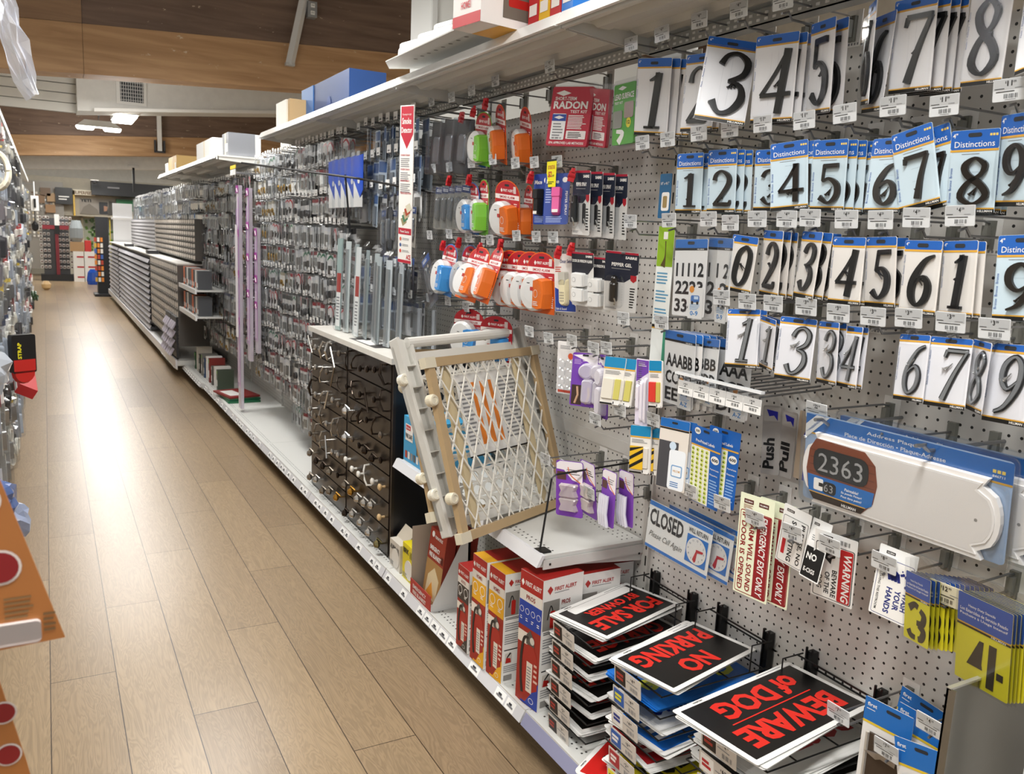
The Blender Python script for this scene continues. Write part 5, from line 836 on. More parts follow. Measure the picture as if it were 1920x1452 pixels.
for ci,(y0,y1,KK) in enumerate(((3.925,4.542,KL),(3.321,3.902,KR))):
    for ri in range(7):
        zt=1.0-ri*.124; zb=zt-.117
        b=off(MB()); b.bx(1.268,1.285,y0,y1,zb,zt,df); d=b.ob('drawer_front',r)
        ks=KK[ri][0]; n=len(ks)
        for i,(k,c) in enumerate(ks):
            if (k,c) not in _K: _K[(k,c)]=KN(k,c,.0 if c in('#e9e6df','#d9b98a') else .85)
            o=mkob('knob' if k in('knob','fancy') else 'pull',_K[(k,c)],d); t=(i+.5)/n
            o.location=(-.002,y1-(y1-y0)*t-3.93,(zt+zb)/2-.131+random.uniform(-.02,.02)); o.rotation_euler=(random.uniform(-.9,.9) if k in('pull','cup','bar') else 0,0,0)
# ---------- fire extinguisher boxes and others on the base deck ----------
def faces(b,X0,y0): # front face (towards the aisle) frame and near side frame, origin at bottom corner nearest the camera
    F=Matrix(((0,0,-1,X0),(-1,0,0,y0),(0,1,0,.0),(0,0,0,1))); S=Matrix(((1,0,0,X0),(0,0,-1,y0),(0,1,0,0),(0,0,0,1))); return F,S
def ext_box(label,w,d,h,loc,band,model,hdr='#a8231f',rot=0,low=None):
    """box with its front towards the aisle; w along the aisle, d deep, h high"""
    b=MB(); wh='#ebe9e5'; red='#9c2a20'
    b.bx(0,d,0,w,0,h,C_(wh)); FX=Matrix(((0,0,-1,0),(-1,0,0,w),(0,1,0,0),(0,0,0,1))); SX=Matrix(((1,0,0,0),(0,0,-1,0),(0,1,0,0),(0,0,0,1)))
    b.X=FX; q=h
    b.rect(.0005,.0005,w-.0005,h-.0005,.0006,C_(red)); b.rect(.0005,h*.86,w-.0005,h-.0005,.001,C_(hdr)); b.rect(.0005,h*.78,w-.0005,h*.86,.0011,C_('#ded8cf')); b.rect(.0005,h*.59,w-.0005,h*.78,.0011,C_(band))
    b.text('FIRST ALERT',w*.24,h*.90,w*.7,h*.035,PAPER(),.0014,.02); b.poly([(w*.05,h*.915),(w*.12,h*.94),(w*.19,h*.915),(w*.12,h*.885)],.0014,PAPER()); b.text(model,w*.3,h*.80,w*.4,h*.035,C_('#8a2420'),.0014,.03)
    n=4 if w>.105 else 2
    for i in range(n): b.poly(oval(w*(i+.5)/n,h*.71,w*.36/n),.0014,PAPER()); b.poly(oval(w*(i+.5)/n,h*.71,w*.30/n),.0016,C_(band)); b.lines(w*(i+.25)/n,h*.63,w*.4/n,h*.03,2,PAPER(),.0014)
    b.slab([(w*.25,h*.02),(w*.45,h*.02),(w,h*.22),(w,h*.005),(w*.25,h*.005)],.0008,.0012,C_(low or band)); b.rect(.0005,h*.46,w*.45,h*.55,.0009,C_('#e6ddd0'))
    b.slab([(w*.30,h*.05),(w*.26,h*.12),(w*.26,h*.36),(w*.36,h*.44),(w*.46,h*.47),(w*.72,h*.47),(w*.84,h*.42),(w*.94,h*.34),(w*.95,h*.16)],.0010,.0014,C_('#a3281f')); b.rect(w*.46,h*.11,w*.72,h*.34,.0018,C_('#ded4c6')); b.lines(w*.49,h*.13,w*.2,h*.18,8,GREY(),.002)
    b.stroke([(w*.5,h*.52,.008),(w*.3,h*.5,.010),(w*.2,h*.36,.011),(w*.22,h*.2,.011),(w*.3,h*.08,.012)],.0014,.0022,C_('#222120')); b.slab([(w*.4,h*.47),(w*.76,h*.47),(w*.74,h*.52),(w*.55,h*.58),(w*.4,h*.54)],.0014,.002,C_('#55524e')); b.poly(oval(w*.66,h*.51,w*.1,h*.028),.0024,C_('#cfcabf')); b.lines(w*.78,h*.2,w*.18,h*.16,4,C_('#dcb7a8'),.0018)
    b.poly(oval(w*.72,h*.055,w*.11,h*.022),.0018,PAPER()); b.poly(oval(w*.72,h*.055,w*.09,h*.018),.002,C_(low or band))
    b.X=SX
    b.poly([(d*.1,h*.92),(d*.17,h*.95),(d*.24,h*.92),(d*.17,h*.885)],.0008,C_('#b02a26')); b.text('FIRST ALERT',d*.28,h*.905,d*.55,h*.03,C_('#b02a26'),.0008,.025); b.lines(d*.28,h*.885,d*.5,h*.012,1,GREY()); b.rect(d*.02,h*.62,d*.42,h*.84,.0006,C_('#8a8680')); b.slab(rrect(d*.2,h*.63,d*.32,h*.76,.004),.0006,.001,C_('#b02018')); b.stroke([(d*.26,h*.76,.003),(d*.2,h*.80,.003),(d*.13,h*.7,.003)],.0008,.0012,INK())
    b.text(model,d*.47,h*.79,d*.22,h*.035,C_('#8a2420'),.0008,.03); b.lines(d*.47,h*.64,d*.4,h*.13,5,GREY()); b.lines(d*.05,h*.585,d*.7,h*.025,2,INK()); b.lines(d*.05,h*.48,d*.85,h*.08,4,GREY()); b.lines(d*.05,h*.36,d*.9,h*.1,5,GREY()); b.lines(d*.05,h*.30,d*.5,h*.02,1,INK())
    for i in range(2): b.slab(rrect(d*(.08+i*.5),h*.19,d*(.28+i*.5),h*.28,.003),.0006,.001,C_('#c9c4bc')); b.slab([(d*(.1+i*.5),h*.19),(d*(.26+i*.5),h*.19),(d*(.24+i*.5),h*.23),(d*(.12+i*.5),h*.24)],.001,.0013,C_('#b02018')); b.stroke([(d*(.14+i*.5),h*.24,.004),(d*(.24+i*.5),h*.28,.006)],.001,.0013,INK())
    b.lines(d*.05,h*.1,d*.8,h*.07,4,GREY()); b.slab(rrect(d*.06,h*.03,d*.3,h*.08,.002),.0006,.001,C_('#8d8a86'))
    b.X=Matrix.Translation((0,0,h+.0004)); b.rect(.0,.0,d,w,.0,C_(hdr if band!='#e5a922' else band)); b.rect(d*.3,.002,d-.002,w-.002,.0003,C_(hdr))
    t=thing('extinguisher_box',label,'box',b,loc,(0,0,rot)); return t
DZ=.131
ext_box('tallest fire extinguisher box with a blue band, reading PRO5','0' and .112,.155,.425,(1.245,1.975,DZ),'#1f3f9e','PRO5',rot=.12,low='#24409e')
ext_box('red extinguisher box with a yellow band, nearest the blue-banded one',.098,.13,.375,(1.222,2.165,DZ),'#e5a922','HOME2',rot=.04)
ext_box('red extinguisher box with a yellow band, the left of two',.098,.13,.375,(1.214,2.275,DZ),'#e5a922','HOME1',rot=.02)
ext_box('narrow red extinguisher box with a charcoal band beside the white display flap',.088,.12,.30,(1.21,2.392,DZ),'#3a3432','AUTO',low='#3c3836')
ext_box('blue-banded extinguisher box at the back under the gate shelf, left one',.112,.15,.40,(1.41,2.02,DZ),'#1f3f9e','PRO5'); ext_box('blue-banded extinguisher box at the back under the gate shelf, deepest one',.112,.09,.40,(1.545,2.06,DZ),'#1f3f9e','PRO5',rot=-.1)
# fire blanket counter display
r=root('display_box','open counter display of fire blankets with a white side flap and red tray','display box',(1.225,2.74,DZ))
b=MB(); b.add([(.0,0,-.045),(.0,0,.02),(.14,0,.30),(.16,0,.30),(.16,0,-.0),(.04,0,-.045)],[(0,1,2,3,4,5)],M('#e6e4e2',.5)); b.bx(-.0,.16,-.001,.0,.0,.02,M('#e6e4e2',.5)); b.bx(.15,.16,0,.2,0,.3,C_('#c8beb0')); b.bx(0,.16,.199,.2,0,.28,C_('#b7ab9a')); b.ob('side_flap',r)
b=MB(); b.bx(-.003,0,-.0,.2,.0,.065,C_('#b0302a')); b.X=Matrix(((0,0,-1,-.004),(-1,0,0,.2),(0,1,0,0),(0,0,0,1))); b.text('EMERGENCY',.03,.036,.13,.016,PAPER(),.0004,.02); b.text('FIRE BLANKET',.03,.012,.13,.016,PAPER(),.0004,.02); b.ob('tray_front',r)
def blanket(x,y,lab):
    b=MB(Matrix.Rotation(.12,4,'Y')); b.bx(0,.04,0,.15,0,.285,C_('#8a3024')); b.X=b.X@Matrix(((0,0,-1,-.001),(-1,0,0,.15),(0,1,0,0),(0,0,0,1))); b.rect(0,.16,.15,.285,.0003,C_('#93301f')); b.rect(0,0,.15,.16,.0003,C_('#a8814e'))
    b.text('EMERGENCY',.015,.20,.09,.018,PAPER(),.001,.03); b.text('FIRE BLANKET',.015,.172,.11,.018,PAPER(),.001,.03); b.poly(oval(.03,.262,.012),.001,PAPER()); b.text('PREMIUM DEFENSE',.048,.25,.07,.012,PAPER(),.001,.01); b.slab([(.02,.02),(.12,.01),(.13,.1),(.08,.14),(.03,.1)],.0006,.001,C_('#d9c7a0')); b.slab([(.03,.03),(.1,.02),(.07,.08)],.001,.0014,C_('#e29a3a')); b.bars(.118,.17,.026,.03,INK(),.001)
    thing('fire_blanket_box',lab,'box',b,(x,y,DZ+.005))
blanket(1.255,2.745,'tall dark red box reading EMERGENCY FIRE BLANKET, front of the display'); blanket(1.305,2.75,'fire blanket box standing behind the front one in the display'); blanket(1.355,2.755,'rearmost fire blanket box in the open display')
def small_alarm_box(lab,col,x,y,h):
    b=MB(); b.bx(0,.13,0,.12,0,h,C_(col)); b.X=Matrix(((0,0,-1,-.0006),(-1,0,0,.12),(0,1,0,0),(0,0,0,1))); b.lathe([(.042,0),(.042,.001),(.0,.0015)],C_('#e6e2da'),24,(.07,.05,0)); b.text('BRK' if col!='#d9d2c6' else 'ALARM',.01,h-.04,.06,.022,INK(),.001,.03); b.bars(.08,h-.05,.03,.03,INK(),.001); b.lines(.01,.01,.05,.02,3,GREY(),.0018)
    thing('alarm_box',lab,'box',b,(x,y,DZ))
small_alarm_box('bright yellow smoke alarm box beside the fire blanket display','#e4d21e',1.255,2.99,.155); small_alarm_box('cream alarm box half hidden behind the yellow one','#d9d2c6',1.255,3.14,.12)
b=MB(); b.add([(1.29,3.15,.25),(1.29,3.27,.25),(1.33,3.27,.30),(1.33,3.15,.30),(1.29,3.15,.131),(1.29,3.27,.131)],[(0,1,2,3),(0,4,5,1)],C_('#c9bfae')); thing('torn_carton','torn grey-brown carton flap in the dark gap beside the cabinet','carton',b)
# blue fire safe box on the side shelf
b=MB(); b.bx(0,.3,0,.22,0,.19,C_('#3f9fd0')); b.X=Matrix(((0,0,-1,-.0006),(-1,0,0,.22),(0,1,0,0),(0,0,0,1))); b.rect(.02,.09,.10,.16,.0006,PAPER()); b.text('FIRE SAFE',.024,.10,.07,.02,INK(),.001,.03); b.slab(rrect(.026,.135,.075,.155,.002),.0008,.0012,C_('#c2262e')); b.text('First Alert',.03,.14,.04,.010,PAPER(),.0016,.02); b.rect(.14,.05,.215,.15,.0006,C_('#57524c'))
for i in range(5): b.rect(.02+i*.03,.015,.042+i*.03,.045,.0006,C_(('#b0442e','#e0dcd6','#8c8a86','#5a5652','#dcd8d2')[i]))
b.X=Matrix(((1,0,0,0),(0,0,-1,-.0006),(0,1,0,0),(0,0,0,1))); b.lines(.05,.05,.2,.1,5,PAPER(),.0006); thing('safe_box','light blue box reading FIRE SAFE on the shelf behind the gates','box',b,(1.28,2.97,.618))
# dark interior of the gap beside the cabinet
# ---------- baby gates ----------
def knob_bumper(b,x,y,z,mat): b.lathe([(.015,-.012),(.019,-.006),(.019,.012),(.016,.018),(.010,.019),(.009,.016),(.001,.016)],mat,20,(x+.006,y,z)); b.tube([(x+.0,y,z-.002),(x+.03,y,z-.002)],.008,M('#b9a888',.4),10)
def wood_gate(label,p,wd='#b49a74'):
    w,h=.57,.575; r=root('baby_gate',label,'baby gate',p[:3],p[3:6],'baby gates leaning on the cabinet'); wm=M(wd,.45,0,'n'); cr=C_('#d8cfb8',.35)
    for nm,(x0,x1,y0,y1) in {'top_rail':(-w/2,w/2,-.028,0),'bottom_rail':(-w/2,w/2,-h,-h+.028)}.items(): b=MB(); b.bx(x0,x1,y0,y1,-.02,0,wm); b.ob('gate_rail',r)
    for s in (-1,1): b=MB(); b.bx(s*(w/2-.014)-.014,s*(w/2-.014)+.014,-h+.028,-.028,-.019,.001,wm); b.ob('gate_stile',r)
    b=MB(); 
    for s in (-1,1):
        for yy in (-.014,-h+.014): b=MB(); b.box(s*(w/2-.010),yy,-.009,.046,.033,.028,cr); b.ob('corner_cap',r)
    b=MB()
    for yy in (-.13,-h+.14): b=MB(); knob_bumper(b,-w/2-.02,yy,-.005,cr); b.ob('bumper',r)
    # diamond plastic mesh
    b=MB(); x0,x1,y0,y1=-w/2+.028,w/2-.028,-h+.028,-.028; sp=.058; mm=C_('#eae6dc',.35); k=1.75
    for sg in (1,-1):
        c=-2.2
        while c<2.2:
            # line y = sg*k*(x)+c*k clipped to the frame
            pts=[]
            for x in (x0,x1):
                y=sg*k*x+c
                if y0<=y<=y1: pts.append((x,y))
            for y in (y0,y1):
                x=(y-c)/(sg*k)
                if x0<=x<=x1: pts.append((x,y))
            if len(pts)>=2:
                a,e=min(pts),max(pts)
                if (a[0]-e[0])**2+(a[1]-e[1])**2>1e-4: b.stroke([(a[0],a[1],.0045),(e[0],e[1],.0045)],-.011,-.008,mm)
            c+=sp*k
    b.ob('diamond_mesh',r); return r
gw=PO['gwood'][0]; gg=PO['ggrey'][0]
g1=wood_gate('wooden baby gate with white diamond mesh, front of the leaning gates',gw)
b=MB(); w,h=.57,.575
b.bx(.17,.198,-h+.03,-.03,-.035,-.021,M('#cbb994',.45,0,'n')); b.bx(-.20,-.172,-h+.03,-.03,-.035,-.021,M('#cbb994',.45,0,'n')); b.ob('rear_stile',g1)
b=MB(); b.bx(-.12,.2,-.33,-.06,-.052,-.05,C_('#e6e4e0')); 
for i in range(3): b.slab([(-.045+i*.045,-.30),(-.02+i*.045,-.30),(-.035+i*.045,-.09),(-.05+i*.045,-.09)],-.0499,-.049,C_('#e07f28'))
b.lines(-.11,-.30,.055,.22,16,GREY(),-.0495); b.lines(.09,-.30,.1,.22,16,GREY(),-.0495); b.bx(-.12,.2,-.335,-.33,-.053,-.049,BLACK()); 
M2=b.ob('instruction_sheet',g1)
v=[gw[0]+.01,gw[1]+.19,gw[2]-.0]; 
g2=wood_gate('second wooden gate, mostly hidden behind the grey plastic one',PO['gwood2'][0])
# grey plastic gate
w,h=.57,.66; r=root('baby_gate','tall grey plastic baby gate leaning behind the wooden one','baby gate',gg[:3],gg[3:6],'baby gates leaning on the cabinet'); gm=C_('#d6d4cd',.38)
b=MB(); 
for s in (-1,1):
    b=MB(); b.slab(rrect(s*(w/2-.03)-.03,-h,s*(w/2-.03)+.03,0,.024),-.045,-.03,gm); b.slab(rrect(-w/2,-h,-w/2+.012,0,.004),-.045,.0,gm) if s<0 else b.slab(rrect(w/2-.012,-h,w/2,0,.004),-.045,.0,gm); x=s*(w/2-.055); b.bx(x-.004,x+.004,-h+.03,-.03,-.045,.0,gm)
    for i in range(8): b.bx(s*(w/2-.03)-.024,s*(w/2-.03)+.024,-.1-i*.072,-.096-i*.072,-.045,-.004,gm)
    b.ob('gate_stile',r)
b=MB(); b.tube([(-w/2+.05,-.018,-.02),(w/2-.05,-.018,-.02)],.018,gm,12); b.ob('gate_rail',r)
b=MB(); b.bx(-w/2+.05,w/2-.05,-.085,-.055,-.042,-.01,gm); b.ob('gate_rail',r); b=MB(); b.bx(-w/2+.05,w/2-.05,-h+.02,-h+.05,-.042,-.01,gm); b.ob('gate_rail',r)
b=MB(); lt=C_('#d6d3cb',.38)  # honeycomb panel of rounded openings
nx,ny=9,11; cw=(w-.12)/nx; ch=(h-.14)/ny
for i in range(nx):
    for j in range(ny):
        cx=-w/2+.06+cw*(i+.5); cy=-h+.05+ch*(j+.5); o=rrect(cx-cw/2,cy-ch/2,cx+cw/2,cy+ch/2,.0001,1); P=oval(cx,cy,cw*.40,ch*.36,8); Q=[]
        for px,py in P:
            t=max(abs(px-cx)/(cw/2),abs(py-cy)/(ch/2)); Q.append((cx+(px-cx)/t,cy+(py-cy)/t))
        vs=[(x,y,-.03) for x,y in P]+[(x,y,-.03) for x,y in Q]+[(x,y,-.036) for x,y in P]
        b.add(vs,[(k,(k+1)%8,8+(k+1)%8,8+k) for k in range(8)]+[(k,16+k,16+(k+1)%8,(k+1)%8) for k in range(8)],lt)
b.ob('lattice_panel',r)
b=MB()
for yy in (-.14,-h+.14): b=MB(); knob_bumper(b,-w/2-.012,yy,-.02,C_('#e4dfcf',.3)); b.ob('bumper',r)
# black wire bookend on the gate shelf
b=MB(); b.tube([(1.60,2.03,.872),(1.17,2.03,.838),(1.142,2.03,.70)][:2]+[(1.29,2.10,.62)][:0],.003,BLACK()); 
b=MB(); b.tube([(1.60,2.05,.868),(1.315,2.05,.855),(1.300,2.05,.845),(1.272,2.05,.625)],.0032,BLACK()); b.bx(1.262,1.30,2.03,2.07,.6172,.623,BLACK()); thing('wire_divider','thin black wire divider standing on the shelf before the gates','divider',b)
# ---------- rack of sale signs ----------
def sign_face(b,w,h,lines,ground='#0a0a0a',ink='#d8281c',edge='#f0efec',box=None,r=.006):
    b.slab(rrect(-w/2,-h/2,w/2,h/2,r),-.001,0,C_(edge)); b.slab(rrect(-w/2+.014,-h/2+.014,w/2-.014,h/2-.014,.002),0,.0003,C_(ground,.3)); b.lines(-w*.4,-h/2+.004,w*.25,.005,1,GREY()); b.text('HILLMAN',w*.28,-h/2+.004,.03,.005,INK(),.0006,.02)
    for t,x,y,tw,th in lines:
        if t=='-': b.rect(x,y,x+tw,y+th,.0008,C_(ink))
        else: b.text(t,x,y,tw,th,C_(ink,.35),.0008,.04)
    if box: b.slab(rrect(*box,.006),.0003,.0008,C_('#f0efec'))
def pile(kind,mesh,x,y,z,n,lab,rot,dz=.0016,grp=None,tilt=0):
    for i in range(n):
        thing('yard_sign',(lab if i==n-1 else lab+', further down its pile') if n>1 else lab,'sign',mesh,(x+random.uniform(-.006,.006),y+random.uniform(-.006,.006),z+i*dz),(tilt,0,rot+random.uniform(-.035,.035)),grp)
def SG(lines,**k): b=MB(); sign_face(b,k.pop('w',.355),k.pop('h',.208),lines,**k); return b.mesh('yard_sign')
sale=SG([('FOR SALE',-.145,.005,.29,.062),('BY OWNER',-.125,-.045,.23,.036)],box=(-.15,-.088,.13,-.052)) 
sg={'sale':sale,'garage':SG([('GARAGE',-.14,.0,.28,.07),('SALE',-.08,-.08,.16,.06)]),'yard':SG([('YARD',-.12,.0,.24,.07),('SALE',-.08,-.08,.16,.06)]),'rent':SG([('FOR RENT',-.145,-.04,.29,.09)]),'sale2':SG([('FOR SALE',-.15,-.04,.3,.08)]),'smoke':SG([('NO',-.06,.01,.12,.07),('SMOKING',-.14,-.08,.28,.06)]),'exit':SG([('EXIT',-.12,-.05,.24,.1)]),
'park':SG([('NO',-.055,.012,.12,.066),('PARKING',-.145,-.075,.29,.066)]),'tour':SG([('Garage',-.15,-.05,.30,.10)],ground='#1e74d0',ink='#dfe03a',edge='#1e74d0'),'beach':SG([('GARAGE',-.14,-.03,.28,.08)],ground='#1666c4',ink='#f0f0f0'),'warn':SG([('WARNING',-.14,-.03,.28,.08)],ground='#efefec',ink='#2a3a8c'),'red':SG([('SALE',-.14,-.04,.28,.09)],ground='#a01820',ink='#e8dcd8'),'caut':SG([('CAUTION',-.14,-.03,.28,.08)],ground='#e8d820',ink='#1a1a1a'),
'dog':SG([('BEWARE',-.165,.012,.33,.07),('-',-.14,-.006,.28,.0035),('of DOG',-.15,-.085,.28,.068)],w=.425,h=.235),'post':SG([('POSTED',-.16,-.03,.3,.08)],w=.41,h=.23,ground='#efeeea',ink='#b8242a'),'hand':SG([('PRIVATE',-.16,-.03,.3,.08)],w=.41,h=.23),'alu':SG([('Name',-.18,.03,.07,.02),('Address',-.18,-.01,.09,.02)],w=.425,h=.235,ground='#f0efec',ink='#a03a34',r=.02),
'redoct':SG([('STOP',-.1,-.04,.2,.08)],w=.3,h=.2,ground='#c8201c',ink='#f0f0f0',r=.02)}
# the three wire towers; every pocket holds a small pile and a picture tag
def tower(label,yc,w,n,top,names,xs,rot0):
    r=root('sign_rack',label,'sign rack',(1.62,yc,.131),group='wire sign racks'); BLK=M('#141414',.35,.3)
    def O(b): b.X=Matrix.Translation((-1.62,-yc,-.131)); return b
    y0,y1=yc-w/2,yc+w/2
    for y in (y0+.02,y1-.02):
        b=O(MB()); b.bx(1.622,1.642,y-.009,y+.009,.14,top+.075,BLK); 
        for s in (-1,1): b.bx(1.617,1.622,y+s*.009-.002,y+s*.009+.002,.14,top+.085,BLK)
        b.poly(oval(1.63,y,.003),top+.0755,PAPER()); b.ob('bracket',r)
    for i in range(n):
        z=top-.058*i-.012; b=O(MB())
        b.tube([(1.262,y0,z),(1.262,y1,z)],.0025,BLK,5); 
        for y in (y0,yc,y1): b.tube([(1.262,y,z),(1.62,y,z)],.002,BLK,5)
        for x in (1.35,1.48,1.60): b.tube([(x,y0,z-.001),(x,y1,z-.001)],.002,BLK,5)
        if i==0:
            for y in (y0,y1): b.tube([(1.55,y,z),(1.55,y,z+.075),(1.62,y,z+.075)],.0022,BLK,5);
            b.tube([(1.60,y0,z+.075),(1.60,y1,z+.075)],.0025,BLK,5); b.tube([(1.64,y0,z+.04),(1.64,y1,z+.04)],.0025,BLK,5)
        b.ob('wire_pocket',r)
        # front tag facing the aisle and slightly up
        b=MB(Matrix.Translation((1.236-1.62,0,z-.131+.016))@Matrix(((0,0,-1,0),(-1,0,0,0),(0,1,0,0),(0,0,0,1)))@Matrix.Rotation(.1,4,'X'))
        g,ik={'red':('#a8242a','#f0e8e4'),'tour':('#2c5cab','#e4dc3a'),'beach':('#2c5cab','#f0f0f0'),'warn':('#e9e7e2','#2a3a8c'),'caut':('#e4d820','#222'+'222'),'post':('#f0eeea','#b8242a'),'alu':('#f0eeea','#b8242a'),'exit':('#8c2a26','#1a1a1a'),'redoct':('#e4d820','#222222')}.get(names[i],('#1c1616','#a83228'))
        b.slab(rrect(-.055,-.05,.055,.0,.003),-.001,.0,C_('#cfc8c0')); b.slab(rrect(-.05,-.046,-.008,-.005,.001),0,.0006,C_(g)); b.lines(-.045,-.036,.03,.022,2,C_(ik),.001,.7)
        b.text('$',.014,-.014,.003,.005,INK()); b.text(random.choice('246'),.019,-.017,.005,.010,INK(),.0008,.03); b.text('99',.026,-.013,.006,.005,INK(),.0008,.02); b.lines(-.003,-.026,.05,.006,1,GREY()); b.bars(.012,-.043,.03,.012,GREY()); b.ob('picture_tag',r)
for yc,w,n,top,names,labp,rot in ((1.845,.215,7,.465,['sale','garage','rent','sale2','yard','smoke','exit'],'left',0.0),(1.545,.215,6,.478,['park','tour','warn','beach','red','caut'],'middle',.0),(1.215,.24,4,.492,['dog','post','hand','alu'],'right',0)):
    tower('black wire rack of flat signs, the %s of three'%labp,yc,w,n,top,names,1.44,rot)
    for i,nm in enumerate(names):
        z=top-.058*i-.008; words={'sale':'black and red sign reading FOR SALE BY OWNER','garage':'black and red GARAGE sign under the top pile','rent':'black and red sign in the third pocket of the left rack','sale2':'black and red sign in the fourth pocket of the left rack','yard':'black and red sign in the fifth pocket of the left rack','smoke':'black and red NO SMOKING sign near the left rack bottom','exit':'sign in the lowest pocket of the left rack','park':'black and red sign reading NO PARKING','tour':'bright blue sign with yellow lettering under NO PARKING','warn':'white sign in the third pocket of the middle rack','beach':'blue and white sign in the middle rack','red':'dark red sale sign low in the middle rack','caut':'yellow caution sign low in the middle rack','dog':'large black and red sign reading BEWARE of DOG','post':'white sign under the BEWARE of DOG pile','hand':'black sign in the third pocket of the right rack','alu':'white round-cornered sign low in the right rack'}[nm]
        rt=(0.0 if i else {'left':.03,'middle':-.22,'right':-.12}[labp])+(random.uniform(-.06,.16) if i else 0)
        cx,cy,cz,cr=(1.452-(.008 if i%2 else 0)+(.03 if labp=='right' else 0),yc+(.02 if labp!='right' else .005),z,rt) if i else {'left':(1.447,1.881,.463,.26),'middle':(1.422,1.548,.486,.24),'right':(1.41,1.222,.512,.155)}[labp]
        pile(nm,sg[nm],cx,cy,cz,(4 if i==0 else 5),words,cr+PI,.0035 if i==0 else .0022,'signs in one pocket: '+words[:24] if False else words+' pile')
thing('yard_sign','red and white sign lying lowest in front of the left rack','sign',sg['redoct'],(1.36,1.66,.14),(0,0,PI+.5))
# ---------- galvanised panel at the right edge ----------
gv=M('#8d8b86',.28,.85,'n'); b=MB(); b.bx(1.335,1.64,.788,.792,.2,.812,gv); b.bx(1.335,1.64,.784,.792,.810,.814,M('#c7c5c0',.3,.6)); b.bx(1.335,1.338,.775,.792,.2,.812,gv); thing('galvanised_panel','galvanised sheet metal panel standing at the lower right edge','panel',b)
b=MB(); b.bx(1.48,1.51,.70,.72,.1,.9,M('#dfe2e0',.35)); b.bx(1.47,1.52,.69,.73,.1,.13,M('#dfe2e0',.35)); thing('shelf_post','pale metal post at the very lower right corner','post',b)
# ---------- things on the top shelf ----------
TS=2.142
def ebox(label,x0,x1,y0,y1,h,rot=0):
    b=MB(); b.bx(0,x1-x0,0,y1-y0,0,h,C_('#e8e4e0')); w=y1-y0; b.X=Matrix(((0,0,-1,-.0006),(-1,0,0,w),(0,1,0,0),(0,0,0,1))); b.rect(0,0,w,.03,.0004,C_('#c22a2e')); b.rect(0,h*.55,w,h,.0004,C_('#c22a2e')); b.text('HOME1',w*.3,.045,w*.35,.02,C_('#c22a2e'),.0008,.03); b.poly(oval(w*.5,h*.75,.014),.0008,PAPER())
    b.X=Matrix(((1,0,0,0),(0,0,-1,-.0006),(0,1,0,0),(0,0,0,1))); d=x1-x0; b.poly(oval(d*.2,h*.5,.014),.0006,C_('#c22a2e')); b.rect(d*.4,h*.15,d*.95,h*.7,.0006,C_('#6d665c')); b.slab(rrect(d*.5,h*.35,d*.9,h*.5,.006),.0006,.001,C_('#b3221c')); b.lines(d*.35,h*.78,d*.5,h*.15,4,GREY())
    b.X=Matrix.Identity(4); b.rect(0,0,d,w,-.0003,C_('#e8e4e0')); b.rect(d*.35,0,d,w,-.0006,C_('#d9a22e')); return thing('alarm_carton',label,'box',b,(x0,y0,TS),(0,0,rot))
ebox('white and red alarm box overhanging the top shelf edge',1.09,1.28,2.22,2.36,.16,.15)
for i,(c,l) in enumerate((('#c22a2e','red'),('#e5b52a','yellow'),('#c22a2e','second red'),('#1f78d0','blue'))):
    b=MB(); b.bx(0,.14,0,.055,0,.2,C_(c)); b.X=Matrix(((0,0,-1,-.0006),(-1,0,0,.055),(0,1,0,0),(0,0,0,1))); b.poly(oval(.027,.1,.018),.0004,PAPER()); b.poly(oval(.027,.1,.014),.0008,C_(c)); b.rect(.006,.03,.048,.06,.0004,C_('#efe9e4')); thing('extinguisher_carton',l+' carton lying on the top shelf beside the overhanging alarm box','box',b,(1.24,2.16-i*.06,TS))
b=MB(); b.bx(-.1,.14,-.35,.35,0,.004,M('#bdbdb8',.4)); b.slab([(-.1,.35),(-.04,.47),(.14,.35)],0,.004,M('#bdbdb8',.4)); 
for i in range(9): b.poly(oval(-.03,-.25+i*.06,.008),-.0006,M('#6d6b66',.6))
thing('metal_plate','flat grey metal plate with holes jutting over the top shelf','plate',b,(1.225,2.72,2.172),(0,-.03,.0))
for i,(x,y) in enumerate(((1.19,2.64),(1.2,2.8),(1.2,2.97))):
    b=MB(); b.taper(rrect(-.07,-.07,.07,.07,.02),0,.035,.93,C_('#ecebe8',.35)); b.taper(rrect(-.066,-.066,.066,.066,.02),.035,.05,.93,C_('#dcdbd8',.35)); thing('white_tray','stacked shallow white unit on the grey metal plate, %s'%('nearest','middle','farthest')[i],'unit',b,(x+.03,y,2.178+.001),(0,0,.2))
b=MB(); b.bx(1.40,1.6,4.35,5.25,TS,TS+.235,C_('#163a70')); b.bx(1.395,1.40,5.0,5.25,TS,TS+.235,C_('#3a6fae')); b.lathe([(.04,0),(.03,.001)],C_('#1a3f80'),12,(1.398,4.7,TS+.1),'x'); thing('blue_carton','large blue carton standing on the top shelf before the soffit','carton',b)
b=MB(); b.bx(1.3,1.5,5.15,5.45,TS,TS+.17,C_('#c9a878')); b.bx(1.29,1.30,5.2,5.45,TS,TS+.17,C_('#e6e2d8')); b.X=Matrix(((0,0,-1,1.2996),(-1,0,0,5.4),(0,1,0,TS),(0,0,0,1))); b.bars(.1,.02,.12,.02,INK()); thing('tan_carton','tan cardboard carton at the far end of the near top shelf','carton',b)
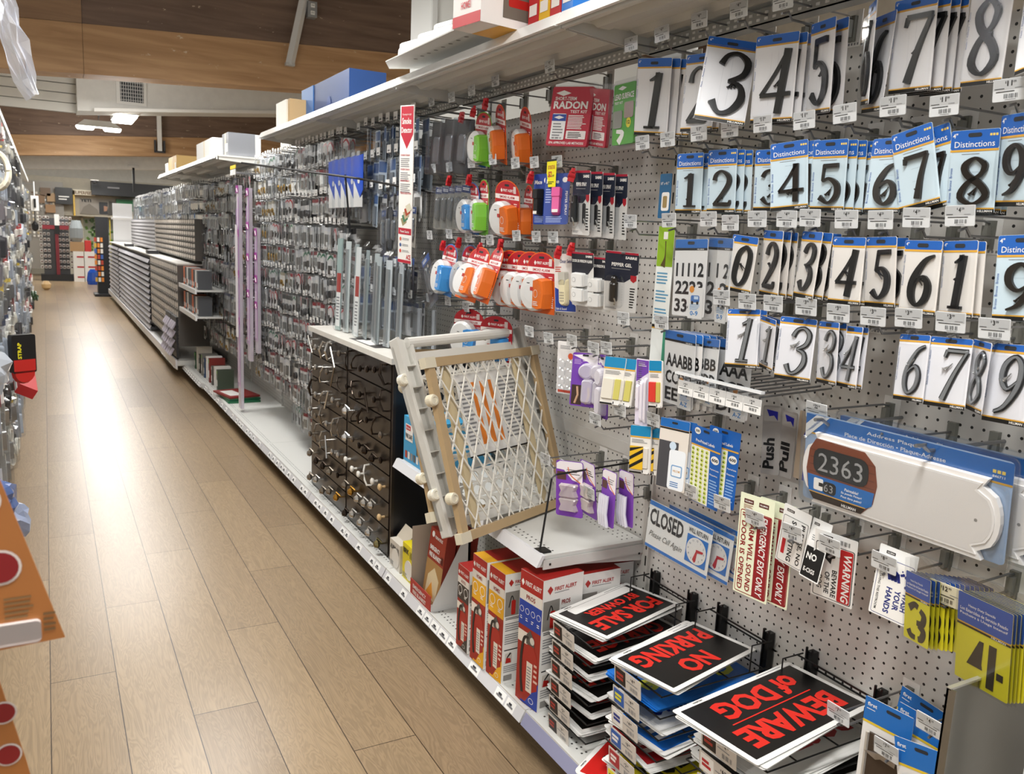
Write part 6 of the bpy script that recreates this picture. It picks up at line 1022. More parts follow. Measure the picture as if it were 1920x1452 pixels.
for x0,x1,y0,y1,h,c,l in ((1.3,1.45,8.2,8.5,.18,'#b9966a','small brown carton on the second top shelf'),(1.2,1.5,7.2,8.0,.16,'#dcdad4','long white carton on the second top shelf'),(1.25,1.45,6.8,7.05,.17,'#6b6d72','dark grey carton at the near end of the second top shelf'),(1.2,1.4,9.3,9.9,.16,'#c9a45e','yellow-brown carton at the far end of the second top shelf'),(1.45,1.6,7.3,7.6,.22,'#c2c0ba','grey carton behind the long white one'),(1.2,1.4,9.95,10.2,.12,'#e8e6e0','low white carton at the far shelf end')):
    b=MB(); b.bx(x0,x1,y0,y1,2.09,2.09+h,C_(c)); b.bx(x0-.001,x0,(y0+y1)/2-.02,(y0+y1)/2+.02,2.09,2.09+h,C_('#d8c9a4')); b.bx(x0-.002,x0-.001,y0+.03,y0+.12,2.12,2.18,PAPER()); thing('shelf_carton',l,'carton',b)
# ---------- the far run of small hanging hardware ----------
def hp(kind):
    b=MB(); 
    if kind=='hinge_pack': w,h=.075,.13; b.slab(rrect(-w/2,-h,w/2,0,.004),-.001,0,C_('#e4e2de')); b.rect(-w/2,-.022,w/2,0,.0005,C_('#d8d8da')); b.slab(rrect(-.02,-.11,.02,-.04,.002),.0,.006,M('#8a8884',.3,.7)); fl=(w,h)
    elif kind=='hook_pack': w,h=.06,.11; b.slab(rrect(-w/2,-h,w/2,0,.004),-.001,0,C_('#d6d4d2')); b.stroke([(-w/2+.004,-.02,.010),(0,-.006,.012),(w/2-.004,-.03,.012),(w/2-.006,-.06,.006)],.0,.001,C_('#b32430')); b.stroke([(-w/2+.004,-.024,.003),(0,-.013,.003),(w/2-.008,-.035,.003)],.001,.0015,PAPER()); b.tube([(-.01,-.05,.006),(.0,-.09,.008),(.012,-.06,.006)],.004,M('#3a3532',.3,.6),5); fl=(w,h)
    elif kind=='latch_pack': w,h=.065,.115; b.slab(rrect(-w/2,-h,w/2,0,.004),-.001,0,C_('#d8d6d4')); b.stroke([(-w/2+.004,-.03,.012),(0,-.008,.014),(w/2-.004,-.02,.012)],.0,.001,C_('#1f6a4a')); b.stroke([(-w/2+.004,-.036,.003),(0,-.018,.003),(w/2-.004,-.03,.003)],.001,.0015,PAPER()); b.slab(rrect(-.016,-.1,.016,-.055,.003),0,.006,M('#55524e',.3,.7)); fl=(w,h)
    elif kind=='brass_pack': w,h=.06,.10; b.slab(rrect(-w/2,-h,w/2,0,.004),-.001,0,C_('#e2dfd8')); b.rect(-w/2,-.018,w/2,0,.0005,C_('#a39a86')); b.lathe([(.014,0),(.016,.006),(.008,.012),(.001,.013)],M('#b08a3c',.22,.85),10,(-.008,-.06,0)); b.lathe([(.010,0),(.012,.006),(.001,.01)],M('#b08a3c',.22,.85),8,(.014,-.08,0)); fl=(w,h)
    elif kind=='bracket_pack': w,h=.08,.14; b.slab(rrect(-w/2,-h,w/2,0,.004),-.001,0,C_('#b4b3b3')); b.rect(-w/2,-.02,w/2,0,.0005,C_('#2d3a5c')); b.slab([(-.03,-.12),(-.02,-.12),(-.02,-.05),(.03,-.05),(.03,-.04),(-.03,-.04)],0,.01,M('#a7a7a6',.28,.8)); fl=(w,h)
    elif kind=='caster_pack': w,h=.07,.12; b.slab(rrect(-w/2,-h,w/2,0,.004),-.001,0,C_('#d9d6d2')); b.rect(-w/2,-.028,w/2,0,.0005,C_('#2c2b2b')); b.lathe([(.02,0),(.022,.008),(.02,.016)],C_('#2e2d2e'),12,(0,-.075,0)); fl=(w,h)
    elif kind=='screw_pack': w,h=.055,.09; b.slab(rrect(-w/2,-h,w/2,0,.004),-.001,0,C_('#e2e0dc')); b.rect(-w/2,-.02,w/2,0,.0005,C_('#8c1c26')); [b.tube([(-.016+i*.008,-.035,.004),(-.014+i*.008,-.08,.004)],.002,M('#b5b3ae',.25,.8),4) for i in range(5)]; fl=(w,h)
    else: w,h=.07,.15; b.slab(rrect(-w/2,-h,w/2,0,.004),-.001,0,C_('#b4c0cc')); b.slab(rrect(-w/2+.004,-.05,w/2-.004,-.006,.003),0,.0005,C_('#3f5f92')); b.slab(rrect(-.02,-.14,.02,-.06,.004),0,.008,C_('#6e757d')); fl=(w,h)
    w,h=fl; b.taper(rrect(-w/2-.003,-h-.003,w/2+.003,.012,.005),.0015,.016,.85,FILM()); return b.mesh(kind)
KD=['hinge_pack','hook_pack','latch_pack','brass_pack','bracket_pack','caster_pack','screw_pack','cabinet_pull_pack']
HK={k:hp(k) for k in KD}; cnt={k:0 for k in KD}
KW={'hinge_pack':'small pack with a steel hinge','hook_pack':'small pack with a red arc print','latch_pack':'small pack with a green arc print','brass_pack':'small pack with brass knobs','bracket_pack':'clear pack with a navy header','caster_pack':'small pack with a black wheel','screw_pack':'small dark red topped pack','cabinet_pull_pack':'pale blue pack'}
def small_hook():
    b=MB(); b.tube([(0,0,0),(-.225,0,.004)],.0028,WIRE(),4); b.tube([(0,0,-.028),(-.21,0,-.028),(-.235,0,-.014)],.003,WIRE(),4); h=b.mesh('hook_wire')
    b=MB(); b.box(-.232,0,.004,.003,.044,.036,M('#f6f6f4',.4)); b.box(-.234,0,-.004,.001,.022,.007,GREY()); return [('hook_wire',h),('price_tag',b.mesh('price_tag'))]
SH=small_hook(); FARB=[]; nh=0
BN={0:'above the knob cabinet',1:'just past the knob cabinet',2:'around the lilac tubes',3:'in the far bays'}
def far_rows(bay,y0,y1,rows,sp,kinds,px=1.42,many=2):
    global nh
    for ri,z in enumerate(rows):
        y=y0+random.uniform(.02,.06); run=random.choice(kinds); left=random.randint(2,5)
        while y<y1-.03:
            if left==0: run=random.choice(kinds); left=random.randint(2,5)
            left-=1; yy=y+random.uniform(-.008,.008); zz=z+random.uniform(-.008,.008); rw=ORD[ri]
            if nh<105: 
                nh+=1; inst('peg_hook','peg hook with a small white tag in the %s row %s'%(rw,BN[bay]),'hook',SH,(W,yy,zz),(0,0,random.uniform(-.04,.04)),'%s row hooks %s'%(rw,BN[bay]))
            else: FARB.append((yy,zz))
            if random.random()<.9:
                for j in range(many):
                    k=run
                    if cnt[k]>=292: k=min(cnt,key=cnt.get)
                    if cnt[k]>=292: break
                    cnt[k]+=1
                    thing(k,'%s, %s row %s'%(KW[k],rw,BN[bay]),'hardware pack',HK[k],(px+.035*j,yy-.01*j,zz-.035),(PI/2,random.uniform(-.08,.08),-PI/2+random.uniform(-.35,.25)),'%ss, %s row %s'%(k.replace('_',' '),rw,BN[bay]),random.uniform(.95,1.15))
            y+=sp*random.uniform(.85,1.15)
far_rows(0,3.45,4.36,[2.08,1.93,1.78,1.42,1.28],.105,['bracket_pack','cabinet_pull_pack','hinge_pack'],1.44)
far_rows(1,4.40,5.55,[2.08,1.93,1.77,1.61,1.46,1.31,1.16,1.01,.86,.71,.56,.42],.078,['hook_pack','latch_pack','caster_pack','hinge_pack','screw_pack'])
far_rows(2,5.57,6.73,[2.08,1.93,1.78,1.62,1.46,1.30,1.15,1.0,.85,.7,.55],.08,['hook_pack','brass_pack','hinge_pack','caster_pack','screw_pack','latch_pack'])
far_rows(3,6.77,9.05,[1.98,1.84,1.7,1.56,1.42,1.28,1.14,1.0,.86,.72,.58],.10,['brass_pack','hinge_pack','bracket_pack','screw_pack','hook_pack'],1.40,1)
far_rows(3,9.05,16.4,[2.0,1.86,1.72],.16,['hinge_pack','cabinet_pull_pack','bracket_pack'],1.38,1)
b=MB()
for y,z in FARB:
    b.tube([(W,y,z),(W-.225,y,z+.004)],.003,WIRE(),4,False); b.tube([(W,y,z-.028),(W-.22,y,z-.024)],.003,WIRE(),4,False); b.box(W-.232,y,z+.004,.003,.038,.032,M('#f0f0ee',.4)); b.box(W-.234,y,z-.002,.001,.022,.01,GREY())
thing('peg_hooks','mass of small tagged peg hooks in the far bays of the run','hook',b,kind='stuff')
# blue bagged packs near the white strip
f=MB(); f.taper(rrect(-.055,-.26,.055,.03,.01),-.004,.02,.8,FILM()); f.slab([(-.05,-.03),(.05,-.02),(.05,-.17),(.02,-.2),(-.05,-.12)],.004,.006,C_('#1450c8')); f.slab([(-.045,-.24),(.045,-.24),(.045,-.19),(.02,-.205),(-.045,-.13)],.004,.006,PAPER()); f.poly(oval(.01,-.13,.012),.0075,PAPER()); bb=f.mesh('blue_bag_pack')
for i in range(5): thing('blue_bag_pack','clear bag with a bright blue print, %s of the five left of the white strip'%ORD[i],'hardware pack',bb,(1.37,4.5-i*.105,1.95),(PI/2,0,-PI/2+.1),'bright blue bags',1.15)
# long clear bags standing on the cabinet top
for i,(y,z,c) in enumerate(((4.32,1.035,'#9cb0ac'),(4.22,1.035,'#c9d0ce'),(4.12,1.035,'#a8b4b2'),(4.02,1.035,'#d8dcda'),(3.92,1.035,'#8f9a9a'),(3.82,1.035,'#b8c0be'),(3.72,1.035,'#a5adae'),(3.62,1.035,'#c0c6c8'),(3.5,1.035,'#aab0b4'))):
    b=MB(); b.slab(rrect(-.028,0,.028,.48-i*.012,.004),-.004,.0,C_(c)); b.rect(-.022,.02,.022,.30,.0005,M('#eeeeea',.4)) if i in(0,2,3) else b.slab(rrect(-.01,.02,.012,.44-i*.012,.003),0,.01,M('#b0b4b4',.3,.6))
    if i in(0,3): b.slab(rrect(-.022,.2,.022,.30,.002),.0006,.001,C_('#a8413a')); b.lines(-.018,.05,.036,.13,8,GREY(),.001)
    b.taper(rrect(-.034,-.0,.034,.52-i*.012,.008),.001,.022,.8,FILM()); thing('long_bagged_pack','tall clear bag standing on the cabinet top, %s from the left'%ORD[i],'hardware pack',b,(1.34+.012*(i%3),y,z),(PI/2-.03,0,-PI/2+random.uniform(-.2,.2)))
# lilac tubes
def tube_(label,x,y,z0,z1,white=False):
    r=root('closet_tube',label,'tube',(x,y,z0)); h=z1-z0
    b=MB(); b.slab(rrect(-.014,-.044,.014,.044,.008),0,h,M('#e9e2ee',.2,0,'c',.55)); b.bx(-.004,.004,-.03,.03,.01,h*.97,C_('#c9c4ce')); b.ob('clear_tube',r)
    b=MB(); b.bx(-.0165,-.0145,-.043,-.026,h*.1,h*.95,C_('#c79ad0')); b.bx(-.0165,-.0145,.03,.043,h*.1,h*.9,C_('#b98cc6')); b.bx(-.0162,-.0145,-.026,.03,h*.12,h*.5,C_('#ddd0e2'))
    for k in (1.0,.81,.63,.42): b.bx(-.018,-.0165,-.045,.045,h*k-.055,h*k,C_('#b23ba6')); b.tube([(-.018,-.022,h*k-.05),(-.018,0,h*k-.02),(-.018,.022,h*k-.035)],.004,PAPER(),4)
    b.ob('lilac_label',r)
    if white: b=MB(); b.bx(-.03,-.02,-.022,.022,h*.33,h*.83,M('#f0eff0',.4)); b.ob('white_sleeve',r)
tube_('tall clear tube with a lilac label and white sleeve, nearest the aisle',1.29,6.62,.16,1.86,True); tube_('tall lilac tube just right of the sleeved one',1.34,6.50,.55,1.84); tube_('third lilac tube, shorter, at the right of the group',1.38,6.42,.62,1.55)
for i in range(4):
    b=MB(); b.tube([(W,6.5+i*.05,1.95),(1.25,6.5+i*.05,1.95)],.003,WIRE(),5); b.bx(1.235,1.24,6.475+i*.05,6.515+i*.05,1.93,1.97,M('#f2f2f0',.4)); b.bx(1.236,1.24,6.47+i*.05,6.52+i*.05,1.975,2.0,C_('#e8c82a')); thing('long_peg_hook','long hook with a white and yellow tag above the lilac tubes','hook',b,group='long hooks above the lilac tubes')
b=MB(); b.tube([(1.05,5.3,1.93),(1.3,3.9,1.80),(1.5,3.3,1.72)],.006,BLACK(),6); b.tube([(1.28,4.02,1.82),(1.30,4.0,1.55)],.005,BLACK(),6); thing('wire_boom','thin black wire boom reaching out over the hardware hooks','boom',b)
# goods on the far base deck
for i,(c,t) in enumerate((('#14613c','green'),('#12573a','second green'),('#8c2c2c','dark red topmost'))):
    b=MB(); b.bx(0,.26,0,.36,0,.014,C_(c)); b.bx(.03,.14,.06,.3,.014,.0145,PAPER() if i==2 else C_(c)); thing('flat_pack',t+' flat packet lying on the base deck before the lilac tubes','packet',b,(1.25+.01*i,6.95+.02*i,.131+i*.015),(0,0,.1*i))
cols=['#3f4a3c','#d9d6d0','#52504c','#7a2a24','#e2e0dc','#2f4a6e','#8c8a84','#3a3834','#c9c2b4','#274f2c']
for i in range(10):
    b=MB(); hh=random.uniform(.16,.24); b.bx(0,.14,0,.05,0,hh,C_(cols[i])); b.bx(-.001,0,.008,.042,hh*.2,hh*.5,PAPER()); b.bx(-.001,0,.004,.046,hh*.8,hh*.95,C_('#6d9a3a' if i%3==0 else '#b8b4ac')); thing('fastener_box','upright box on the far base deck, %s from the near end'%ORD[i],'box',b,(1.27,7.55+i*.14,.131))
# two small shelves with boxes before the bins
for si,(z,lab) in enumerate(((.98,'upper'),(.74,'lower'))):
    b=MB(); b.bx(1.17,1.6,7.95,9.0,z-.015,z,SHELF()); b.bx(1.155,1.17,7.95,9.0,z-.035,z+.005,M('#e6e6e6',.3)); thing('box_shelf','%s white shelf carrying dark boxes before the bins'%lab,'shelf',b)
    for i in range(9):
        hh=.17; c=('#4a4c50','#e4e2de','#3c3e42','#d86a38','#55585c')[i%5]; b=MB(); b.bx(0,.12,0,.07,0,hh,C_(c)); b.bx(-.001,0,.01,.06,.02,.06,PAPER() if i%5!=1 else C_('#d86a38')); thing('hinge_box','small box, %s from the near end of the %s dark-box shelf'%(ORD[i],lab),'box',b,(1.19,8.0+i*.105,z+.001))
# ---------- bins ----------
def bins(label,y0,y1,z0,z1,x,rows,per,slant,c1,c2,lab):
    r=root('bin_cabinet',label,'bin cabinet',(x,(y0+y1)/2,z0)); yc=(y0+y1)/2
    b=MB(); b.bx(.06 if slant else .02,.30,y0-yc,y1-yc,0,z1-z0,C_(c1)); b.ob('cabinet_body',r); dh=(z1-z0)/rows; n=int((y1-y0)/per)
    for i in range(rows):
        b=MB(); z=i*dh; o=-.0
        for k in range(n):
            ya=y0-yc+k*per+.006; yb=ya+per-.012
            if slant:
                b.add([(o+.010,ya,z+dh*.66),(o+.010,yb,z+dh*.66),(o-.014,yb,z+dh*.06),(o-.014,ya,z+dh*.06),(o+.05,ya,z+dh*.06),(o+.05,yb,z+dh*.06)],[(0,1,2,3),(3,2,5,4)],M('#b3b1b8',.5)); b.add([(o+.004,ya+.02,z+dh*.56),(o+.004,yb-.02,z+dh*.56),(o-.010,yb-.02,z+dh*.2),(o-.010,ya+.02,z+dh*.2)],[(0,1,2,3)],C_('#dcdadf')); b.bx(o,.08,ya-.008,ya-.002,z,z+dh*.5,C_(c2))
            else:
                b.bx(.0,.02,ya,yb,z+.006,z+dh-.006,C_(c2)); b.bx(-.003,.02,ya-.010,ya-.002,z,z+dh,C_(c1)); b.bx(-.005,.02,ya,yb,z,z+.010,C_(c1)); b.bx(-.002,0,ya+.008,yb-.008,z+dh*.3,z+dh*.8,C_(lab)); b.bx(-.008,0,(ya+yb)/2-.006,(ya+yb)/2+.006,z+dh*.12,z+dh*.24,M('#c9c7c2',.3,.6))
        b.ob('bin_row' if slant else 'drawer_row',r)
bins('slanted grey bins of the lower far run, nearest unit',11.7,14.3,.2,1.13,1.15,12,.13,True,'#2b2b2e','#3a393c','#d8d6d8'); bins('slanted grey bins of the lower far run, middle unit',14.3,16.9,.2,1.13,1.15,12,.13,True,'#2b2b2e','#3a393c','#d8d6d8'); bins('slanted grey bins of the lower far run, farthest unit',16.9,19.4,.2,1.13,1.15,12,.13,True,'#2b2b2e','#3a393c','#d8d6d8')
bins('grid of small brown-labelled drawers at the near end of the bins',9.1,11.7,.32,1.15,1.16,9,.14,False,'#5a5652','#8a8279','#cbc2b8')
bins('upper bank of small drawers above the slanted bins, far unit',12.6,16.5,1.2,1.62,1.34,8,.14,False,'#88878c','#a9a8ad','#dddce0'); bins('upper bank of small drawers, near darker unit',9.0,12.6,1.2,1.62,1.32,7,.16,False,'#5e5a55','#8d857c','#cfc5ba')
b=MB(); b.bx(1.13,1.6,9.05,19.45,.13,.18,SHELF()); b.bx(1.115,1.13,9.05,19.45,.10,.19,M('#dcdce0',.35)); b.bx(1.3,1.31,9.05,19.4,0,.13,M('#5d5750',.7)); thing('bin_plinth','long white plinth with a price edge under the far bins','plinth',b)
b=MB(); b.bx(1.16,1.62,9.1,19.4,1.151,1.165,C_('#cfccc6')); 
thing('bin_counter','narrow pale counter between lower and upper bins','counter',b)
for i,(y,l) in enumerate(((15.5,'far'),(12.0,'near'))): b=MB(); b.bx(1.17,1.3,y,y+.25,1.166,1.21,C_('#2a2a2c')); b.bx(1.18,1.28,y+.03,y+.2,1.21,1.215,PAPER()); thing('label_holder','small black card holder on the bin counter, %s one'%l,'holder',b)
for j,y in enumerate((9.12,9.55)):
    b=MB()
    for i in range(4):
        for k in range(3): b.box(1.12+.0*k-.03*i*.3,y+.07+k*.13,.26+.09*(3-i),.012,.11,.08,M('#b0a9b8',.4),Euler((0,.5,0)))
    b.bx(1.135,1.16,y,y+.4,.2,.62,C_('#2b2a2c')); thing('screw_rack','small tilted rack of lilac-grey packets against the drawers, %s one'%('nearer','farther')[j],'rack',b)
b=MB(); b.bx(1.25,1.62,19.45,19.5,.18,1.95,C_('#dcdde0')); b.bx(1.22,1.62,19.42,19.5,1.62,1.66,C_('#e6e6e6')); thing('end_panel','tall white end panel beyond the upper drawers','panel',b)
b=MB(); b.bx(1.185,1.20,19.5,19.52,.4,1.6,C_('#e2c82a')); thing('yellow_strip','thin yellow measuring strip at the end of the bins','strip',b)
# ---------- rear of the store ----------
r=root('battery_rack','black display rack facing the aisle end with orange and white packs','display rack',(1.07,20,.0)); b=MB(); b.bx(-.12,.12,-.02,.3,.05,1.66,C_('#16171a')); b.bx(-.2,.12,-.35,.3,.0,.05,C_('#1c1c1f')); b.ob('rack_body',r)
b=MB()
for i in range(8):
    for k in range(3): b.bx(-.17+k*.06,-.125+k*.06,-.12,-.10,.3+i*.12,.39+i*.12,C_(random.choice(('#e0dcd4','#d8822c','#c9a23a','#b0402c','#3a5fa8'))))
b.ob('hung_packs',r)
r=root('eyewear_rack','black wire display with a red T post, full of white-tagged packs','display rack',(.25,25,0)); b=MB(); b.bx(-.38,.40,-.25,.25,.0,.16,C_('#141416')); b.bx(-.30,.30,-.02,.02,.16,1.6,C_('#4a4a4c')); b.ob('rack_body',r)
b=MB(); b.bx(-.02,.06,-.2,-.15,.16,1.2,C_('#7a1f2a')); b.bx(-.3,.3,-.2,-.15,1.32,1.42,C_('#8c2430')); b.bx(-.02,.09,-.21,-.14,1.2,1.42,INK()); b.bx(-.02,.09,-.21,-.14,1.42,1.7,M('#f0f0ee',.4)); b.ob('red_post',r)
P=[]
b=MB(); b.bx(-.03,.03,-.01,.01,-.08,0,M('#e6e4e0',.4)); b.bx(-.022,.022,-.012,-.01,-.07,-.03,C_('#5a4038')); b.bx(-.03,.03,-.012,-.01,-.015,0,C_('#8e8a86')); e1=b.mesh('eyewear_pack')
for i in range(10):
    for k in range(9): 
        if not 3<=k<=4: o=mkob('hung_pack',e1,r); o.location=(-.34+k*.085,-.13,1.66-i*.14)
def crate(l,x0,x1,y,z0,z1,c,lab=None):
    b=MB(); b.bx(x0,x1,y,y+.35,z0,z1,C_(c)); 
    if lab: b.bx(x0+.08,x0+.24,y-.002,y,z0+.1,z0+.14,C_(lab))
    thing('carton',l,'carton',b)
crate('white carton with a red print, bottom left of the rear stack',.62,.86,24.6,0,.26,'#e9e8e4','#b8242a'); crate('white carton with a red print, middle left of the rear stack',.62,.86,24.6,.26,.52,'#e9e8e4','#b8242a'); crate('white carton with a red print, third in the rear stack',.62,.86,24.6,.52,.78,'#e9e8e4','#b8242a'); crate('open brown carton on top of the white rear stack',.56,.88,24.6,.78,1.02,'#b08d63'); crate('white carton with a red print, bottom right of the rear stack',.88,1.12,24.7,0,.26,'#e9e8e4','#b8242a'); crate('white carton with a red print, upper right of the rear stack',.88,1.12,24.7,.26,.52,'#e9e8e4','#b8242a')
crate('white carton with a red print, top right of the rear stack',.88,1.12,24.7,.52,.78,'#e9e8e4','#b8242a'); crate('red carton on the right rear stack',.9,1.05,24.7,.781,1.06,'#c8332c')
b=MB(); b.lathe([(.13,0),(.15,.1),(.12,.3),(.06,.38)],M('#1f4fb0',.25),14); thing('blue_bag','shiny blue plastic bag by the white rear cartons','bag',b,(1.02,23.6,.001))
b=MB(); b.lathe([(.10,0),(.16,.1),(.16,.35),(.1,.55)],C_('#8d9497'),14); thing('grey_drum','grey rounded container on the open brown carton','container',b,(.72,24.78,1.021))
b=MB(); b.lathe([(.04,-.1),(.09,-.05),(.10,.03),(.05,.1)],C_('#c9a878'),14); thing('straw_ball','round straw-coloured item by the left shelving end','ball',b,(-.02,21.5,.101))
b=MB(); b.tube([(0,0,0),(0,0,.25),(-.2,0,.25),(-.45,0,.25)],.01,BLACK()); b.lathe([(.02,-.2),(.06,-.16),(.07,-.06),(.02,0)],BLACK(),12); thing('hanging_black_tool','black item hanging at the end of the left shelving','tool',b,(-.17,20.7,1.5))
b=MB(); b.bx(-1,3.4,27.22,27.3,1.70,2.75,M('#b9b2a2',.7,0,'n')); b.bx(-1,-.9,27.22,27.3,0,1.7,M('#b9b2a2',.7)); struct('trim_41',b)
# wall goods, banner, signs, door
b=MB(); b.bx(.9,1.82,27.2,27.22,1.76,2.2,C_('#9b948a')); b.X=Matrix(((1,0,0,.9),(0,0,-1,27.19),(0,1,0,1.76),(0,0,0,1))); b.text('YETI',.02,.34,.28,.085,INK(),.0,.05); b.slab([(.0,0),(.5,.0),(.45,.15),(.25,.3),(.1,.2)],0,.004,C_('#7d766c')); b.slab(rrect(.5,.02,.72,.36,.02),0,.01,C_('#2a2c30')); b.slab([(.62,.1),(.7,.12),(.72,.24),(.62,.26)],.01,.015,C_('#b0846a')); b.slab([(.72,0),(.92,0),(.92,.38),(.76,.4)],0,.005,C_('#4a4640')); thing('cooler_banner','wide grey banner reading YETI above the glass door','banner',b)
b=MB(); b.bx(1.84,2.6,27.0,27.22,1.9,2.22,C_('#1c6b3e')); b.X=Matrix(((1,0,0,1.84),(0,0,-1,26.99),(0,1,0,1.9),(0,0,0,1))); b.text('CELSIUS',.02,.09,.4,.12,C_('#0d3a20'),0,.03); thing('green_case','green case with dark lettering right of the grey banner','case',b)
b=MB(); b.bx(1.2,3.4,26.6,27.22,2.30,2.68,C_('#1b1c1f')); b.bx(1.6,1.9,26.55,26.6,2.5,2.54,C_('#77787a')); thing('dark_fascia','dark fascia panel hanging below the rear white bulkhead','fascia',b)
b=MB(); b.bx(.30,.72,26.8,26.85,2.0,2.45,C_('#141414')); b.tube([(.5,26.85,2.3),(.5,27.22,2.3)],.01,BLACK()); b.X=Matrix(((1,0,0,.3),(0,0,-1,26.79),(0,1,0,2.0),(0,0,0,1))); b.lines(.08,.1,.26,.14,2,PAPER(),0,.4); thing('black_sign','black square hanging sign with two pale lines of text','sign',b)
b=MB(); b.bx(.74,.78,26.9,27.22,1.7,2.4,C_('#d8b24a')); b.bx(.74,1.3,26.9,27.22,2.28,2.42,C_('#e4dcc8')); b.X=Matrix(((1,0,0,.76),(0,0,-1,26.89),(0,1,0,2.3),(0,0,0,1))); b.text('SUPERFEET',.0,.0,.5,.09,C_('#6a4a1a'),0,.03); thing('header_sign','cream header sign with brown lettering over the banner','sign',b)
for i,(x0,z0,c) in enumerate(((-.2,2.0,'#7d6248'),(.05,1.75,'#94724e'),(-.05,2.2,'#6b5541'),(.1,2.05,'#a38560'))): crate('brown carton on the high rear shelf, %s one'%ORD[i],x0,x0+.24,26.87,z0,z0+.22,c)
b=MB(); b.bx(-.6,1.9,27.95,28,0,2.6,M('#c9c4b4',.6)); struct('trim_40',b)
b=MB(); 
for i in range(3): b.bx(.95+i*.42,1.0+i*.42,27.85,27.92,0,1.72,C_('#d8d0b4'))
b.bx(.95,1.84,27.85,27.92,1.66,1.78,C_('#d8d0b4')); b.bx(.95,1.84,27.85,27.92,0,.18,C_('#d8d0b4')); struct('door_1',b)
b=MB(); b.bx(1.0,1.82,27.93,27.94,.18,1.66,M('#f2f8f4',.1,0,'c',.1)); struct('window_1',b)
b=MB(); fo=foliage()
for i in range(60): b.box(random.uniform(.95,1.9),27.945,random.uniform(.5,1.66),.10,.006,.07,fo,Euler((0,random.uniform(0,3),0)))
thing('garden_bush','sunlit green bush seen through the rear glass door','bush',b,kind='stuff')
b=MB()
for i in range(14):
    for k in range(9): b.box(-.55+k*.1,26.95,1.1+i*.09,.05,.02,.06,C_(random.choice(('#d8d4cc','#b8a888','#8c8880','#e6e4de','#6e5a48'))))
b.bx(-.7,.5,26.97,27.0,.2,2.6,C_('#8d8880')); thing('rear_wall_display','wall display of many small packs behind the eyewear rack','display',b,kind='stuff')
b=MB(); b.tube([(-.62,19.97,2.25),(-.15,19.97,2.25)],.008,STEEL()); b.bx(-.22,-.08,19.9,20.0,1.72,2.02,M('#eceae6',.4)); b.bx(-.17,-.13,19.88,19.9,1.78,1.96,INK()); b.bx(-.16,-.14,19.9,20.0,2.02,2.3,M('#d8d8d8',.4)); thing('hanging_card','white hanging card with black print at the left shelving end','card',b)
b=MB(); b.lathe([(.08,0),(.07,-.05),(.02,-.08)],C_('#3a3a3c'),14); b.bx(-.1,.1,-.1,.1,0,.02,C_('#dcdad4')); thing('ceiling_camera','small dark dome camera under the rear bulkhead','camera',b,(1.25,26,2.66))
b=MB(); b.bx(1.95,2.0,23.0,23.05,2.3,2.9,C_('#1c1c1e')); b.bx(1.85,2.1,22.95,23.05,2.9,2.96,C_('#cfcdc8')); thing('black_drop_post','black post dropping from the rear bulkhead above the far packs','post',b)
# ---------- left-hand shelving, seen almost edge on ----------
r=root('shelving_gondola','left-hand shelving run seen almost edge on at the left border','shelving',(-.62,0,0)); b=MB(); b.bx(-.04,0,1.9,20.8,.1,2.35,M('#b9b6ae',.5)); b.ob('back_panel',r)
b=MB(); b.bx(0,.36,1.9,20.8,.1,.13,SHELF()); b.bx(.35,.365,1.9,20.8,.07,.135,M('#dedee0',.3)); b.ob('base_deck',r); b=MB(); b.bx(0,.28,1.9,20.8,0,.1,M('#6d665c',.7)); b.ob('kick_plate',r)
b=MB(); b.bx(0,.36,3.6,20.8,2.33,2.35,SHELF()); b.bx(.35,.365,3.6,20.8,2.31,2.36,SHELF()); b.ob('top_shelf',r)
def lp(kind):
    b=MB()
    if kind=='cord_pack': w,h=.09,.16; b.slab(rrect(-w/2,-h,w/2,0,.005),-.001,0,C_('#e6e4e0')); b.rect(-w/2,-.03,w/2,0,.0005,C_('#3d4a6a')); b.tube([(.025*math.cos(t*.6),-.095+.035*math.sin(t*.6),.012+.0008*t) for t in range(24)],.005,C_('#e4e0d4'),5)
    elif kind=='strap_pack': w,h=.08,.18; b.slab(rrect(-w/2,-h,w/2,0,.005),-.001,0,C_('#4a4a4e')); b.rect(-w/2,-.05,w/2,0,.0005,C_('#d9d7d4')); b.slab(rrect(-.03,-.16,.03,-.06,.01),0,.03,C_('#2c2c30'))
    elif kind=='chain_pack': w,h=.08,.15; b.slab(rrect(-w/2,-h,w/2,0,.005),-.001,0,C_('#dcdad6')); b.slab(rrect(-.03,-.13,.03,-.04,.01),0,.022,M('#a9a9a8',.28,.8)); b.rect(-w/2,-.025,w/2,0,.0005,C_('#e2c23a'))
    else: w,h=.1,.2; b.slab(rrect(-w/2,-h,w/2,0,.005),-.001,0,C_('#d3d8e0')); b.slab(rrect(-.03,-.18,.03,-.05,.01),0,.025,C_('#aab2bd'))
    b.taper(rrect(-w/2-.004,-h-.004,w/2+.004,.012,.006),.001,.034,.8,CLEAR()); return b.mesh(kind)
def rp_():
    b=MB(); b.slab(rrect(-.035,-.12,.035,0,.005),-.001,0,C_('#b3262c')); b.lines(-.025,-.03,.05,.015,2,PAPER()); b.taper(rrect(-.02,-.11,.02,-.045,.006),.001,.02,.8,C_('#e6e2dc')); return b.mesh('wire_pack')
LK={k:lp(k) for k in ('cord_pack','strap_pack','chain_pack','tool_pack')}; LK['wire_pack']=rp_()
LW_={'wire_pack':'small bright red carded pack','cord_pack':'pack of coiled cream cord','strap_pack':'pale-topped pack with a black strap','chain_pack':'yellow-topped pack of chain','tool_pack':'pale blue-grey clear pack'}
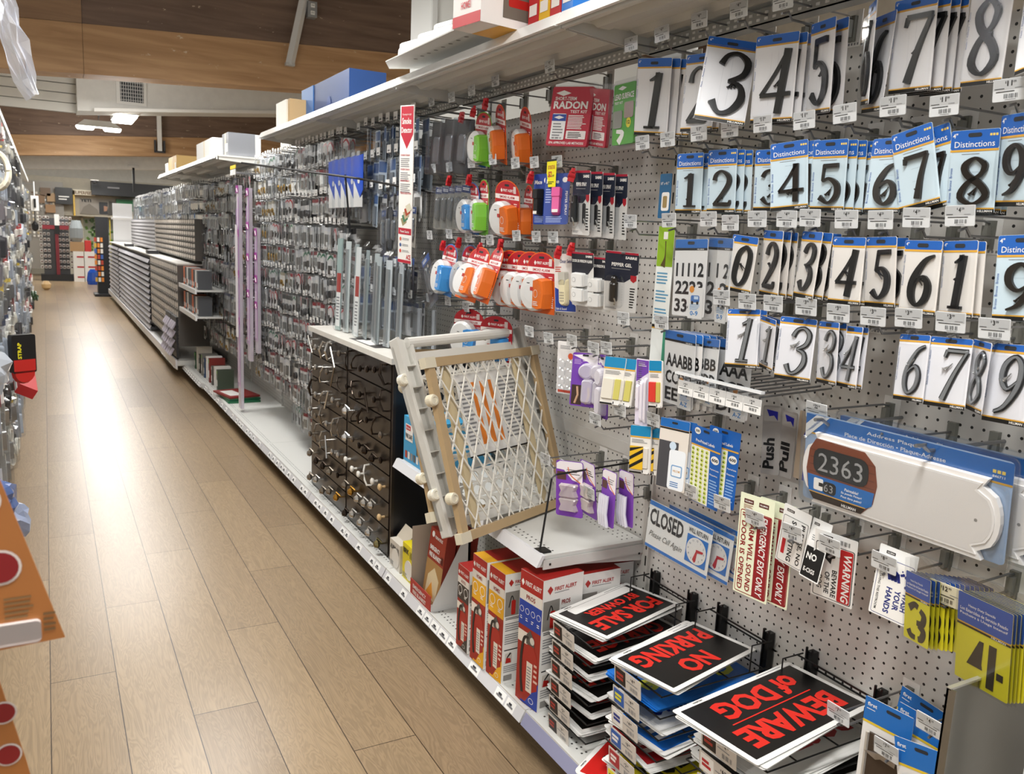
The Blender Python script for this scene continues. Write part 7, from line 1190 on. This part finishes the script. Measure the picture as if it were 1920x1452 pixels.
b=MB(); b.tube([(0,0,0),(.36,0,.004)],.003,WIRE(),4); b.tube([(0,0,-.028),(.36,0,-.022),(.385,0,-.01)],.003,WIRE(),4); h1=b.mesh('hook_wire'); b=MB(); b.box(.37,0,.004,.003,.04,.034,M('#f0f0ee',.4)); b.box(.3725,0,-.002,.001,.024,.01,GREY()); LH=[('hook_wire',h1),('price_tag',b.mesh('price_tag'))]
LB=[]
for ri,z in enumerate([2.2,2.03,1.86,1.69,1.52,1.35,1.18,1.01,.84,.67,.5,.34]):
    y=2.75 if z<2 else 3.9; kind=random.choice(list(LK))
    while y<(17 if ri%2 else 12):
        if random.random()<.35: kind=random.choice(list(LK))
        near=y<4.3
        if near: inst('peg_hook','peg hook of the left-hand shelving, %s row from the top'%ORD[ri],'hook',LH,(-.62,y,z),(0,0,random.uniform(-.04,.04)),'left-hand hooks, %s row'%ORD[ri])
        thing(kind,'%s on the left-hand shelving, %s row'%(LW_[kind],ORD[ri]),'hanging pack',LK[kind],(-.22-random.uniform(0,.05)-(.05 if y<4 else 0),y+.01,z-.03),(PI/2,random.uniform(-.1,.1),PI/2+random.uniform(-.5,.5)),'left-hand %ss, %s row'%(kind.replace('_',' '),ORD[ri]))
        if not near: LB.append((y,z))
        y+=random.uniform(.14,.22) if y<8 else random.uniform(.3,.5)
b=MB()
for y,z in LB: b.tube([(-.62,y,z),(-.26,y,z+.004)],.003,WIRE(),4,False); b.tube([(-.62,y,z-.028),(-.235,y,z-.01)],.003,WIRE(),4,False); b.box(-.25,y,z+.004,.003,.04,.034,M('#f0f0ee',.4)); b.box(-.2475,y,z-.002,.001,.024,.01,GREY())
thing('peg_hooks','mass of small tagged peg hooks farther along the left-hand shelving','hook',b,kind='stuff')
def crumple(label,name,cat,pts,n,amp,mat,seed,thick=False):
    """loose plastic film: a bilinear patch with folds"""
    rnd=random.Random(seed); b=MB(); A,B,C,D=[Vector(p) for p in pts]; vs=[];fs=[]
    for i in range(n+1):
        for j in range(n+1):
            u,v=i/n,j/n; p=(A*(1-u)+B*u)*(1-v)+(D*(1-u)+C*u)*v; vs.append((p.x+rnd.uniform(-amp,amp),p.y+rnd.uniform(-amp,amp),p.z+rnd.uniform(-amp,amp)*.6))
    for i in range(n):
        for j in range(n): a=i*(n+1)+j; fs.append((a,a+1,a+n+2,a+n+1))
    b.add(vs,fs,mat); thing(name,label,cat,b)
CF=M('#e9ebf2',.15,0,'c',.62)
crumple('crumpled clear plastic bag hanging at the top left, upper part','plastic_bag','bag',[(-.30,3.3,2.75),(-.065,3.5,2.75),(-.045,3.4,2.36),(-.30,3.2,2.3)],9,.022,CF,1)
crumple('long pointed strip of clear plastic hanging below the top left bag','plastic_bag','bag',[(-.24,3.5,2.45),(-.07,3.5,2.42),(.0,3.6,2.0),(-.035,3.6,1.96)],8,.014,CF,2)
crumple('milky plastic sheet behind the pointed strip at the top left','plastic_bag','bag',[(-.32,3.7,2.6),(-.11,3.9,2.55),(-.11,3.8,2.2),(-.3,3.6,2.1)],8,.025,CF,3)
def blob(label,name,cat,c,s,mat,seed,amp=.18):
    rnd=random.Random(seed); b=MB(); nu,nv=12,8; vs=[];fs=[]
    for i in range(nv+1):
        for j in range(nu):
            t=PI*i/nv; p=2*PI*j/nu; k=1+rnd.uniform(-amp,amp)*(0<i<nv); vs.append((c[0]+s[0]*math.sin(t)*math.cos(p)*k,c[1]+s[1]*math.sin(t)*math.sin(p)*k,c[2]+s[2]*math.cos(t)*k))
    for i in range(nv):
        for j in range(nu): fs.append((i*nu+j,i*nu+(j+1)%nu,(i+1)*nu+(j+1)%nu,(i+1)*nu+j))
    b.add(vs,fs,mat); thing(name,label,cat,b)
blob('bulky clear plastic bag with a grey item, left border at mid height','bagged_item','bag',(-.21,3.3,1.02),(.09,.12,.085),M('#c9cfd8',.12,0,'c',.6),4)
blob('blue item in crumpled clear plastic, low at the left border','bagged_item','bag',(-.20,3.5,.52),(.07,.1,.07),M('#5f74a8',.2,0,'c',.7),5); blob('pale crumpled plastic bag just above the floor at the left','bagged_item','bag',(-.16,3.7,.36),(.06,.1,.07),M('#a8b4d0',.2,0,'c',.55),6)
b=MB(); 
for i in range(9): b.tube([(.045*math.cos(t*PI/10),.016*i-.06+.004*math.sin(t),.075*math.sin(t*PI/10)) for t in range(21)],.011,C_('#e2dac6',.7),6)
thing('rope_hank','cream rope hank hanging on the left-hand shelving','rope',b,(-.17,4.3,1.74))
b=MB(); b.slab(rrect(-.06,-.2,.06,0,.01),-.02,.02,C_('#1c1a1a')); b.rect(-.055,-.19,.055,-.13,.0205,C_('#c02a24')); b.text('STRAP',-.014,-.125,.085,.02,C_('#e6d92a'),.021,.04,PI/2); b.lathe([(.05,-.02),(.06,0),(.05,.02)],C_('#c22a24'),16,(0,-.2,0)); thing('tie_down_strap','black and red pack reading STRAP on the left-hand shelving','strap pack',b,(-.13,5.0,.95),(PI/2,0,.5))
b=MB(); b.bx(-.05,.05,-.14,.14,-.03,.03,C_('#b8262a')); b.bx(-.052,.052,-.13,.13,-.02,.0,M('#e8e4e0',.4)); thing('red_box','slanted red and white box jutting from the left-hand shelving','box',b,(-.14,5.6,.6),(.3,.5,.2))
b=MB(); b.tube([(.08*math.cos(t*.5),.08*math.sin(t*.5)*.5,.02*t*.1) for t in range(26)],.012,C_('#2f4a2a'),6); b.tube([(0,.04,.02),(0,.04,-.47)],.004,STEEL()); thing('hose_loop','dark green hose loop at the left-hand shelving edge','hose',b,(-.14,9.5,.8),(PI/2,0,PI/2))
# near orange blister cards at the left border
def ocard(label,P,circ):
    b=MB(Matrix(((1,0,0,0),(0,0,-1,.8),(0,1,0,0),(0,0,0,1)))); b.slab(P,-.001,.001,C_('#b3723a')); 
    for x,y,rr in circ: b.poly(oval(x,y,rr),.0014,C_('#e8dcd4')); b.poly(oval(x,y,rr*.86),.0018,C_('#8e1c1e'))
    return b
b=ocard('',[(0.0,1.172),(-.042,1.322),(-.10,1.44),(-.16,1.40),(-.16,1.165)],[(-.046,1.245,.016),(-.056,1.305,.014)]); b.lines(-.045,1.196,.022,.022,5,C_('#8a6a44'),.0016); b.lines(-.016,1.180,.010,.02,4,C_('#7a5c3a'),.0016); b.slab(rrect(-.055,1.174,-.018,1.194,.004),.001,.006,M('#e8e0dc',.2,0,'c',.4)); thing('orange_blister_card','orange blister card with dark red discs, very near at the left border','blister card',b)
b=ocard('',[(-.036,1.046),(-.054,1.135),(-.10,1.16),(-.14,1.10),(-.13,1.0),(-.03,1.01)],[(-.052,1.10,.011),(-.050,1.058,.011)]); thing('orange_blister_card','lower orange blister card with two dark red discs at the left border','blister card',b,(0,.02,0))
